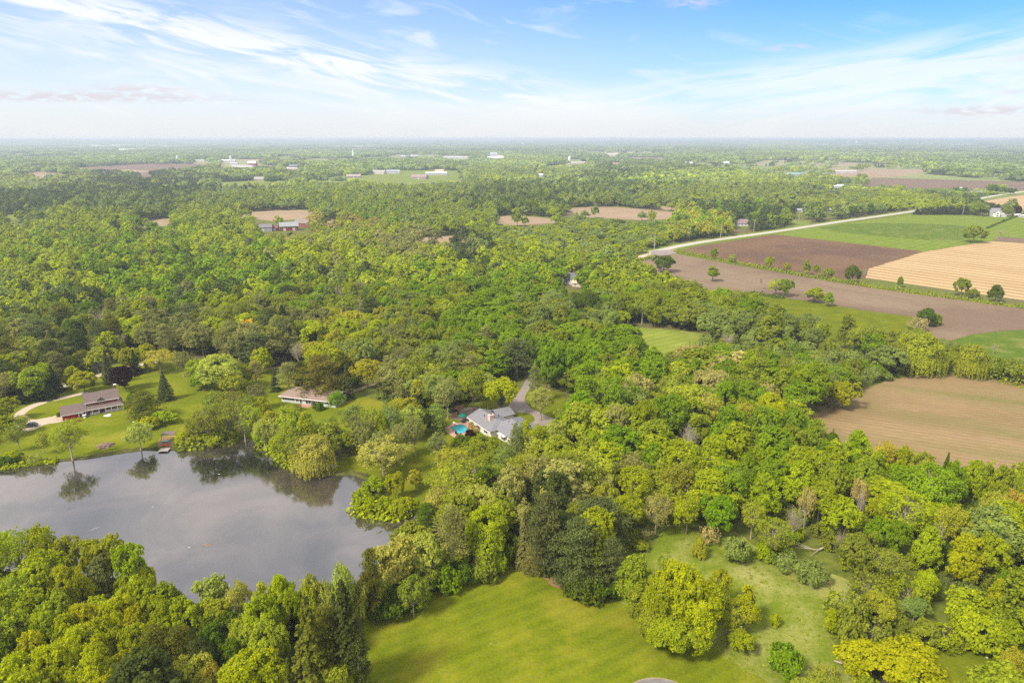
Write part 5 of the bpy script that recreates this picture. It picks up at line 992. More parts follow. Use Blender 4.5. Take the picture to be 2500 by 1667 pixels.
def build_stuff(name, rows, label):
    kinds = sorted(set(q[3] for q in rows)); n = len(rows)
    me = bpy.data.meshes.new(name); me.vertices.add(n)
    me.vertices.foreach_set('co', np.array([q[:3] for q in rows], dtype=np.float32).ravel())
    a = me.attributes.new('proto', 'INT', 'POINT'); a.data.foreach_set('value', np.array([kinds.index(q[3]) for q in rows], dtype=np.int32))
    a = me.attributes.new('scl', 'FLOAT_VECTOR', 'POINT'); a.data.foreach_set('vector', np.array([(q[4], q[4], q[5]) for q in rows], dtype=np.float32).ravel())
    a = me.attributes.new('rotz', 'FLOAT_VECTOR', 'POINT'); a.data.foreach_set('vector', np.array([(0, 0, q[6]) for q in rows], dtype=np.float32).ravel())
    a = me.attributes.new('tint', 'FLOAT_COLOR', 'POINT'); a.data.foreach_set('color', np.array([tuple(q[7])+(1.0,) for q in rows], dtype=np.float32).ravel())
    me.materials.append(FOL)
    o = bpy.data.objects.new(name, me); col.objects.link(o); tag(o, label, kind='stuff')
    ng = bpy.data.node_groups.new(name + '_nodes', 'GeometryNodeTree')
    ng.interface.new_socket('Geometry', in_out='INPUT', socket_type='NodeSocketGeometry'); ng.interface.new_socket('Geometry', in_out='OUTPUT', socket_type='NodeSocketGeometry')
    gi = ng.nodes.new('NodeGroupInput'); go = ng.nodes.new('NodeGroupOutput'); jn = ng.nodes.new('GeometryNodeJoinGeometry')
    def attr(nm, dt):
        q = ng.nodes.new('GeometryNodeInputNamedAttribute'); q.data_type = dt; q.inputs[0].default_value = nm; return [s_ for s_ in q.outputs if s_.enabled][0]
    pa = attr('proto', 'INT'); sa = attr('scl', 'FLOAT_VECTOR'); ra = attr('rotz', 'FLOAT_VECTOR')
    for i, k in enumerate(kinds):
        cmp_ = ng.nodes.new('FunctionNodeCompare'); cmp_.data_type = 'INT'; cmp_.operation = 'EQUAL'
        ii = [s_ for s_ in cmp_.inputs if s_.enabled]; ng.links.new(pa, ii[0]); ii[1].default_value = i
        src = ng.nodes.new('GeometryNodeJoinGeometry')
        for part in ('crown', 'trunk'):
            if PROTO[k][part] is None: continue
            so = bpy.data.objects.new('source', PROTO[k][part])
            oi = ng.nodes.new('GeometryNodeObjectInfo'); oi.inputs['Object'].default_value = so; oi.inputs['As Instance'].default_value = False
            ng.links.new(oi.outputs['Geometry'], src.inputs[0])
        ip = ng.nodes.new('GeometryNodeInstanceOnPoints'); ng.links.new(gi.outputs[0], ip.inputs['Points']); ng.links.new(cmp_.outputs[0], ip.inputs['Selection'])
        ng.links.new(src.outputs[0], ip.inputs['Instance']); ng.links.new(ra, ip.inputs['Rotation']); ng.links.new(sa, ip.inputs['Scale']); ng.links.new(ip.outputs[0], jn.inputs[0])
    ng.links.new(jn.outputs[0], go.inputs[0])
    md = o.modifiers.new('scatter', 'NODES'); md.node_group = ng
    print(name, n)
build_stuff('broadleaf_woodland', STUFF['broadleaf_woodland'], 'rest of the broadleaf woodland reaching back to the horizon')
build_stuff('conifer_woodland', STUFF['conifer_woodland'], 'rest of the dark conifers scattered through the woodland')
build_stuff('shrub_thicket', STUFF['shrub_thicket'], 'low undergrowth and scrub between the trees')
# ------------------------------------------------------------ buildings
WHITE = paint('white_paint', (0.72, 0.71, 0.68), 0.6, 0.06); GLASS = glassmat()
def frame2(a, b):
    A = G(*a); B = G(*b); return A, math.atan2(B.y-A.y, B.x-A.x), (B-A).length
def window(parent, x0, x1, z0, z1, y, out=-1, axis='x', mull=1, frame=None, name='window'):
    """window on a wall of constant y (axis x) or constant x (axis y); out = outward sign"""
    frame = frame or WHITE; t = 0.09; a = y + out*0.03; b = y + out*0.10
    def bx(m, u0, u1, w0, w1, p, q):
        lo, hi = min(p, q), max(p, q)
        if axis == 'x': m.box(u0, u1, lo, hi, w0, w1)
        else: m.box(lo, hi, u0, u1, w0, w1)
    m = MB(); bx(m, x0, x0+t, z0, z1, a, b); bx(m, x1-t, x1, z0, z1, a, b); bx(m, x0+t, x1-t, z0, z0+t, a, b); bx(m, x0+t, x1-t, z1-t, z1, a, b)
    for k in range(1, mull+1):
        c = x0 + (x1-x0)*k/(mull+1); bx(m, c-0.03, c+0.03, z0+t, z1-t, a, b)
    w = m.build(name, frame, parent)
    g = MB(); bx(g, x0+t*0.6, x1-t*0.6, z0+t*0.6, z1-t*0.6, y + out*0.01, y + out*0.045); g.build('pane', GLASS, w); return w
def gable_roof(m, x0, x1, y0, y1, ze, zr, ov=0.5, th=0.18, axis='x', hip0=0.0, hip1=0.0):
    """ridge along x or y; closed slab with eaves"""
    if axis == 'y':
        sub = MB(); gable_roof(sub, y0, y1, x0, x1, ze, zr, ov, th, 'x', hip0, hip1); i = len(m.v); m.v += [(p[1], p[0], p[2]) for p in sub.v]; m.f += [[i+k for k in f][::-1] for f in sub.f]; return m
    yc = (y0+y1)/2; hw = (y1-y0)/2; s = (zr-ze)/hw; xa, xb = x0-ov, x1+ov; ya, yb = y0-ov, y1+ov; zo = ze - s*ov
    ra, rb = xa+hip0, xb-hip1
    T = [(xa, ya, zo+th), (xb, ya, zo+th), (xb, yb, zo+th), (xa, yb, zo+th), (ra, yc, zr+th), (rb, yc, zr+th)]
    B = [(p[0], p[1], p[2]-th) for p in T]; i = len(m.v); m.v += T + B
    for f in ((0, 1, 5, 4), (2, 3, 4, 5), (1, 2, 5), (3, 0, 4)):
        if (len(f) == 3) and ((f[0] == 1 and hip1 == 0) or (f[0] == 3 and hip0 == 0)): continue
        m.f.append([i+k for k in f])
    for f in ((0, 4, 5, 1), (2, 5, 4, 3)): m.f.append([i+6+k for k in f])
    if hip1: m.f.append([i+6+k for k in (1, 5, 2)])
    if hip0: m.f.append([i+6+k for k in (3, 4, 0)])
    for a, b in ((0, 1), (2, 3)): m.f.append([i+b, i+a, i+a+6, i+b+6])
    if hip1: m.f.append([i+2, i+1, i+7, i+8])
    else: m.f += [[i+5, i+1, i+7, i+11], [i+2, i+5, i+11, i+8]]
    if hip0: m.f.append([i+0, i+3, i+9, i+6])
    else: m.f += [[i+0, i+4, i+10, i+6], [i+4, i+3, i+9, i+10]]
    return m
def gable_wall(m, x0, x1, y0, y1, z0, ze, zr, axis='x'):
    """walls with gable ends under a ridge along axis"""
    P = [(x0, y0), (x1, y0), (x1, y1), (x0, y1)]; i = len(m.v)
    m.v += [(x, y, z0) for x, y in P] + [(x, y, ze) for x, y in P]
    if axis == 'x': m.v += [(x0, (y0+y1)/2, zr), (x1, (y0+y1)/2, zr)]; F = [(0, 1, 5, 4), (2, 3, 7, 6), (1, 2, 6, 9, 5), (3, 0, 4, 8, 7), (0, 3, 2, 1), (4, 5, 9, 8), (6, 7, 8, 9)]
    else: m.v += [((x0+x1)/2, y0, zr), ((x0+x1)/2, y1, zr)]; F = [(0, 1, 5, 8, 4), (2, 3, 7, 9, 6), (1, 2, 6, 5), (3, 0, 4, 7), (0, 3, 2, 1), (4, 8, 9, 7), (5, 6, 9, 8)]
    m.f += [[i+k for k in f] for f in F]; return m
def chimney(parent, x, y, w, d, z0, z1, m, cap=None):
    c = MB().box(x-w/2, x+w/2, y-d/2, y+d/2, z0, z1).box(x-w/2-.08, x+w/2+.08, y-d/2-.08, y+d/2+.08, z1+.002, z1+.16).build('chimney', m, parent)
    MB().tube([(x, y, z1+.16), (x, y, z1+.6)], w*0.22, 8).build('chimney_pot', cap or paint('flue_grey', (0.15, 0.14, 0.13)), c)
# ---- red farmhouse
RED = siding('red_siding', (0.36, 0.018, 0.022), 0.25, 0.35); RROOF = shingle('brown_shingles', (0.165, 0.125, 0.115))
A, ang, L = frame2((153, 1027), (311, 998)); s = L/25.0
h = thing('farmhouse', A, ang, 'red two-storey farmhouse with brown shingle roofs and a white railed porch by the pond', 'house')
h.scale = (s, s, s)
m = MB(); gable_wall(m, 0, 8.2, 0, 8, 0, 2.7, 5.2); m.build('garage_wing', RED, h)
m = MB(); gable_wall(m, 9.3, 22.2, 2.3, 10.2, 0, 5.6, 8.6); m.box(8.2, 9.3, 2.4, 7.6, 0, 3.2); mw = m.build('wall', RED, h)
m = MB(); gable_roof(m, 0, 9.2, 0, 8, 2.7, 5.2, 0.45); m.build('roof', RROOF, h)
m = MB(); gable_roof(m, 9.3, 22.2, 2.3, 10.2, 5.6, 8.6, 0.5)
rf = m.build('roof', RROOF, h); chimney(rf, 21.9, 7.4, 0.9, 0.9, 5.0, 9.9, siding('red_brick', (0.22, 0.07, 0.05), 0.12), WHITE)
MB().box(21.3, 22.5, 6.8, 8.0, 10.07, 10.3).build('chimney_cap', WHITE, rf)
m = MB(); m.poly([(13.6, 1.6, 5.75), (17.0, 1.6, 5.75), (15.3, 1.6, 7.0)]); m.poly([(13.5, 1.5, 5.75), (15.3, 1.5, 7.12), (15.3, 5.2, 7.12)]); m.poly([(15.3, 1.5, 7.12), (17.1, 1.5, 5.75), (15.3, 5.2, 7.12)]); m.build('dormer', RROOF, h)
m = MB()   # shed porch roof, returning round the right end
for z in (0, -0.14):
    m.poly([(8.3, -0.2, 2.75+z), (23.9, -0.2, 2.75+z), (22.4, 2.35, 4.15+z), (8.3, 2.35, 4.15+z)]); m.poly([(23.9, -0.2, 2.75+z), (23.9, 9.5, 2.75+z), (22.4, 9.0, 4.15+z), (22.4, 2.35, 4.15+z)])
m.poly([(8.3, -0.2, 2.61), (23.9, -0.2, 2.61), (23.9, -0.2, 2.75), (8.3, -0.2, 2.75)]); m.build('porch_roof', RROOF, h)
m = MB().box(8.2, 23.9, -0.32, -0.21, 2.5, 2.80).box(-0.45, 8.2, -0.62, -0.46, 2.25, 2.48).box(8.8, 22.7, 1.66, 1.78, 5.15, 5.45); m.build('trim', WHITE, h)
for x in (8.9, 11.4, 14.0, 16.5, 18.9, 21.3, 23.6): MB().box(x-.11, x+.11, -0.2, 0.02, 0.30, 2.5).build('porch_post', WHITE, h)
m = MB()
for x0, x1 in ((10.5, 11.3), (11.5, 13.9), (16.6, 18.8), (19.0, 21.2), (21.4, 23.5)):
    m.box(x0, x1, -0.13, -0.06, 1.15, 1.25).box(x0, x1, -0.13, -0.06, 0.42, 0.5); k = x0
    while k < x1: m.box(k, k+.09, -0.12, -0.07, 0.5, 1.15); k += 0.22
m.build('railing', WHITE, h)
MB().box(8.25, 23.7, -0.1, 2.28, 0.0, 0.3).build('porch_floor', paint('grey_deck', (0.25, 0.22, 0.2)), h)
MB().box(9.29, 9.5, 2.18, 2.29, 0.2, 5.5).box(22.0, 22.25, 2.18, 2.29, 0.2, 5.5).box(-0.06, 0.15, -0.09, -0.01, 0, 2.25).build('corner_board', WHITE, h)
for x0, x1, z0, z1 in ((10.6, 12.0, 4.35, 5.1), (14.6, 16.1, 4.35, 5.1)): window(h, x0, x1, z0, z1, 2.3)
for x0, x1 in ((10.3, 12.0), (12.8, 14.2), (17.2, 18.8), (19.6, 21.6)): window(h, x0, x1, 1.0, 2.4, 2.3)
d = MB().box(14.9, 16.0, 2.2, 2.28, 0.35, 2.4).build('door', paint('dark_door', (0.05, 0.02, 0.03)), h); MB().box(15.8, 15.88, 2.12, 2.19, 1.3, 1.38).build('handle', paint('brass', (0.5, 0.4, 0.15), 0.3, metal=1), d)
d = MB().box(6.1, 7.7, -0.09, -0.01, 0.1, 2.2).build('door', WHITE, h); MB().box(6.45, 7.35, -0.13, -0.095, 0.3, 2.0).build('pane', GLASS, d)
def item(name, m, mat, loc, label, cat, rz=0, group=None):
    o = m.build(name, mat); o.location = loc; o.rotation_euler[2] = rz; tag(o, label, cat, group); return o
def blob(n, r0, seed, flat=0.5, sub=2):
    import bmesh
    bm = bmesh.new(); bmesh.ops.create_icosphere(bm, subdivisions=sub, radius=r0); q = np.random.default_rng(seed)
    for v in bm.verts: v.co *= 1 + q.normal()*0.16; v.co.z *= flat
    m = MB(); m.v = [tuple(v.co) for v in bm.verts]; m.f = [[v.index for v in f.verts] for f in bm.faces]; bm.free(); return m
t_ = G(258, 1021); 
item('tarpaulin', blob(0, 1.2, 3, 0.16), paint('pale_tarp', (0.62, 0.68, 0.72), 0.5, 0.3, 3), G(263, 1014), 'crumpled pale blue and white tarpaulin on the grass before the porch steps', 'tarpaulin')
item('garden_urn', MB().tube([(0, 0, 0), (0, 0, .3), (0, 0, .8), (0, 0, 1.1)], [.45, .3, .6, .65], 10), WHITE, G(207, 1019), 'white round garden pot at the foot of the porch next to the garage', 'garden pot')
# flower shrub before the garage wall
hand(182, 1021, 22, 'shrub3', 'OG', None, (182, 1029), 'orange flowering shrub against the red garage wall'); hand(166, 1023, 14, 'shrub3', 'GD', None, (166, 1031), 'golden shrub at the left end of the red garage wall'); hand(146, 1007, 12, 'shrub1', 'DG', None, (146, 1016), 'small dark green shrub at the garage corner by the gravel')
for k in range(3): place(TREES[-1-k])
# ---- tan-roofed ranch house
A, ang, L = frame2((688, 980), (789, 992)); s = L/17.0
h = thing('ranch_house', A, ang, 'long low ranch house with a tan hipped roof and cream chimney', 'house'); h.scale = (s, s, s)
TROOF = shingle('tan_shingles', (0.27, 0.20, 0.165)); PALEW = siding('pale_siding', (0.50, 0.52, 0.52), 0.25, 0.25)
MB().box(0, 22, 0, 9.5, 0, 2.6).build('wall', PALEW, h)
m = MB(); gable_roof(m, 0, 22, 0, 9.5, 2.6, 4.3, 0.7, hip0=3.6); rf = m.build('roof', TROOF, h)
chimney(rf, 14.4, 3.6, 1.2, 1.6, 3.4, 5.6, siding('cream_brick', (0.62, 0.45, 0.28), 0.15))
m = MB(); gable_roof(m, 1.5, 8, 6, 13.5, 2.6, 4.0, 0.6, axis='y'); m.build('roof', TROOF, h); MB().box(1.5, 8, 9.52, 13.5, 0, 2.6).build('wall', PALEW, h)
MB().box(-0.7, 22.7, -0.86, -0.72, 2.16, 2.42).build('fascia', WHITE, h)
for x0, x1, z0, z1, mu in ((0.3, 5.4, 0.8, 2.25, 4), (6.0, 7.2, 0.7, 2.2, 1), (7.6, 8.5, 0.2, 2.2, 0), (9.9, 12.2, 0.3, 2.2, 1), (14.9, 16.2, 1.0, 2.2, 1), (18, 19.4, 1.0, 2.2, 1)): window(h, x0, x1, z0, z1, 0, mull=mu)
sheet('patio', [tuple((A + Vector((math.cos(ang)*u - math.sin(ang)*v, math.sin(ang)*u + math.cos(ang)*v, 0))*s)[:2]) if False else (A.x + s*(math.cos(ang)*u - math.sin(ang)*v), A.y + s*(math.sin(ang)*u + math.cos(ang)*v)) for u, v in ((8.0, -0.1), (8.3, -2.4), (12.6, -2.6), (13.4, -0.1))], 0.03, paint('terracotta_paving', (0.36, 0.2, 0.14)))
hand(727, 985, 18, 'shrub3', 'BN', None, (727, 1003), 'brown twiggy shrub at the left corner of the terracotta patio'); hand(779, 985, 24, 'shrub1', 'DG', None, (779, 1001), 'dark green shrub below the right window of the ranch house'); hand(765, 980, 10, 'shrub1', 'GG', None, (765, 990), 'small grey-green shrub between the ranch house windows')
for k in range(3): place(TREES[-1-k])
# ---- white house with grey roof
A, ang, L = frame2((1146, 1036), (1199, 1072)); s = 15.0/15.0
h = thing('house', A, ang, 'white brick house with a grey shingle roof beside the swimming pool', 'house')
GROOF = shingle('grey_shingles', (0.20, 0.20, 0.22)); CREAM = siding('cream_brick_wall', (0.66, 0.62, 0.54), 0.3, 0.12)
k_ = L/15.0
h.scale = (k_, k_, k_)
m = MB(); m.box(0, 15, 0, 9.5, -0.3, 3.1); m.build('wall', CREAM, h)
m = MB(); m.box(10.5, 24, 2.6, 14.5, -0.3, 3.24); m.poly([(24.0, 2.6, 3.245), (24.0, 14.5, 3.245), (24.0, 8.55, 5.1)]); m.build('wall', CREAM, h)
m = MB(); gable_roof(m, 0, 15, 0, 9.5, 3.1, 4.9, 0.6, hip1=4.5, hip0=0); rf = m.build('roof', GROOF, h); chimney(rf, 9.4, 3.4, 1.5, 1.7, 3.6, 6.2, siding('pink_brick', (0.62, 0.42, 0.34), 0.15))
for (x, y) in ((4.5, 6.5), (8.0, 7.4), (5.5, 3.0)): MB().tube([(x, y, 3.6), (x, y, 5.1)], 0.12, 8).build('vent_pipe', paint('vent_dark', (0.03, 0.03, 0.03)), rf)
m = MB(); gable_roof(m, 10.5, 24, 2.6, 14.5, 3.25, 5.3, 0.6, hip0=5.0); rf2 = m.build('roof', GROOF, h)
for (x, y) in ((15.5, 7.0), (18.0, 6.6)): MB().tube([(x, y, 4.2), (x, y, 5.3)], 0.12, 8).build('vent_pipe', MATS['vent_dark'], rf2)
m = MB(); gable_wall(m, -7.5, 0.6, 4.6, 11.6, 0, 2.9, 4.6, 'x'); 
gw = MB(); gable_roof(gw, -1, 6, 9.0, 15.0, 2.9, 4.4, 0.5, axis='y'); gw.build('roof', GROOF, h); MB().box(-1, 6, 9.52, 15, 0, 2.9).build('garage_wing', CREAM, h)
MB().box(-0.6, 15.6, -0.74, -0.62, 2.55, 2.80).build('gutter', WHITE, h)
for x0, x1, z0, z1, mu in ((3.0, 3.5, 1.4, 2.0, 0), (5.6, 7.6, 0.9, 2.2, 1), (10.4, 12.6, 0.9, 2.2, 1)): window(h, x0, x1, z0, z1, 0, mull=mu)
for x0, x1 in ((7.65, 8.0), (5.2, 5.55), (10.0, 10.35), (12.65, 13.0)): MB().box(x0, x1, -0.07, -0.005, 0.9, 2.2).build('shutter', paint('shutter_grey', (0.4, 0.42, 0.44)), h)
window(h, 17.5, 20.0, 0.4, 2.4, 2.6, mull=2); window(h, 21.5, 22.8, 0.9, 2.2, 2.6, mull=0); window(h, 6.2, 7.2, 0.8, 2.2, 24, out=1, axis='y', mull=0)
MB().box(16.8, 21.0, 1.2, 2.55, 2.55, 2.72).build('awning', WHITE, h)
# pool, patio and what stands on it
PAT = gpts([(1086, 1046), (1107, 1034), (1126, 1031), (1146, 1028), (1152, 1045), (1134, 1063), (1115, 1069), (1099, 1061)])
sheet('patio', smooth_closed(PAT, 3, 0.02), 0.034, siding('pink_paving', (0.42, 0.27, 0.21), 0.6, 0.2, True))
pool = thing('swimming_pool', G(1124, 1048), 0, 'turquoise rectangular swimming pool on a pink paved patio', 'swimming pool')
pc = [G(1103, 1043), G(1129, 1037), (G(1145, 1049)), G(1121, 1059)]; o0 = G(1124, 1048)
loc = [(p-o0) for p in pc]; cen = sum(loc, Vector((0, 0, 0)))/4
m = MB()
outer = [cen + (p-cen)*1.10 for p in loc]
for i in range(4):
    j = (i+1) % 4; a, b, c_, d_ = outer[i], outer[j], loc[j], loc[i]
    m.poly([(a.x, a.y, .12), (b.x, b.y, .12), (c_.x, c_.y, .12), (d_.x, d_.y, .12)]); m.poly([(a.x, a.y, .03), (b.x, b.y, .03), (b.x, b.y, .12), (a.x, a.y, .12)]); m.poly([(d_.x, d_.y, .12), (c_.x, c_.y, .12), (c_.x, c_.y, .04), (d_.x, d_.y, .04)])
m.build('coping', paint('blue_tile', (0.05, 0.16, 0.2)), pool)
wm_ = nmat('pool_water'); t = NT(wm_); nn = t.noise(t.pos(), 1.2, 4, 0.6, 1.0); p_ = t.diffuse(t.mix(t.rng(nn, 0.35, 0.65), C4((0.0, 0.30, 0.44)), C4((0.12, 0.55, 0.62))), 0.06, 0.6)
MB().poly([(p.x, p.y, 0.06) for p in loc][::-1]).build('water', wm_, pool)
db = frame2((1107, 1034), (1117, 1041)); d = MB().box(0, db[2], -0.35, 0.35, 0.62, 0.70).box(0.2, 0.9, -0.3, 0.3, 0.04, 0.60).build('diving_board', WHITE, None)
d.parent = pool; d.location = db[0]-o0; d.rotation_euler[2] = db[1]
u = thing('parasol', G(1130, 1027), 0, 'closed-top green garden parasol on the grass corner behind the pool', 'parasol')
m = MB(); n = 10
for k in range(n):
    a, b = 2*math.pi*k/n, 2*math.pi*(k+1)/n; m.poly([(1.7*math.cos(a), 1.7*math.sin(a), 2.2), (1.7*math.cos(b), 1.7*math.sin(b), 2.2), (0, 0, 3.0)]); m.poly([(1.7*math.cos(b), 1.7*math.sin(b), 2.2), (1.7*math.cos(a), 1.7*math.sin(a), 2.2), (1.7*math.cos(a), 1.7*math.sin(a), 2.0), (1.7*math.cos(b), 1.7*math.sin(b), 2.0)])
m.build('canopy', paint('green_canvas', (0.01, 0.12, 0.08)), u); MB().tube([(0, 0, 0), (0, 0, 2.95)], 0.04, 6).build('pole', WHITE, u)
tb = thing('garden_table', G(1131, 1029) + Vector((0.0, -1.0, 0)), 0, 'dark round garden table under the green parasol', 'table')
MB().tube([(0, 0, .7), (0, 0, .76)], 0.9, 14).build('tabletop', paint('black_iron', (0.02, 0.02, 0.02)), tb)
for a in (0.8, 2.4, 3.9, 5.5): MB().tube([(.6*math.cos(a), .6*math.sin(a), 0), (.4*math.cos(a), .4*math.sin(a), .7)], 0.04, 5).build('leg', MATS['black_iron'], tb)
gr = thing('lounge_chair', G(1114, 1060), 0.6, 'dark lounge chair on the near corner of the pool patio', 'chair')
MB().box(-0.35, 0.35, -0.8, 0.3, .35, .45).build('seat', MATS['black_iron'], gr); MB().box(-0.35, 0.35, 0.3, 0.4, .35, 1.0).build('backrest', MATS['black_iron'], gr)
for x in (-.3, .3):
    for y in (-.7, .3): MB().box(x-.03, x+.03, y-.03, y+.03, 0.03, .35).build('leg', MATS['black_iron'], gr)
hand(1158, 1040, 30, 'shrub3', 'RU', 2.0, None, 'dark red shrub between the pool and the white house'); hand(1148, 1052, 26, 'shrub1', 'PU', 1.6, None, 'purple-red low shrub at the right corner of the pool'); hand(1152, 1028, 18, 'shrub3', 'RU', 2.2, None, 'rusty shrub against the left wall of the white house')
for k in range(3): place(TREES[-1-k])
WOOD = siding('fence_wood', (0.40, 0.21, 0.11), 0.18, 0.3, True)
def fence(a, b, hh_, label, mat=WOOD):
    A_, an, L_ = frame2(a, b); f = thing('fence', A_, an, label, 'fence', 'wooden fences beside the white house')
    MB().box(0, L_, -0.03, 0.03, 0.08, hh_).build('fence_panel', mat, f)
    for i in range(int(L_/2.4)+1):
        x = min(i*2.4, L_-0.05); MB().box(x-.06, x+.06, 0.04, 0.16, 0, hh_+.1).build('post', mat, f)
fence((1103, 1007), (1133, 998), 1.9, 'upper reddish wooden fence by the drive of the white house'); fence((1096, 1024), (1117, 1016), 1.9, 'lower orange wooden fence next to the pool lawn')
# ---- generic country buildings
def house(px, py, rot, L, W, hw, hr, wall, roof, label, name='house', cat='house', chim=False, axis='x', win=True, z=0.0, group=None, doors=0):
    b = G(px, py); b.z = float(hillz(b.x, b.y)); h = thing(name, b, R(rot), label, cat, group)
    wm2 = siding('wall_%02d%02d%02d' % tuple(int(q*99) for q in wall), wall, 0.3, 0.15); rm = shingle('roof_%02d%02d%02d' % tuple(int(q*99) for q in roof), roof)
    m = MB(); gable_wall(m, -L/2, L/2, -W/2, W/2, -0.2, hw, hw+hr); m.build('wall', wm2, h)
    m = MB(); gable_roof(m, -L/2, L/2, -W/2, W/2, hw+0.03, hw+hr+0.03, 0.5); rf_ = m.build('roof', rm, h)
    if chim: chimney(rf_, L*0.25, W*0.1, 0.9, 0.9, hw+hr*0.5, hw+hr+1.2, siding('red_brick', (0.22, 0.07, 0.05), 0.12))
    if win:
        n = max(2, int(L/4)); 
        for fl in range(1 if hw < 4.5 else 2):
            for i in range(n):
                x = -L/2 + L*(i+0.5)/n
                if doors and fl == 0 and i == n//2: continue
                window(h, x-.6, x+.6, 0.9+2.8*fl, 2.3+2.8*fl, -W/2)
        for y in (-W*0.2, W*0.2):
            for sx_, o_ in ((-L/2, -1), (L/2, 1)): window(h, y-.5, y+.5, 0.9, 2.3, sx_, out=o_, axis='y', mull=0)
    for k in range(doors):
        x = -L/2 + L*(k+0.5)/doors; MB().box(x-1.3, x+1.3, -W/2-.07, -W/2-.005, 0, min(3.2, hw-0.3)).build('door', paint('barn_door', (0.6, 0.58, 0.55)), h)
    return h
GREY = (0.34, 0.34, 0.36); DGREY = (0.13, 0.13, 0.14); BRN = (0.2, 0.13, 0.10); WH = (0.46, 0.455, 0.45); RD = (0.22, 0.03, 0.028); TANC = (0.45, 0.36, 0.26)
house(643, 564, 12, 20, 12, 4.6, 3.0, (0.36, 0.33, 0.38), (0.19, 0.18, 0.2), 'grey farmhouse left of the red barns', doors=1)
house(706, 562, 20, 20, 12, 5.0, 4.0, RD, (0.30, 0.31, 0.33), 'large red barn with a pale metal roof', 'barn', 'barn', doors=2)
house(745, 553, -25, 24, 12, 4.6, 4.0, RD, (0.24, 0.2, 0.18), 'red barn with a brown roof behind the pale-roofed barn', 'barn', 'barn')
house(672, 563, 5, 7, 6, 3.2, 2.6, RD, (0.2, 0.1, 0.09), 'little red shed between the grey farmhouse and the red barn', 'shed', 'shed', win=False, doors=1)
house(1386, 690, -38, 18, 9, 4.2, 3.4, WH, DGREY, 'white gabled house with a dark roof half hidden in the woods', chim=True)
h3 = house(1424, 700, -28, 15, 6, 2.8, 1.6, (0.5, 0.42, 0.34), (0.62, 0.44, 0.32), 'low annex with a pale orange roof right of the white gabled house', 'outbuilding', 'outbuilding')
house(1160, 719, -20, 17, 10, 3, 2.2, TANC, (0.30, 0.25, 0.2), 'tan-roofed house almost buried in the middle of the woods')
house(783, 802, 35, 12, 9, 3.6, 2.8, WH, (0.22, 0.26, 0.34), 'blue-grey roofed white cottage peeking out of the trees', 'cottage')
house(218, 893, -12, 12, 8, 2.6, 1.6, (0.3, 0.28, 0.26), (0.12, 0.13, 0.16), 'slate-roofed cabin behind the golden tree left of the purple tree', 'cabin', 'cabin')
house(1810, 551, -12, 20, 13, 3.4, 4.2, WH, (0.24, 0.17, 0.18), 'brown-roofed white house among trees near the pale road')
h4 = house(2428, 528, -4, 12, 11, 6.0, 4.6, WH, (0.26, 0.25, 0.28), 'tall white farmhouse with steep gables beyond the green fields', 'farmhouse')
m = MB(); gable_wall(m, -5.5, 1.0, -9.5, -5.4, 0, 5.6, 9.2, 'y'); m.build('gable', MATS['wall_717070'] if 'wall_717070' in MATS else WHITE, h4); m = MB(); gable_roof(m, -5.5, 1.0, -9.5, -2, 5.6, 9.2, 0.4, axis='y'); m.build('roof', shingle('roof_262528x', (0.26, 0.25, 0.28)), h4); window(h4, -3.6, -0.9, 3.6, 5.4, -9.5); window(h4, -3.6, -0.9, 0.8, 2.4, -9.5)
house(2446, 529, -4, 7, 8, 3.0, 2.6, WH, WH, 'small white garage attached right of the white farmhouse', 'garage', 'garage', win=False, doors=1)
house(2481, 529, 0, 9, 6, 2.2, 1.4, WH, (0.6, 0.6, 0.6), 'low white shed near the purple tree by the farmhouse', 'shed', 'shed', win=False, doors=1); house(2498, 531, 0, 9, 6, 2.4, 1.4, WH, WH, 'white shed at the right frame edge beside the green field', 'shed', 'shed', win=False, doors=1)
house(2234, 523, -2, 7, 3, 3, 0.5, WH, WH, 'white box trailer at the left end of the dark pine belt', 'trailer', 'trailer', win=False, doors=1)
house(1966, 517, 0, 24, 8, 3, 1.2, (0.25, 0.25, 0.28), (0.42, 0.44, 0.5), 'long grey metal shed on the far side of the road', 'shed', 'shed', win=False, doors=2)
house(2020, 518, 15, 22, 10, 3, 2.5, (0.42, 0.4, 0.42), (0.3, 0.3, 0.33), 'grey roofed house right of the long metal shed')
house(2038, 462, 0, 32, 14, 6, 3.4, WH, (0.6, 0.62, 0.64), 'white barn right of centre in the far woods', 'barn', 'barn'); house(1944, 432, 0, 55, 20, 7, 4, (0.35, 0.4, 0.4), (0.22, 0.34, 0.33), 'large green-roofed barn left of the far tan field', 'barn', 'barn', doors=2)
house(2054, 423, 0, 85, 16, 6, 2, WH, (0.62, 0.52, 0.50), 'long pinkish-white poultry barn on the far tan field', 'barn', 'barn', doors=3); house(1948, 456, 60, 16, 9, 6, 3.5, WH, (0.5, 0.5, 0.5), 'narrow white gabled house in the far woods right of centre')
house(1886, 436, 0, 26, 12, 4, 2, WH, (0.65, 0.66, 0.68), 'small white shed left of the green-roofed barn', 'shed', 'shed'); house(1703, 431, 0, 40, 22, 5, 6, TANC, (0.26, 0.24, 0.26), 'grey-roofed house on a wooded rise right of centre')
house(2379, 478, 0, 22, 14, 4, 4, (0.3, 0.28, 0.3), (0.25, 0.22, 0.23), 'grey-brown roofed house beside the far stretch of road'); house(2342, 465, 0, 9, 7, 3, 3, WH, WH, 'tiny white shed below the far dark field', 'shed', 'shed', win=False)
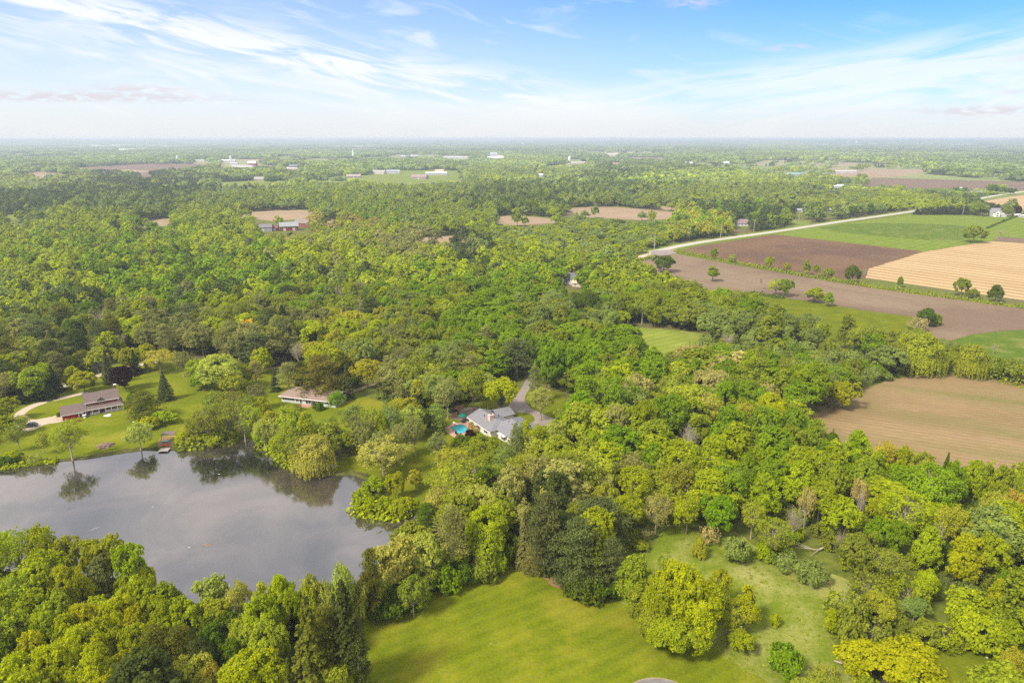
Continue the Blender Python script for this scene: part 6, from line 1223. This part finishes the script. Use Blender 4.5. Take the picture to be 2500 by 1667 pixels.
house(74, 458, 0, 50, 14, 6, 1.5, WH, (0.75, 0.75, 0.75), 'long white flat-roofed building in the dark conifers at the left', 'building', 'building'); house(639, 441, 10, 34, 16, 4, 5, TANC, (0.36, 0.33, 0.33), 'beige ranch house on the pale meadow left of centre', win=True)
house(318, 451, 20, 9, 8, 4, 3, WH, (0.5, 0.5, 0.5), 'tiny white cottage behind the dark conifer wood', 'cottage'); house(489, 446, 0, 22, 12, 6, 5, (0.42, 0.34, 0.26), (0.32, 0.28, 0.25), 'brown farmhouse at the left end of the pale meadow', 'farmhouse')
house(1315, 432, 0, 80, 18, 5, 3, WH, (0.7, 0.7, 0.72), 'white barn row in the far woods near the centre', 'barn', 'barn', doors=3); house(1150, 508, 10, 18, 11, 5, 4, WH, (0.3, 0.3, 0.33), 'white gabled house in woods above the centre tan field')
# far farms
for (px, py, L, W, hw, hr, wc, rc, lb, nm) in (
 (495, 395, 90, 20, 6, 2, WH, (0.7, 0.7, 0.7), 'white dairy barn at the back of the far brown field', 'barn'), (555, 396, 70, 22, 7, 3, WH, (0.72, 0.74, 0.76), 'white long barn left of the red barn far away', 'barn'), (572, 404, 30, 14, 7, 5, WH, (0.4, 0.4, 0.42), 'white farmhouse left of the far red barn', 'farmhouse'),
 (594, 408, 80, 18, 5, 2, (0.6, 0.6, 0.6), WH, 'low white machine shed in front of the far red barn', 'shed'), (617, 407, 30, 24, 12, 8, RD, (0.66, 0.66, 0.68), 'far red barn with a white roof', 'barn'), (720, 412, 36, 22, 8, 6, (0.14, 0.14, 0.18), (0.2, 0.2, 0.24), 'dark roofed barn right of the far red barn', 'barn'),
 (707, 415, 60, 16, 5, 2, (0.5, 0.3, 0.28), (0.62, 0.6, 0.6), 'low reddish shed in front of the dark roofed barn', 'shed'), (430, 397, 50, 18, 5, 2, WH, (0.66, 0.66, 0.66), 'small white barn left of the dairy barn', 'barn'), (405, 398, 36, 18, 7, 4, WH, (0.5, 0.5, 0.52), 'white house at the left end of the far farm row', 'house'),
 (1065, 428, 60, 16, 6, 3, WH, (0.7, 0.7, 0.72), 'white barn on the pale green field near the centre', 'barn'), (1073, 426, 24, 20, 8, 6, TANC, (0.55, 0.42, 0.33), 'tan gabled house beside the white barn near the centre', 'house'), (1025, 437, 40, 22, 5, 6, (0.3, 0.24, 0.22), (0.30, 0.23, 0.21), 'dark brown roofed house left of the white barn near the centre', 'house'),
 (925, 425, 40, 20, 6, 5, (0.5, 0.45, 0.38), (0.4, 0.36, 0.34), 'beige suburban house left of centre', 'house'), (960, 424, 40, 20, 6, 5, (0.42, 0.44, 0.46), (0.32, 0.34, 0.38), 'grey suburban house right of the beige suburban house', 'house'), (864, 435, 36, 18, 5, 5, (0.3, 0.25, 0.22), (0.36, 0.3, 0.27), 'brown suburban house at the left of the pale meadow', 'house'),
 (1210, 389, 190, 30, 8, 4, WH, (0.7, 0.7, 0.72), 'long white warehouse in the far woods', 'warehouse'), (1120, 388, 150, 26, 8, 4, WH, WH, 'white hall left of the long white warehouse', 'hall'), (1205, 384, 40, 26, 16, 10, (0.5, 0.52, 0.6), (0.4, 0.42, 0.5), 'tall grey barn by the long white warehouse', 'barn'), (1226, 386, 50, 24, 8, 4, TANC, (0.62, 0.5, 0.42), 'pinkish hall right of the tall grey barn', 'hall'),
 (1402, 400, 110, 24, 5, 2, (0.5, 0.5, 0.5), (0.62, 0.6, 0.58), 'grey farm shed at the edge of the far tan field', 'shed'), (1495, 381, 130, 50, 8, 7, (0.5, 0.45, 0.42), (0.5, 0.44, 0.4), 'brown domed riding hall far back right of centre', 'hall'), (1662, 402, 90, 24, 6, 4, WH, (0.66, 0.68, 0.72), 'white farm buildings in front of the far right woods', 'barn'),
 (1640, 403, 70, 20, 6, 4, (0.5, 0.54, 0.6), (0.5, 0.52, 0.56), 'blue-grey barn left of the white farm buildings', 'barn'), (1000, 386, 90, 24, 8, 6, (0.4, 0.44, 0.52), (0.36, 0.4, 0.48), 'blue-grey school building in the far woods', 'building'), (1770, 402, 30, 18, 6, 5, WH, (0.6, 0.62, 0.64), 'small white house far back between centre and right', 'house'),
 (2310, 371, 90, 30, 8, 5, WH, (0.7, 0.7, 0.7), 'white hall far back near the right', 'hall'), (2460, 373, 130, 34, 8, 3, WH, (0.75, 0.75, 0.75), 'white flat hall far back at the right edge', 'hall')):
    house(px, py, random.uniform(-12, 12), L, W, hw, hr, wc, rc, lb, nm, nm, win=False, doors=2 if L > 50 else 1)
k = 0
for (px, py, L, d_) in ((165, 357, 330, 60), (215, 358, 420, 70), (262, 360, 480, 80), (300, 358, 380, 70), (325, 369, 300, 50), (390, 359, 400, 70), (415, 360, 300, 60), (470, 355, 360, 60), (570, 355, 200, 50), (235, 345, 300, 60), (385, 348, 300, 60), (120, 348, 260, 60), (852, 361, 420, 60), (885, 362, 360, 60), (1005, 362, 200, 50), (905, 357, 200, 50), (1190, 350, 500, 80), (190, 347, 200, 60),
                     (2008, 357, 300, 60), (2080, 358, 340, 60), (2140, 356, 320, 60), (2178, 355, 240, 60), (2252, 356, 420, 70), (1465, 354, 260, 50), (2062, 353, 160, 50), (1740, 350, 200, 50)):
    L *= 0.7; b = G(px, py); b.z = float(hillz(b.x, b.y)); w = thing('warehouse', b, random.uniform(-0.2, 0.2), None, 'warehouse', 'white warehouses along the horizon')
    o_ = ['', 'second ', 'third ', 'fourth ', 'fifth ', 'sixth ', 'seventh ', 'eighth ', 'ninth ', 'tenth ', 'eleventh ', 'twelfth ', 'thirteenth ', 'fourteenth ', 'fifteenth ', 'sixteenth ', 'seventeenth ', 'eighteenth ', 'nineteenth ', 'twentieth '][k % 18]
    w['label'] = 'long white warehouse on the %s horizon, %sfrom the front' % ('left half of the' if k < 18 else 'right half of the', (o_ or 'first ')); k += 1
    hh_ = 14 if py > 352 else 20
    MB().box(-L/2, L/2, -d_/2, d_/2, -2, hh_+4).build('wall', paint('white_cladding', (0.78, 0.76, 0.74), 0.6, 0.05, 0.05), w); MB().box(-L/2-1, L/2+1, -d_/2-1, d_/2+1, hh_+4.01, hh_+5.0).build('roof', paint('white_membrane', (0.82, 0.81, 0.80), 0.6, 0.05, 0.05), w)
    for i in range(6):
        x = -L/2 + L*(i+.5)/6; MB().box(x-L*.03, x+L*.03, -d_/2-.3, -d_/2-.02, 0, 5).build('loading_door', paint('dock_grey', (0.3, 0.32, 0.34)), w)
# towers, silos, steeple
def water_tower(px, py, hgt, rad, label):
    b = G(px, py); b.z = float(hillz(b.x, b.y)); w = thing('water_tower', b, 0, label, 'water tower')
    MB().tube([(0, 0, hgt-rad*.9), (0, 0, hgt-rad*.6), (0, 0, hgt), (0, 0, hgt+rad*.6), (0, 0, hgt+rad*.8)], [rad*.35, rad, rad*1.15, rad*.85, rad*.1], 16).build('tank', paint('pale_steel', (0.55, 0.6, 0.62)), w, True)
    MB().tube([(0, 0, 0), (0, 0, hgt-rad*.8)], rad*.3, 10).build('riser', MATS['pale_steel'], w)
    for a in range(4): MB().tube([(rad*1.2*math.cos(a*1.57), rad*1.2*math.sin(a*1.57), 0), (rad*.9*math.cos(a*1.57), rad*.9*math.sin(a*1.57), hgt-rad*.5)], rad*.07, 5).build('leg', MATS['pale_steel'], w)
water_tower(1277, 359, 38, 13, 'grey water tower rising over the woods near the centre of the horizon'); water_tower(2090, 356, 40, 15, 'white water tower on the hazy horizon at the right')
def silo(px, py, hgt, rad, label):
    b = G(px, py); w = thing('silo', b, 0, label, 'silo'); MB().tube([(0, 0, 0), (0, 0, hgt)], rad, 14).build('tower', paint('silo_white', (0.6, 0.6, 0.6)), w); MB().tube([(0, 0, hgt+.01), (0, 0, hgt+rad*.6), (0, 0, hgt+rad)], [rad*1.04, rad*.7, rad*.05], 14).build('dome', MATS['pale_steel'], w)
silo(434, 397, 24, 5, 'white silo in the far farm row at the left'); silo(564, 396, 22, 5, 'white silo left of the far red barn'); silo(1390, 401, 26, 6, 'pale silo at the far tan field right of centre'); silo(2427, 514, 0.1, 0.1, 'x') if False else None
b = G(862, 386); st = thing('church_steeple', b, 0, 'thin white church steeple above the far woods left of centre', 'steeple'); MB().box(-4, 4, -4, 4, 0, 26).build('tower', WHITE, st); MB().poly([(-4, -4, 26.01), (4, -4, 26.01), (0, 0, 52)]).poly([(4, -4, 26.01), (4, 4, 26.01), (0, 0, 52)]).poly([(4, 4, 26.01), (-4, 4, 26.01), (0, 0, 52)]).poly([(-4, 4, 26.01), (-4, -4, 26.01), (0, 0, 52)]).build('spire', MATS['pale_steel'], st)
# utility poles along the road
PW = paint('pole_wood', (0.36, 0.31, 0.26))
PP = [(1683, 588, 'right of the road junction'), (1759, 583, 'second from the road junction'), (1840, 566, 'in front of the dark pines by the brown-roofed house'), (1889, 553, 'where the dark pines end along the road'), (1950, 541, 'below the yellow-green strip field'), (2006, 532, 'tall one below the grey roofed house'), (2059, 524, 'near the long hedge past the grey roofed house'), (2350, 525, 'in front of the dark pine belt by the white farmhouse'), (1597, 610, 'at the road junction itself')]
for px, py, tx in PP:
    p = thing('utility_pole', G(px, py), ROADA, 'wooden utility pole ' + tx, 'utility pole', 'utility poles along the pale road')
    MB().tube([(0, 0, -.2), (0, 0, 13.5)], [.32, .22], 8).build('pole', PW, p); MB().box(-.12, .12, -1.6, 1.6, 12.4, 12.65).build('crossarm', PW, p)
    for y in (-1.4, -.6, .6, 1.4): MB().tube([(0, y, 12.65), (0, y, 12.9)], .08, 6).build('insulator', MATS['pale_steel'], p)
# field fence posts with wire along the green field
for i in range(26):
    t = i/25; q = G(1888 + (2254-1888)*t, 573 + (614-573)*t + 0.4)
    if 0: pass
# hedgerows
def hedge(pts, w, hh_, label, tint, dens=26, seed=1):
    P = smooth_open(gpts(pts), 10); rr2 = np.random.default_rng(seed); Ps = []; Ns = []; vs = []; o = G(*pts[0][:2])
    for i in range(len(P)-1):
        a = np.array(P[i]); b_ = np.array(P[i+1]); L_ = np.linalg.norm(b_-a); n = int(L_*dens); bump = 0.75+0.35*math.sin(i*1.7)+0.2*rr2.normal(); bump = max(.5, bump)
        t = rr2.random(n)[:, None]; d_ = (b_-a)/L_; nn_ = np.array([-d_[1], d_[0]]); ph = rr2.uniform(-0.3, math.pi+0.3, n); rad = 1+rr2.normal(size=n)*.15
        wob = 0.7+0.3*np.sin(np.array(P[i])[0]*0.9+t[:, 0]*6)
        off = np.cos(ph)*w/2*rad*wob; z = np.clip(np.sin(ph), 0, 1)*hh_*bump*rad*wob + 0.15; xy = a + (b_-a)*t + nn_*off[:, None]
        Ps.append(np.c_[xy[:, 0]-o.x, xy[:, 1]-o.y, z]); Ns.append(unit(np.c_[nn_[0]*np.cos(ph), nn_[1]*np.cos(ph), np.abs(np.sin(ph))+.2] + rr2.normal(size=(n, 3))*.5)); vs.append(rr2.random(n))
    Ps = np.concatenate(Ps); Ns = np.concatenate(Ns); vs = np.concatenate(vs); V, F = leaf_quads(Ps, Ns, .38*rr2.uniform(.6, 1.4, len(Ps)), rr2, .8)
    ob = bpy.data.objects.new('hedgerow', mk_mesh('hedgerow', V, F, [FOL], vs)); col.objects.link(ob); ob.location = o; ob['tint'] = list(T[tint]); tag(ob, label, 'hedge', 'hedgerows between the fields')
hedge([(1648, 614), (1700, 624), (1781, 640), (1860, 655), (1941, 670), (2047, 688), (2120, 700)], 6, 3.2, 'long dark hedgerow between the two brown fields running from the road junction', 'G2', seed=1)
hedge([(2120, 700), (2200, 712), (2313, 727), (2420, 742), (2560, 760)], 5.5, 2.8, 'hedgerow along the foot of the straw-coloured row field', 'G2', seed=2)
hedge([(1596, 630), (1560, 637), (1500, 652), (1440, 664)], 5, 3, 'short hedgerow along the side road left of the junction', 'G2', seed=3)
hedge([(2170, 545), (2100, 550)], 1, .1, 'x', 'G2') if False else None
hedge([(2420, 920), (2460, 931), (2520, 945), (2600, 960)], 10, 5.5, 'bushy hedgerow above the tan field at the right edge', 'OL', seed=4)
hedge([(1830, 716), (1850, 719), (1890, 726), (1915, 729)], 5, 2.4, 'low dark hedge at the foot of the pale and dark bushy trees', 'DG', seed=5)
hedge([(2410, 558), (2440, 545), (2480, 530), (2500, 524)], 3, 1.8, 'thin far hedge climbing the green field to the white farmhouse', 'DG', seed=6)
hedge([(0, 1143), (45, 1139), (95, 1131), (140, 1127)], 3.0, 1.6, 'low leafy fringe on the far pond bank at the left edge', 'YG', seed=7)
hedge([(441, 1094), (494, 1090), (547, 1081), (582, 1075)], 5.5, 3.4, 'dense bush belt along the far pond bank right of the playset', 'OL', 30, seed=8)
hedge([(640, 1084), (672, 1103), (706, 1130), (735, 1142)], 6, 4.0, 'leafy fringe left of the weeping willow on the far bank', 'YG', 30, seed=9)
hedge([(868, 1238), (885, 1252), (918, 1262), (953, 1260), (1003, 1252)], 6, 3.0, 'bushy fringe round the grassy tip of the pond', 'YG', 34, seed=10)
# ---- small things by the pond
pm = blob(0, 2.6, 9, 0.22, 3); item('burn_pile', pm, paint('ash_brown', (0.16, 0.11, 0.085), 0.9, 0.5, 2.0), G(257, 1088), 'brown burn pile of ash and brush on the lawn below the red house', 'burn pile')
SW = paint('cedar', (0.5, 0.35, 0.16)); ps = thing('playset', G(410, 1082), 0.15, 'wooden swing playset with a small shingled roof on bare ground by the pond', 'playset')
m = MB(); m.tube([(-2.6, 0, 0), (-1.6, 0, 2.6)], .09, 6).tube([(-1.6, -1.2, 0), (-1.6, 0, 2.6)], .09, 6).tube([(3.2, -0.9, 0), (2.6, 0, 2.5)], .09, 6).tube([(3.4, .9, 0), (2.6, 0, 2.5)], .09, 6).tube([(-1.6, 0, 2.6), (2.6, 0, 2.5)], .1, 6); m.build('frame', SW, ps)
MB().poly([(-2.4, 1.0, 2.6), (2.2, 1.0, 2.6), (2.0, 3.0, 3.2), (-2.2, 3.0, 3.2)]).poly([(-2.4, 1.0, 2.55), (-2.2, 3.0, 3.15), (2.0, 3.0, 3.15), (2.2, 1.0, 2.55)]).build('roof', RROOF, ps)
for x in (-2.2, 2.0):
    for y in (1.2, 2.9): MB().box(x-.07, x+.07, y-.07, y+.07, 0, 2.6).build('post', SW, ps)
for x in (0.0, 1.4): sw = MB().box(x-.25, x+.25, -.12, .12, .5, .55).build('swing_seat', paint('blue_plastic', (0.05, 0.3, 0.5)), ps); MB().tube([(x-.2, 0, .55), (x-.2, 0, 2.5)], .015, 4).tube([(x+.2, 0, .55), (x+.2, 0, 2.5)], .015, 4).build('chain', MATS['black_iron'], sw)
sheet('sand_patch', smooth_closed(gpts([(385, 1080), (395, 1068), (415, 1066), (424, 1078), (418, 1092), (395, 1092)]), 5, .1), 0.03, M_dirt)
item('kayak', MB().tube([(-1.3, 0, .25), (-.9, 0, .2), (0, 0, .2), (.9, 0, .2), (1.3, 0, .3)], [.05, .2, .26, .2, .05], 8), paint('red_plastic', (0.55, 0.06, 0.03)), G(404, 1088), 'small red boat on the sand patch in front of the playset', 'kayak', 0.1)
item('toy_slide', MB().box(-1.1, 1.1, -.35, .35, .35, .45).box(-1.1, -.95, -.35, .35, 0, .35).box(.9, 1.1, -.35, .35, 0, .3), paint('aqua_plastic', (0.25, 0.6, 0.6)), G(403, 1079), 'pale aqua plastic slide under the swing frame', 'slide', 0.3)
dk = thing('dock', G(402, 1100), 0.1, 'short wooden dock at the water below the playset', 'dock'); MB().box(-1.6, 1.6, -1.4, 1.2, .42, .52).build('deck', paint('grey_plank', (0.28, 0.25, 0.22)), dk)
for x in (-1.4, 1.4):
    for y in (-1.2, 1.0): MB().box(x-.08, x+.08, y-.08, y+.08, -.6, .415).build('post', MATS['grey_plank'], dk)
bt = thing('rowing_boat', G(806, 1140), 0.1, 'upturned white rowing boat on the grass right of the weeping willow', 'boat'); MB().tube([(-2.2, 0, .3), (-1.6, 0, .3), (0, 0, .3), (1.6, 0, .3), (2.3, 0, .35)], [.35, .55, .65, .5, .05], 10).build('hull', WHITE, bt, True); MB().box(-2.0, 2.0, -.04, .04, .9, .98).build('keel', MATS['grey_plank'], bt)
def car(px, py, rot, body, label):
    c_ = thing('parked_car', G(px, py), R(rot), label, 'car'); bm_ = paint('car_' + label.split()[0], body, 0.3, 0.02, spec=0.6)
    m = MB(); sec = [(-2.3, .45, .85), (-2.1, .35, 1.0), (-0.9, .3, 1.05), (-.3, .3, 1.05), (1.5, .3, 1.05), (2.1, .3, 1.0), (2.3, .45, .8)]
    for (xa, za, zb), (xb, zc, zd) in zip(sec[:-1], sec[1:]):
        m.poly([(xa, -.9, za), (xb, -.9, zc), (xb, -.9, zd), (xa, -.9, zb)]); m.poly([(xa, .9, zb), (xb, .9, zd), (xb, .9, zc), (xa, .9, za)]); m.poly([(xa, -.9, zb), (xb, -.9, zd), (xb, .9, zd), (xa, .9, zb)]); m.poly([(xa, .9, za), (xb, .9, zc), (xb, -.9, zc), (xa, -.9, za)])
    m.poly([(-2.3, -.9, .85), (-2.3, .9, .85), (-2.3, .9, .45), (-2.3, -.9, .45)]); m.poly([(2.3, -.9, .45), (2.3, .9, .45), (2.3, .9, .8), (2.3, -.9, .8)]); m.build('body', bm_, c_)
    m = MB(); lo = [(-1.2, -.85, 1.05), (1.9, -.85, 1.05), (1.9, .85, 1.05), (-1.2, .85, 1.05)]; hi = [(-.6, -.7, 1.6), (1.4, -.7, 1.6), (1.4, .7, 1.6), (-.6, .7, 1.6)]
    for i in range(4): j = (i+1) % 4; m.poly([lo[i], lo[j], hi[j], hi[i]])
    m.build('glasshouse', GLASS, c_); MB().box(-.62, 1.42, -.72, .72, 1.6, 1.66).build('roof', bm_, c_)
    for x in (-1.4, 1.4):
        for y in (-.86, .86): wv = MB().tube([(x, y-.1, .33), (x, y+.1, .33)], .33, 14).build('wheel', MATS['black_iron'], c_); MB().tube([(x, y-.11, .33), (x, y+.11, .33)], .17, 10).build('rim', MATS['pale_steel'], wv)
    return c_
car(75, 1042, 15, (0.03, 0.04, 0.045), 'dark car parked on the gravel at the end of the curved drive')
car(1106, 1010, -30, (0.02, 0.02, 0.025), 'black car parked between the two wooden fences by the pool')
car(385, 872, 10, (0.6, 0.6, 0.6), 'pale car on the gravel behind the red house wood') if False else None
# fallen white log with branches, white tangle, rocks
LG = paint('bleached_wood', (0.36, 0.31, 0.25), 0.9, 0.2); A_, an, L_ = frame2((2000, 1346), (2074, 1322)); lg = thing('fallen_tree', A_, an, 'fallen bleached white log with bare branches in the scrub above the meadow', 'fallen tree')
MB().tube([(0, 0, .6), (L_*.5, .3, 1.4), (L_, .2, 1.9)], [.26, .18, .06], 7).build('trunk', LG, lg)
m = MB()
for a, b_ in (((-.2, 0, .6), (-6, 2, 1.6)), ((-.2, 0, .6), (-5, -1.5, .9)), ((-3, 1, 1.1), (-6.5, 4.0, 2.4)), ((L_*.4, .2, 1.2), (L_*.5, -2.5, .8)), ((-2, .6, .9), (-4.5, 3.4, 2.0))): m.tube([a, b_], [.12, .03], 5)
m.build('branch', LG, lg)
for i, (px, py, sz_, tx) in enumerate(((1863, 1367, .7, 'white rock at the top of the rough meadow'), (1872, 1371, .5, 'small white rock right beside the white rock of the meadow'), (1992, 1419, .45, 'small pale stone below the round meadow shrubs'), (2065, 1487, .8, 'pale rock beside the bright tree right of the meadow'), (2432, 1628, .6, 'white stone on the lower right grass clearing'), (312, 1417, .9, 'pinkish boulder among bushes at the near pond corner'),
                        (326, 1030, .8, 'white rock under the dark pine right of the red house'), (2409, 1605, .4, 'small white stone above the white stone in the lower right clearing'))):
    item('rock', blob(0, sz_*.55, 20+i, .6), paint('pale_stone', (0.62, 0.58, 0.52)), G(px, py) + Vector((0, 0, .1)), tx, 'rock')
lm = MB()
for k in range(7): a = k*.5; lm.tube([(math.cos(a)*2*random.random(), -1+k*.3, .3), (2.5-random.random()*4, 1-k*.3, .5+.2*random.random())], [.14, .06], 5)
item('brush_pile', lm, LG, G(2062, 1622), 'pile of bare grey branches behind the bright round tree at the bottom', 'brush pile')
for i, (px, py, sx_, sy_, tx) in enumerate(((232, 1290, 1.6, .08, 'thin white streak of foam on the pond near the left trees'), (373, 1237, .45, .16, 'small white foam patch in the middle of the pond'), (462, 1336, .45, .16, 'tiny white foam patch near the lower shore'), (535, 1157, .45, .2, 'small white foam patch left of the tree reflections'), (507, 1331, 2.0, .7, 'orange-brown scum patch low on the pond'))):
    m = MB(); rr3 = random.Random(i); n = 18; m.poly([(math.cos(2*math.pi*q/n)*sx_*rr3.uniform(.5, 1.1), math.sin(2*math.pi*q/n)*sy_*rr3.uniform(.5, 1.1), 0) for q in range(n)])
    item('foam_patch', m, paint('foam_white', (0.42, 0.41, 0.39)) if i < 4 else paint('scum', (0.17, 0.12, 0.09)), G(px, py) + Vector((0, 0, .035)), tx, 'foam', 0.9 if i == 0 else 0, 'patches floating on the pond')
# ------------------------------------------------------------ haze: even air round the whole scene
hm = bpy.data.materials.new('haze'); hm.use_nodes = True; ht = hm.node_tree; ht.nodes.clear()
pv = ht.nodes.new('ShaderNodeVolumePrincipled'); pv.inputs['Color'].default_value = (0.76, 0.88, 1.0, 1); pv.inputs['Density'].default_value = HAZE_D; pv.inputs['Anisotropy'].default_value = 0.2
ho = ht.nodes.new('ShaderNodeOutputMaterial'); ht.links.new(pv.outputs[0], ho.inputs['Volume'])
hz = MB().box(-34000, 34000, -33000, 36000, -1.6, 104).build('haze', hm); tag(hz, 'pale even haze over the whole countryside', kind='stuff')
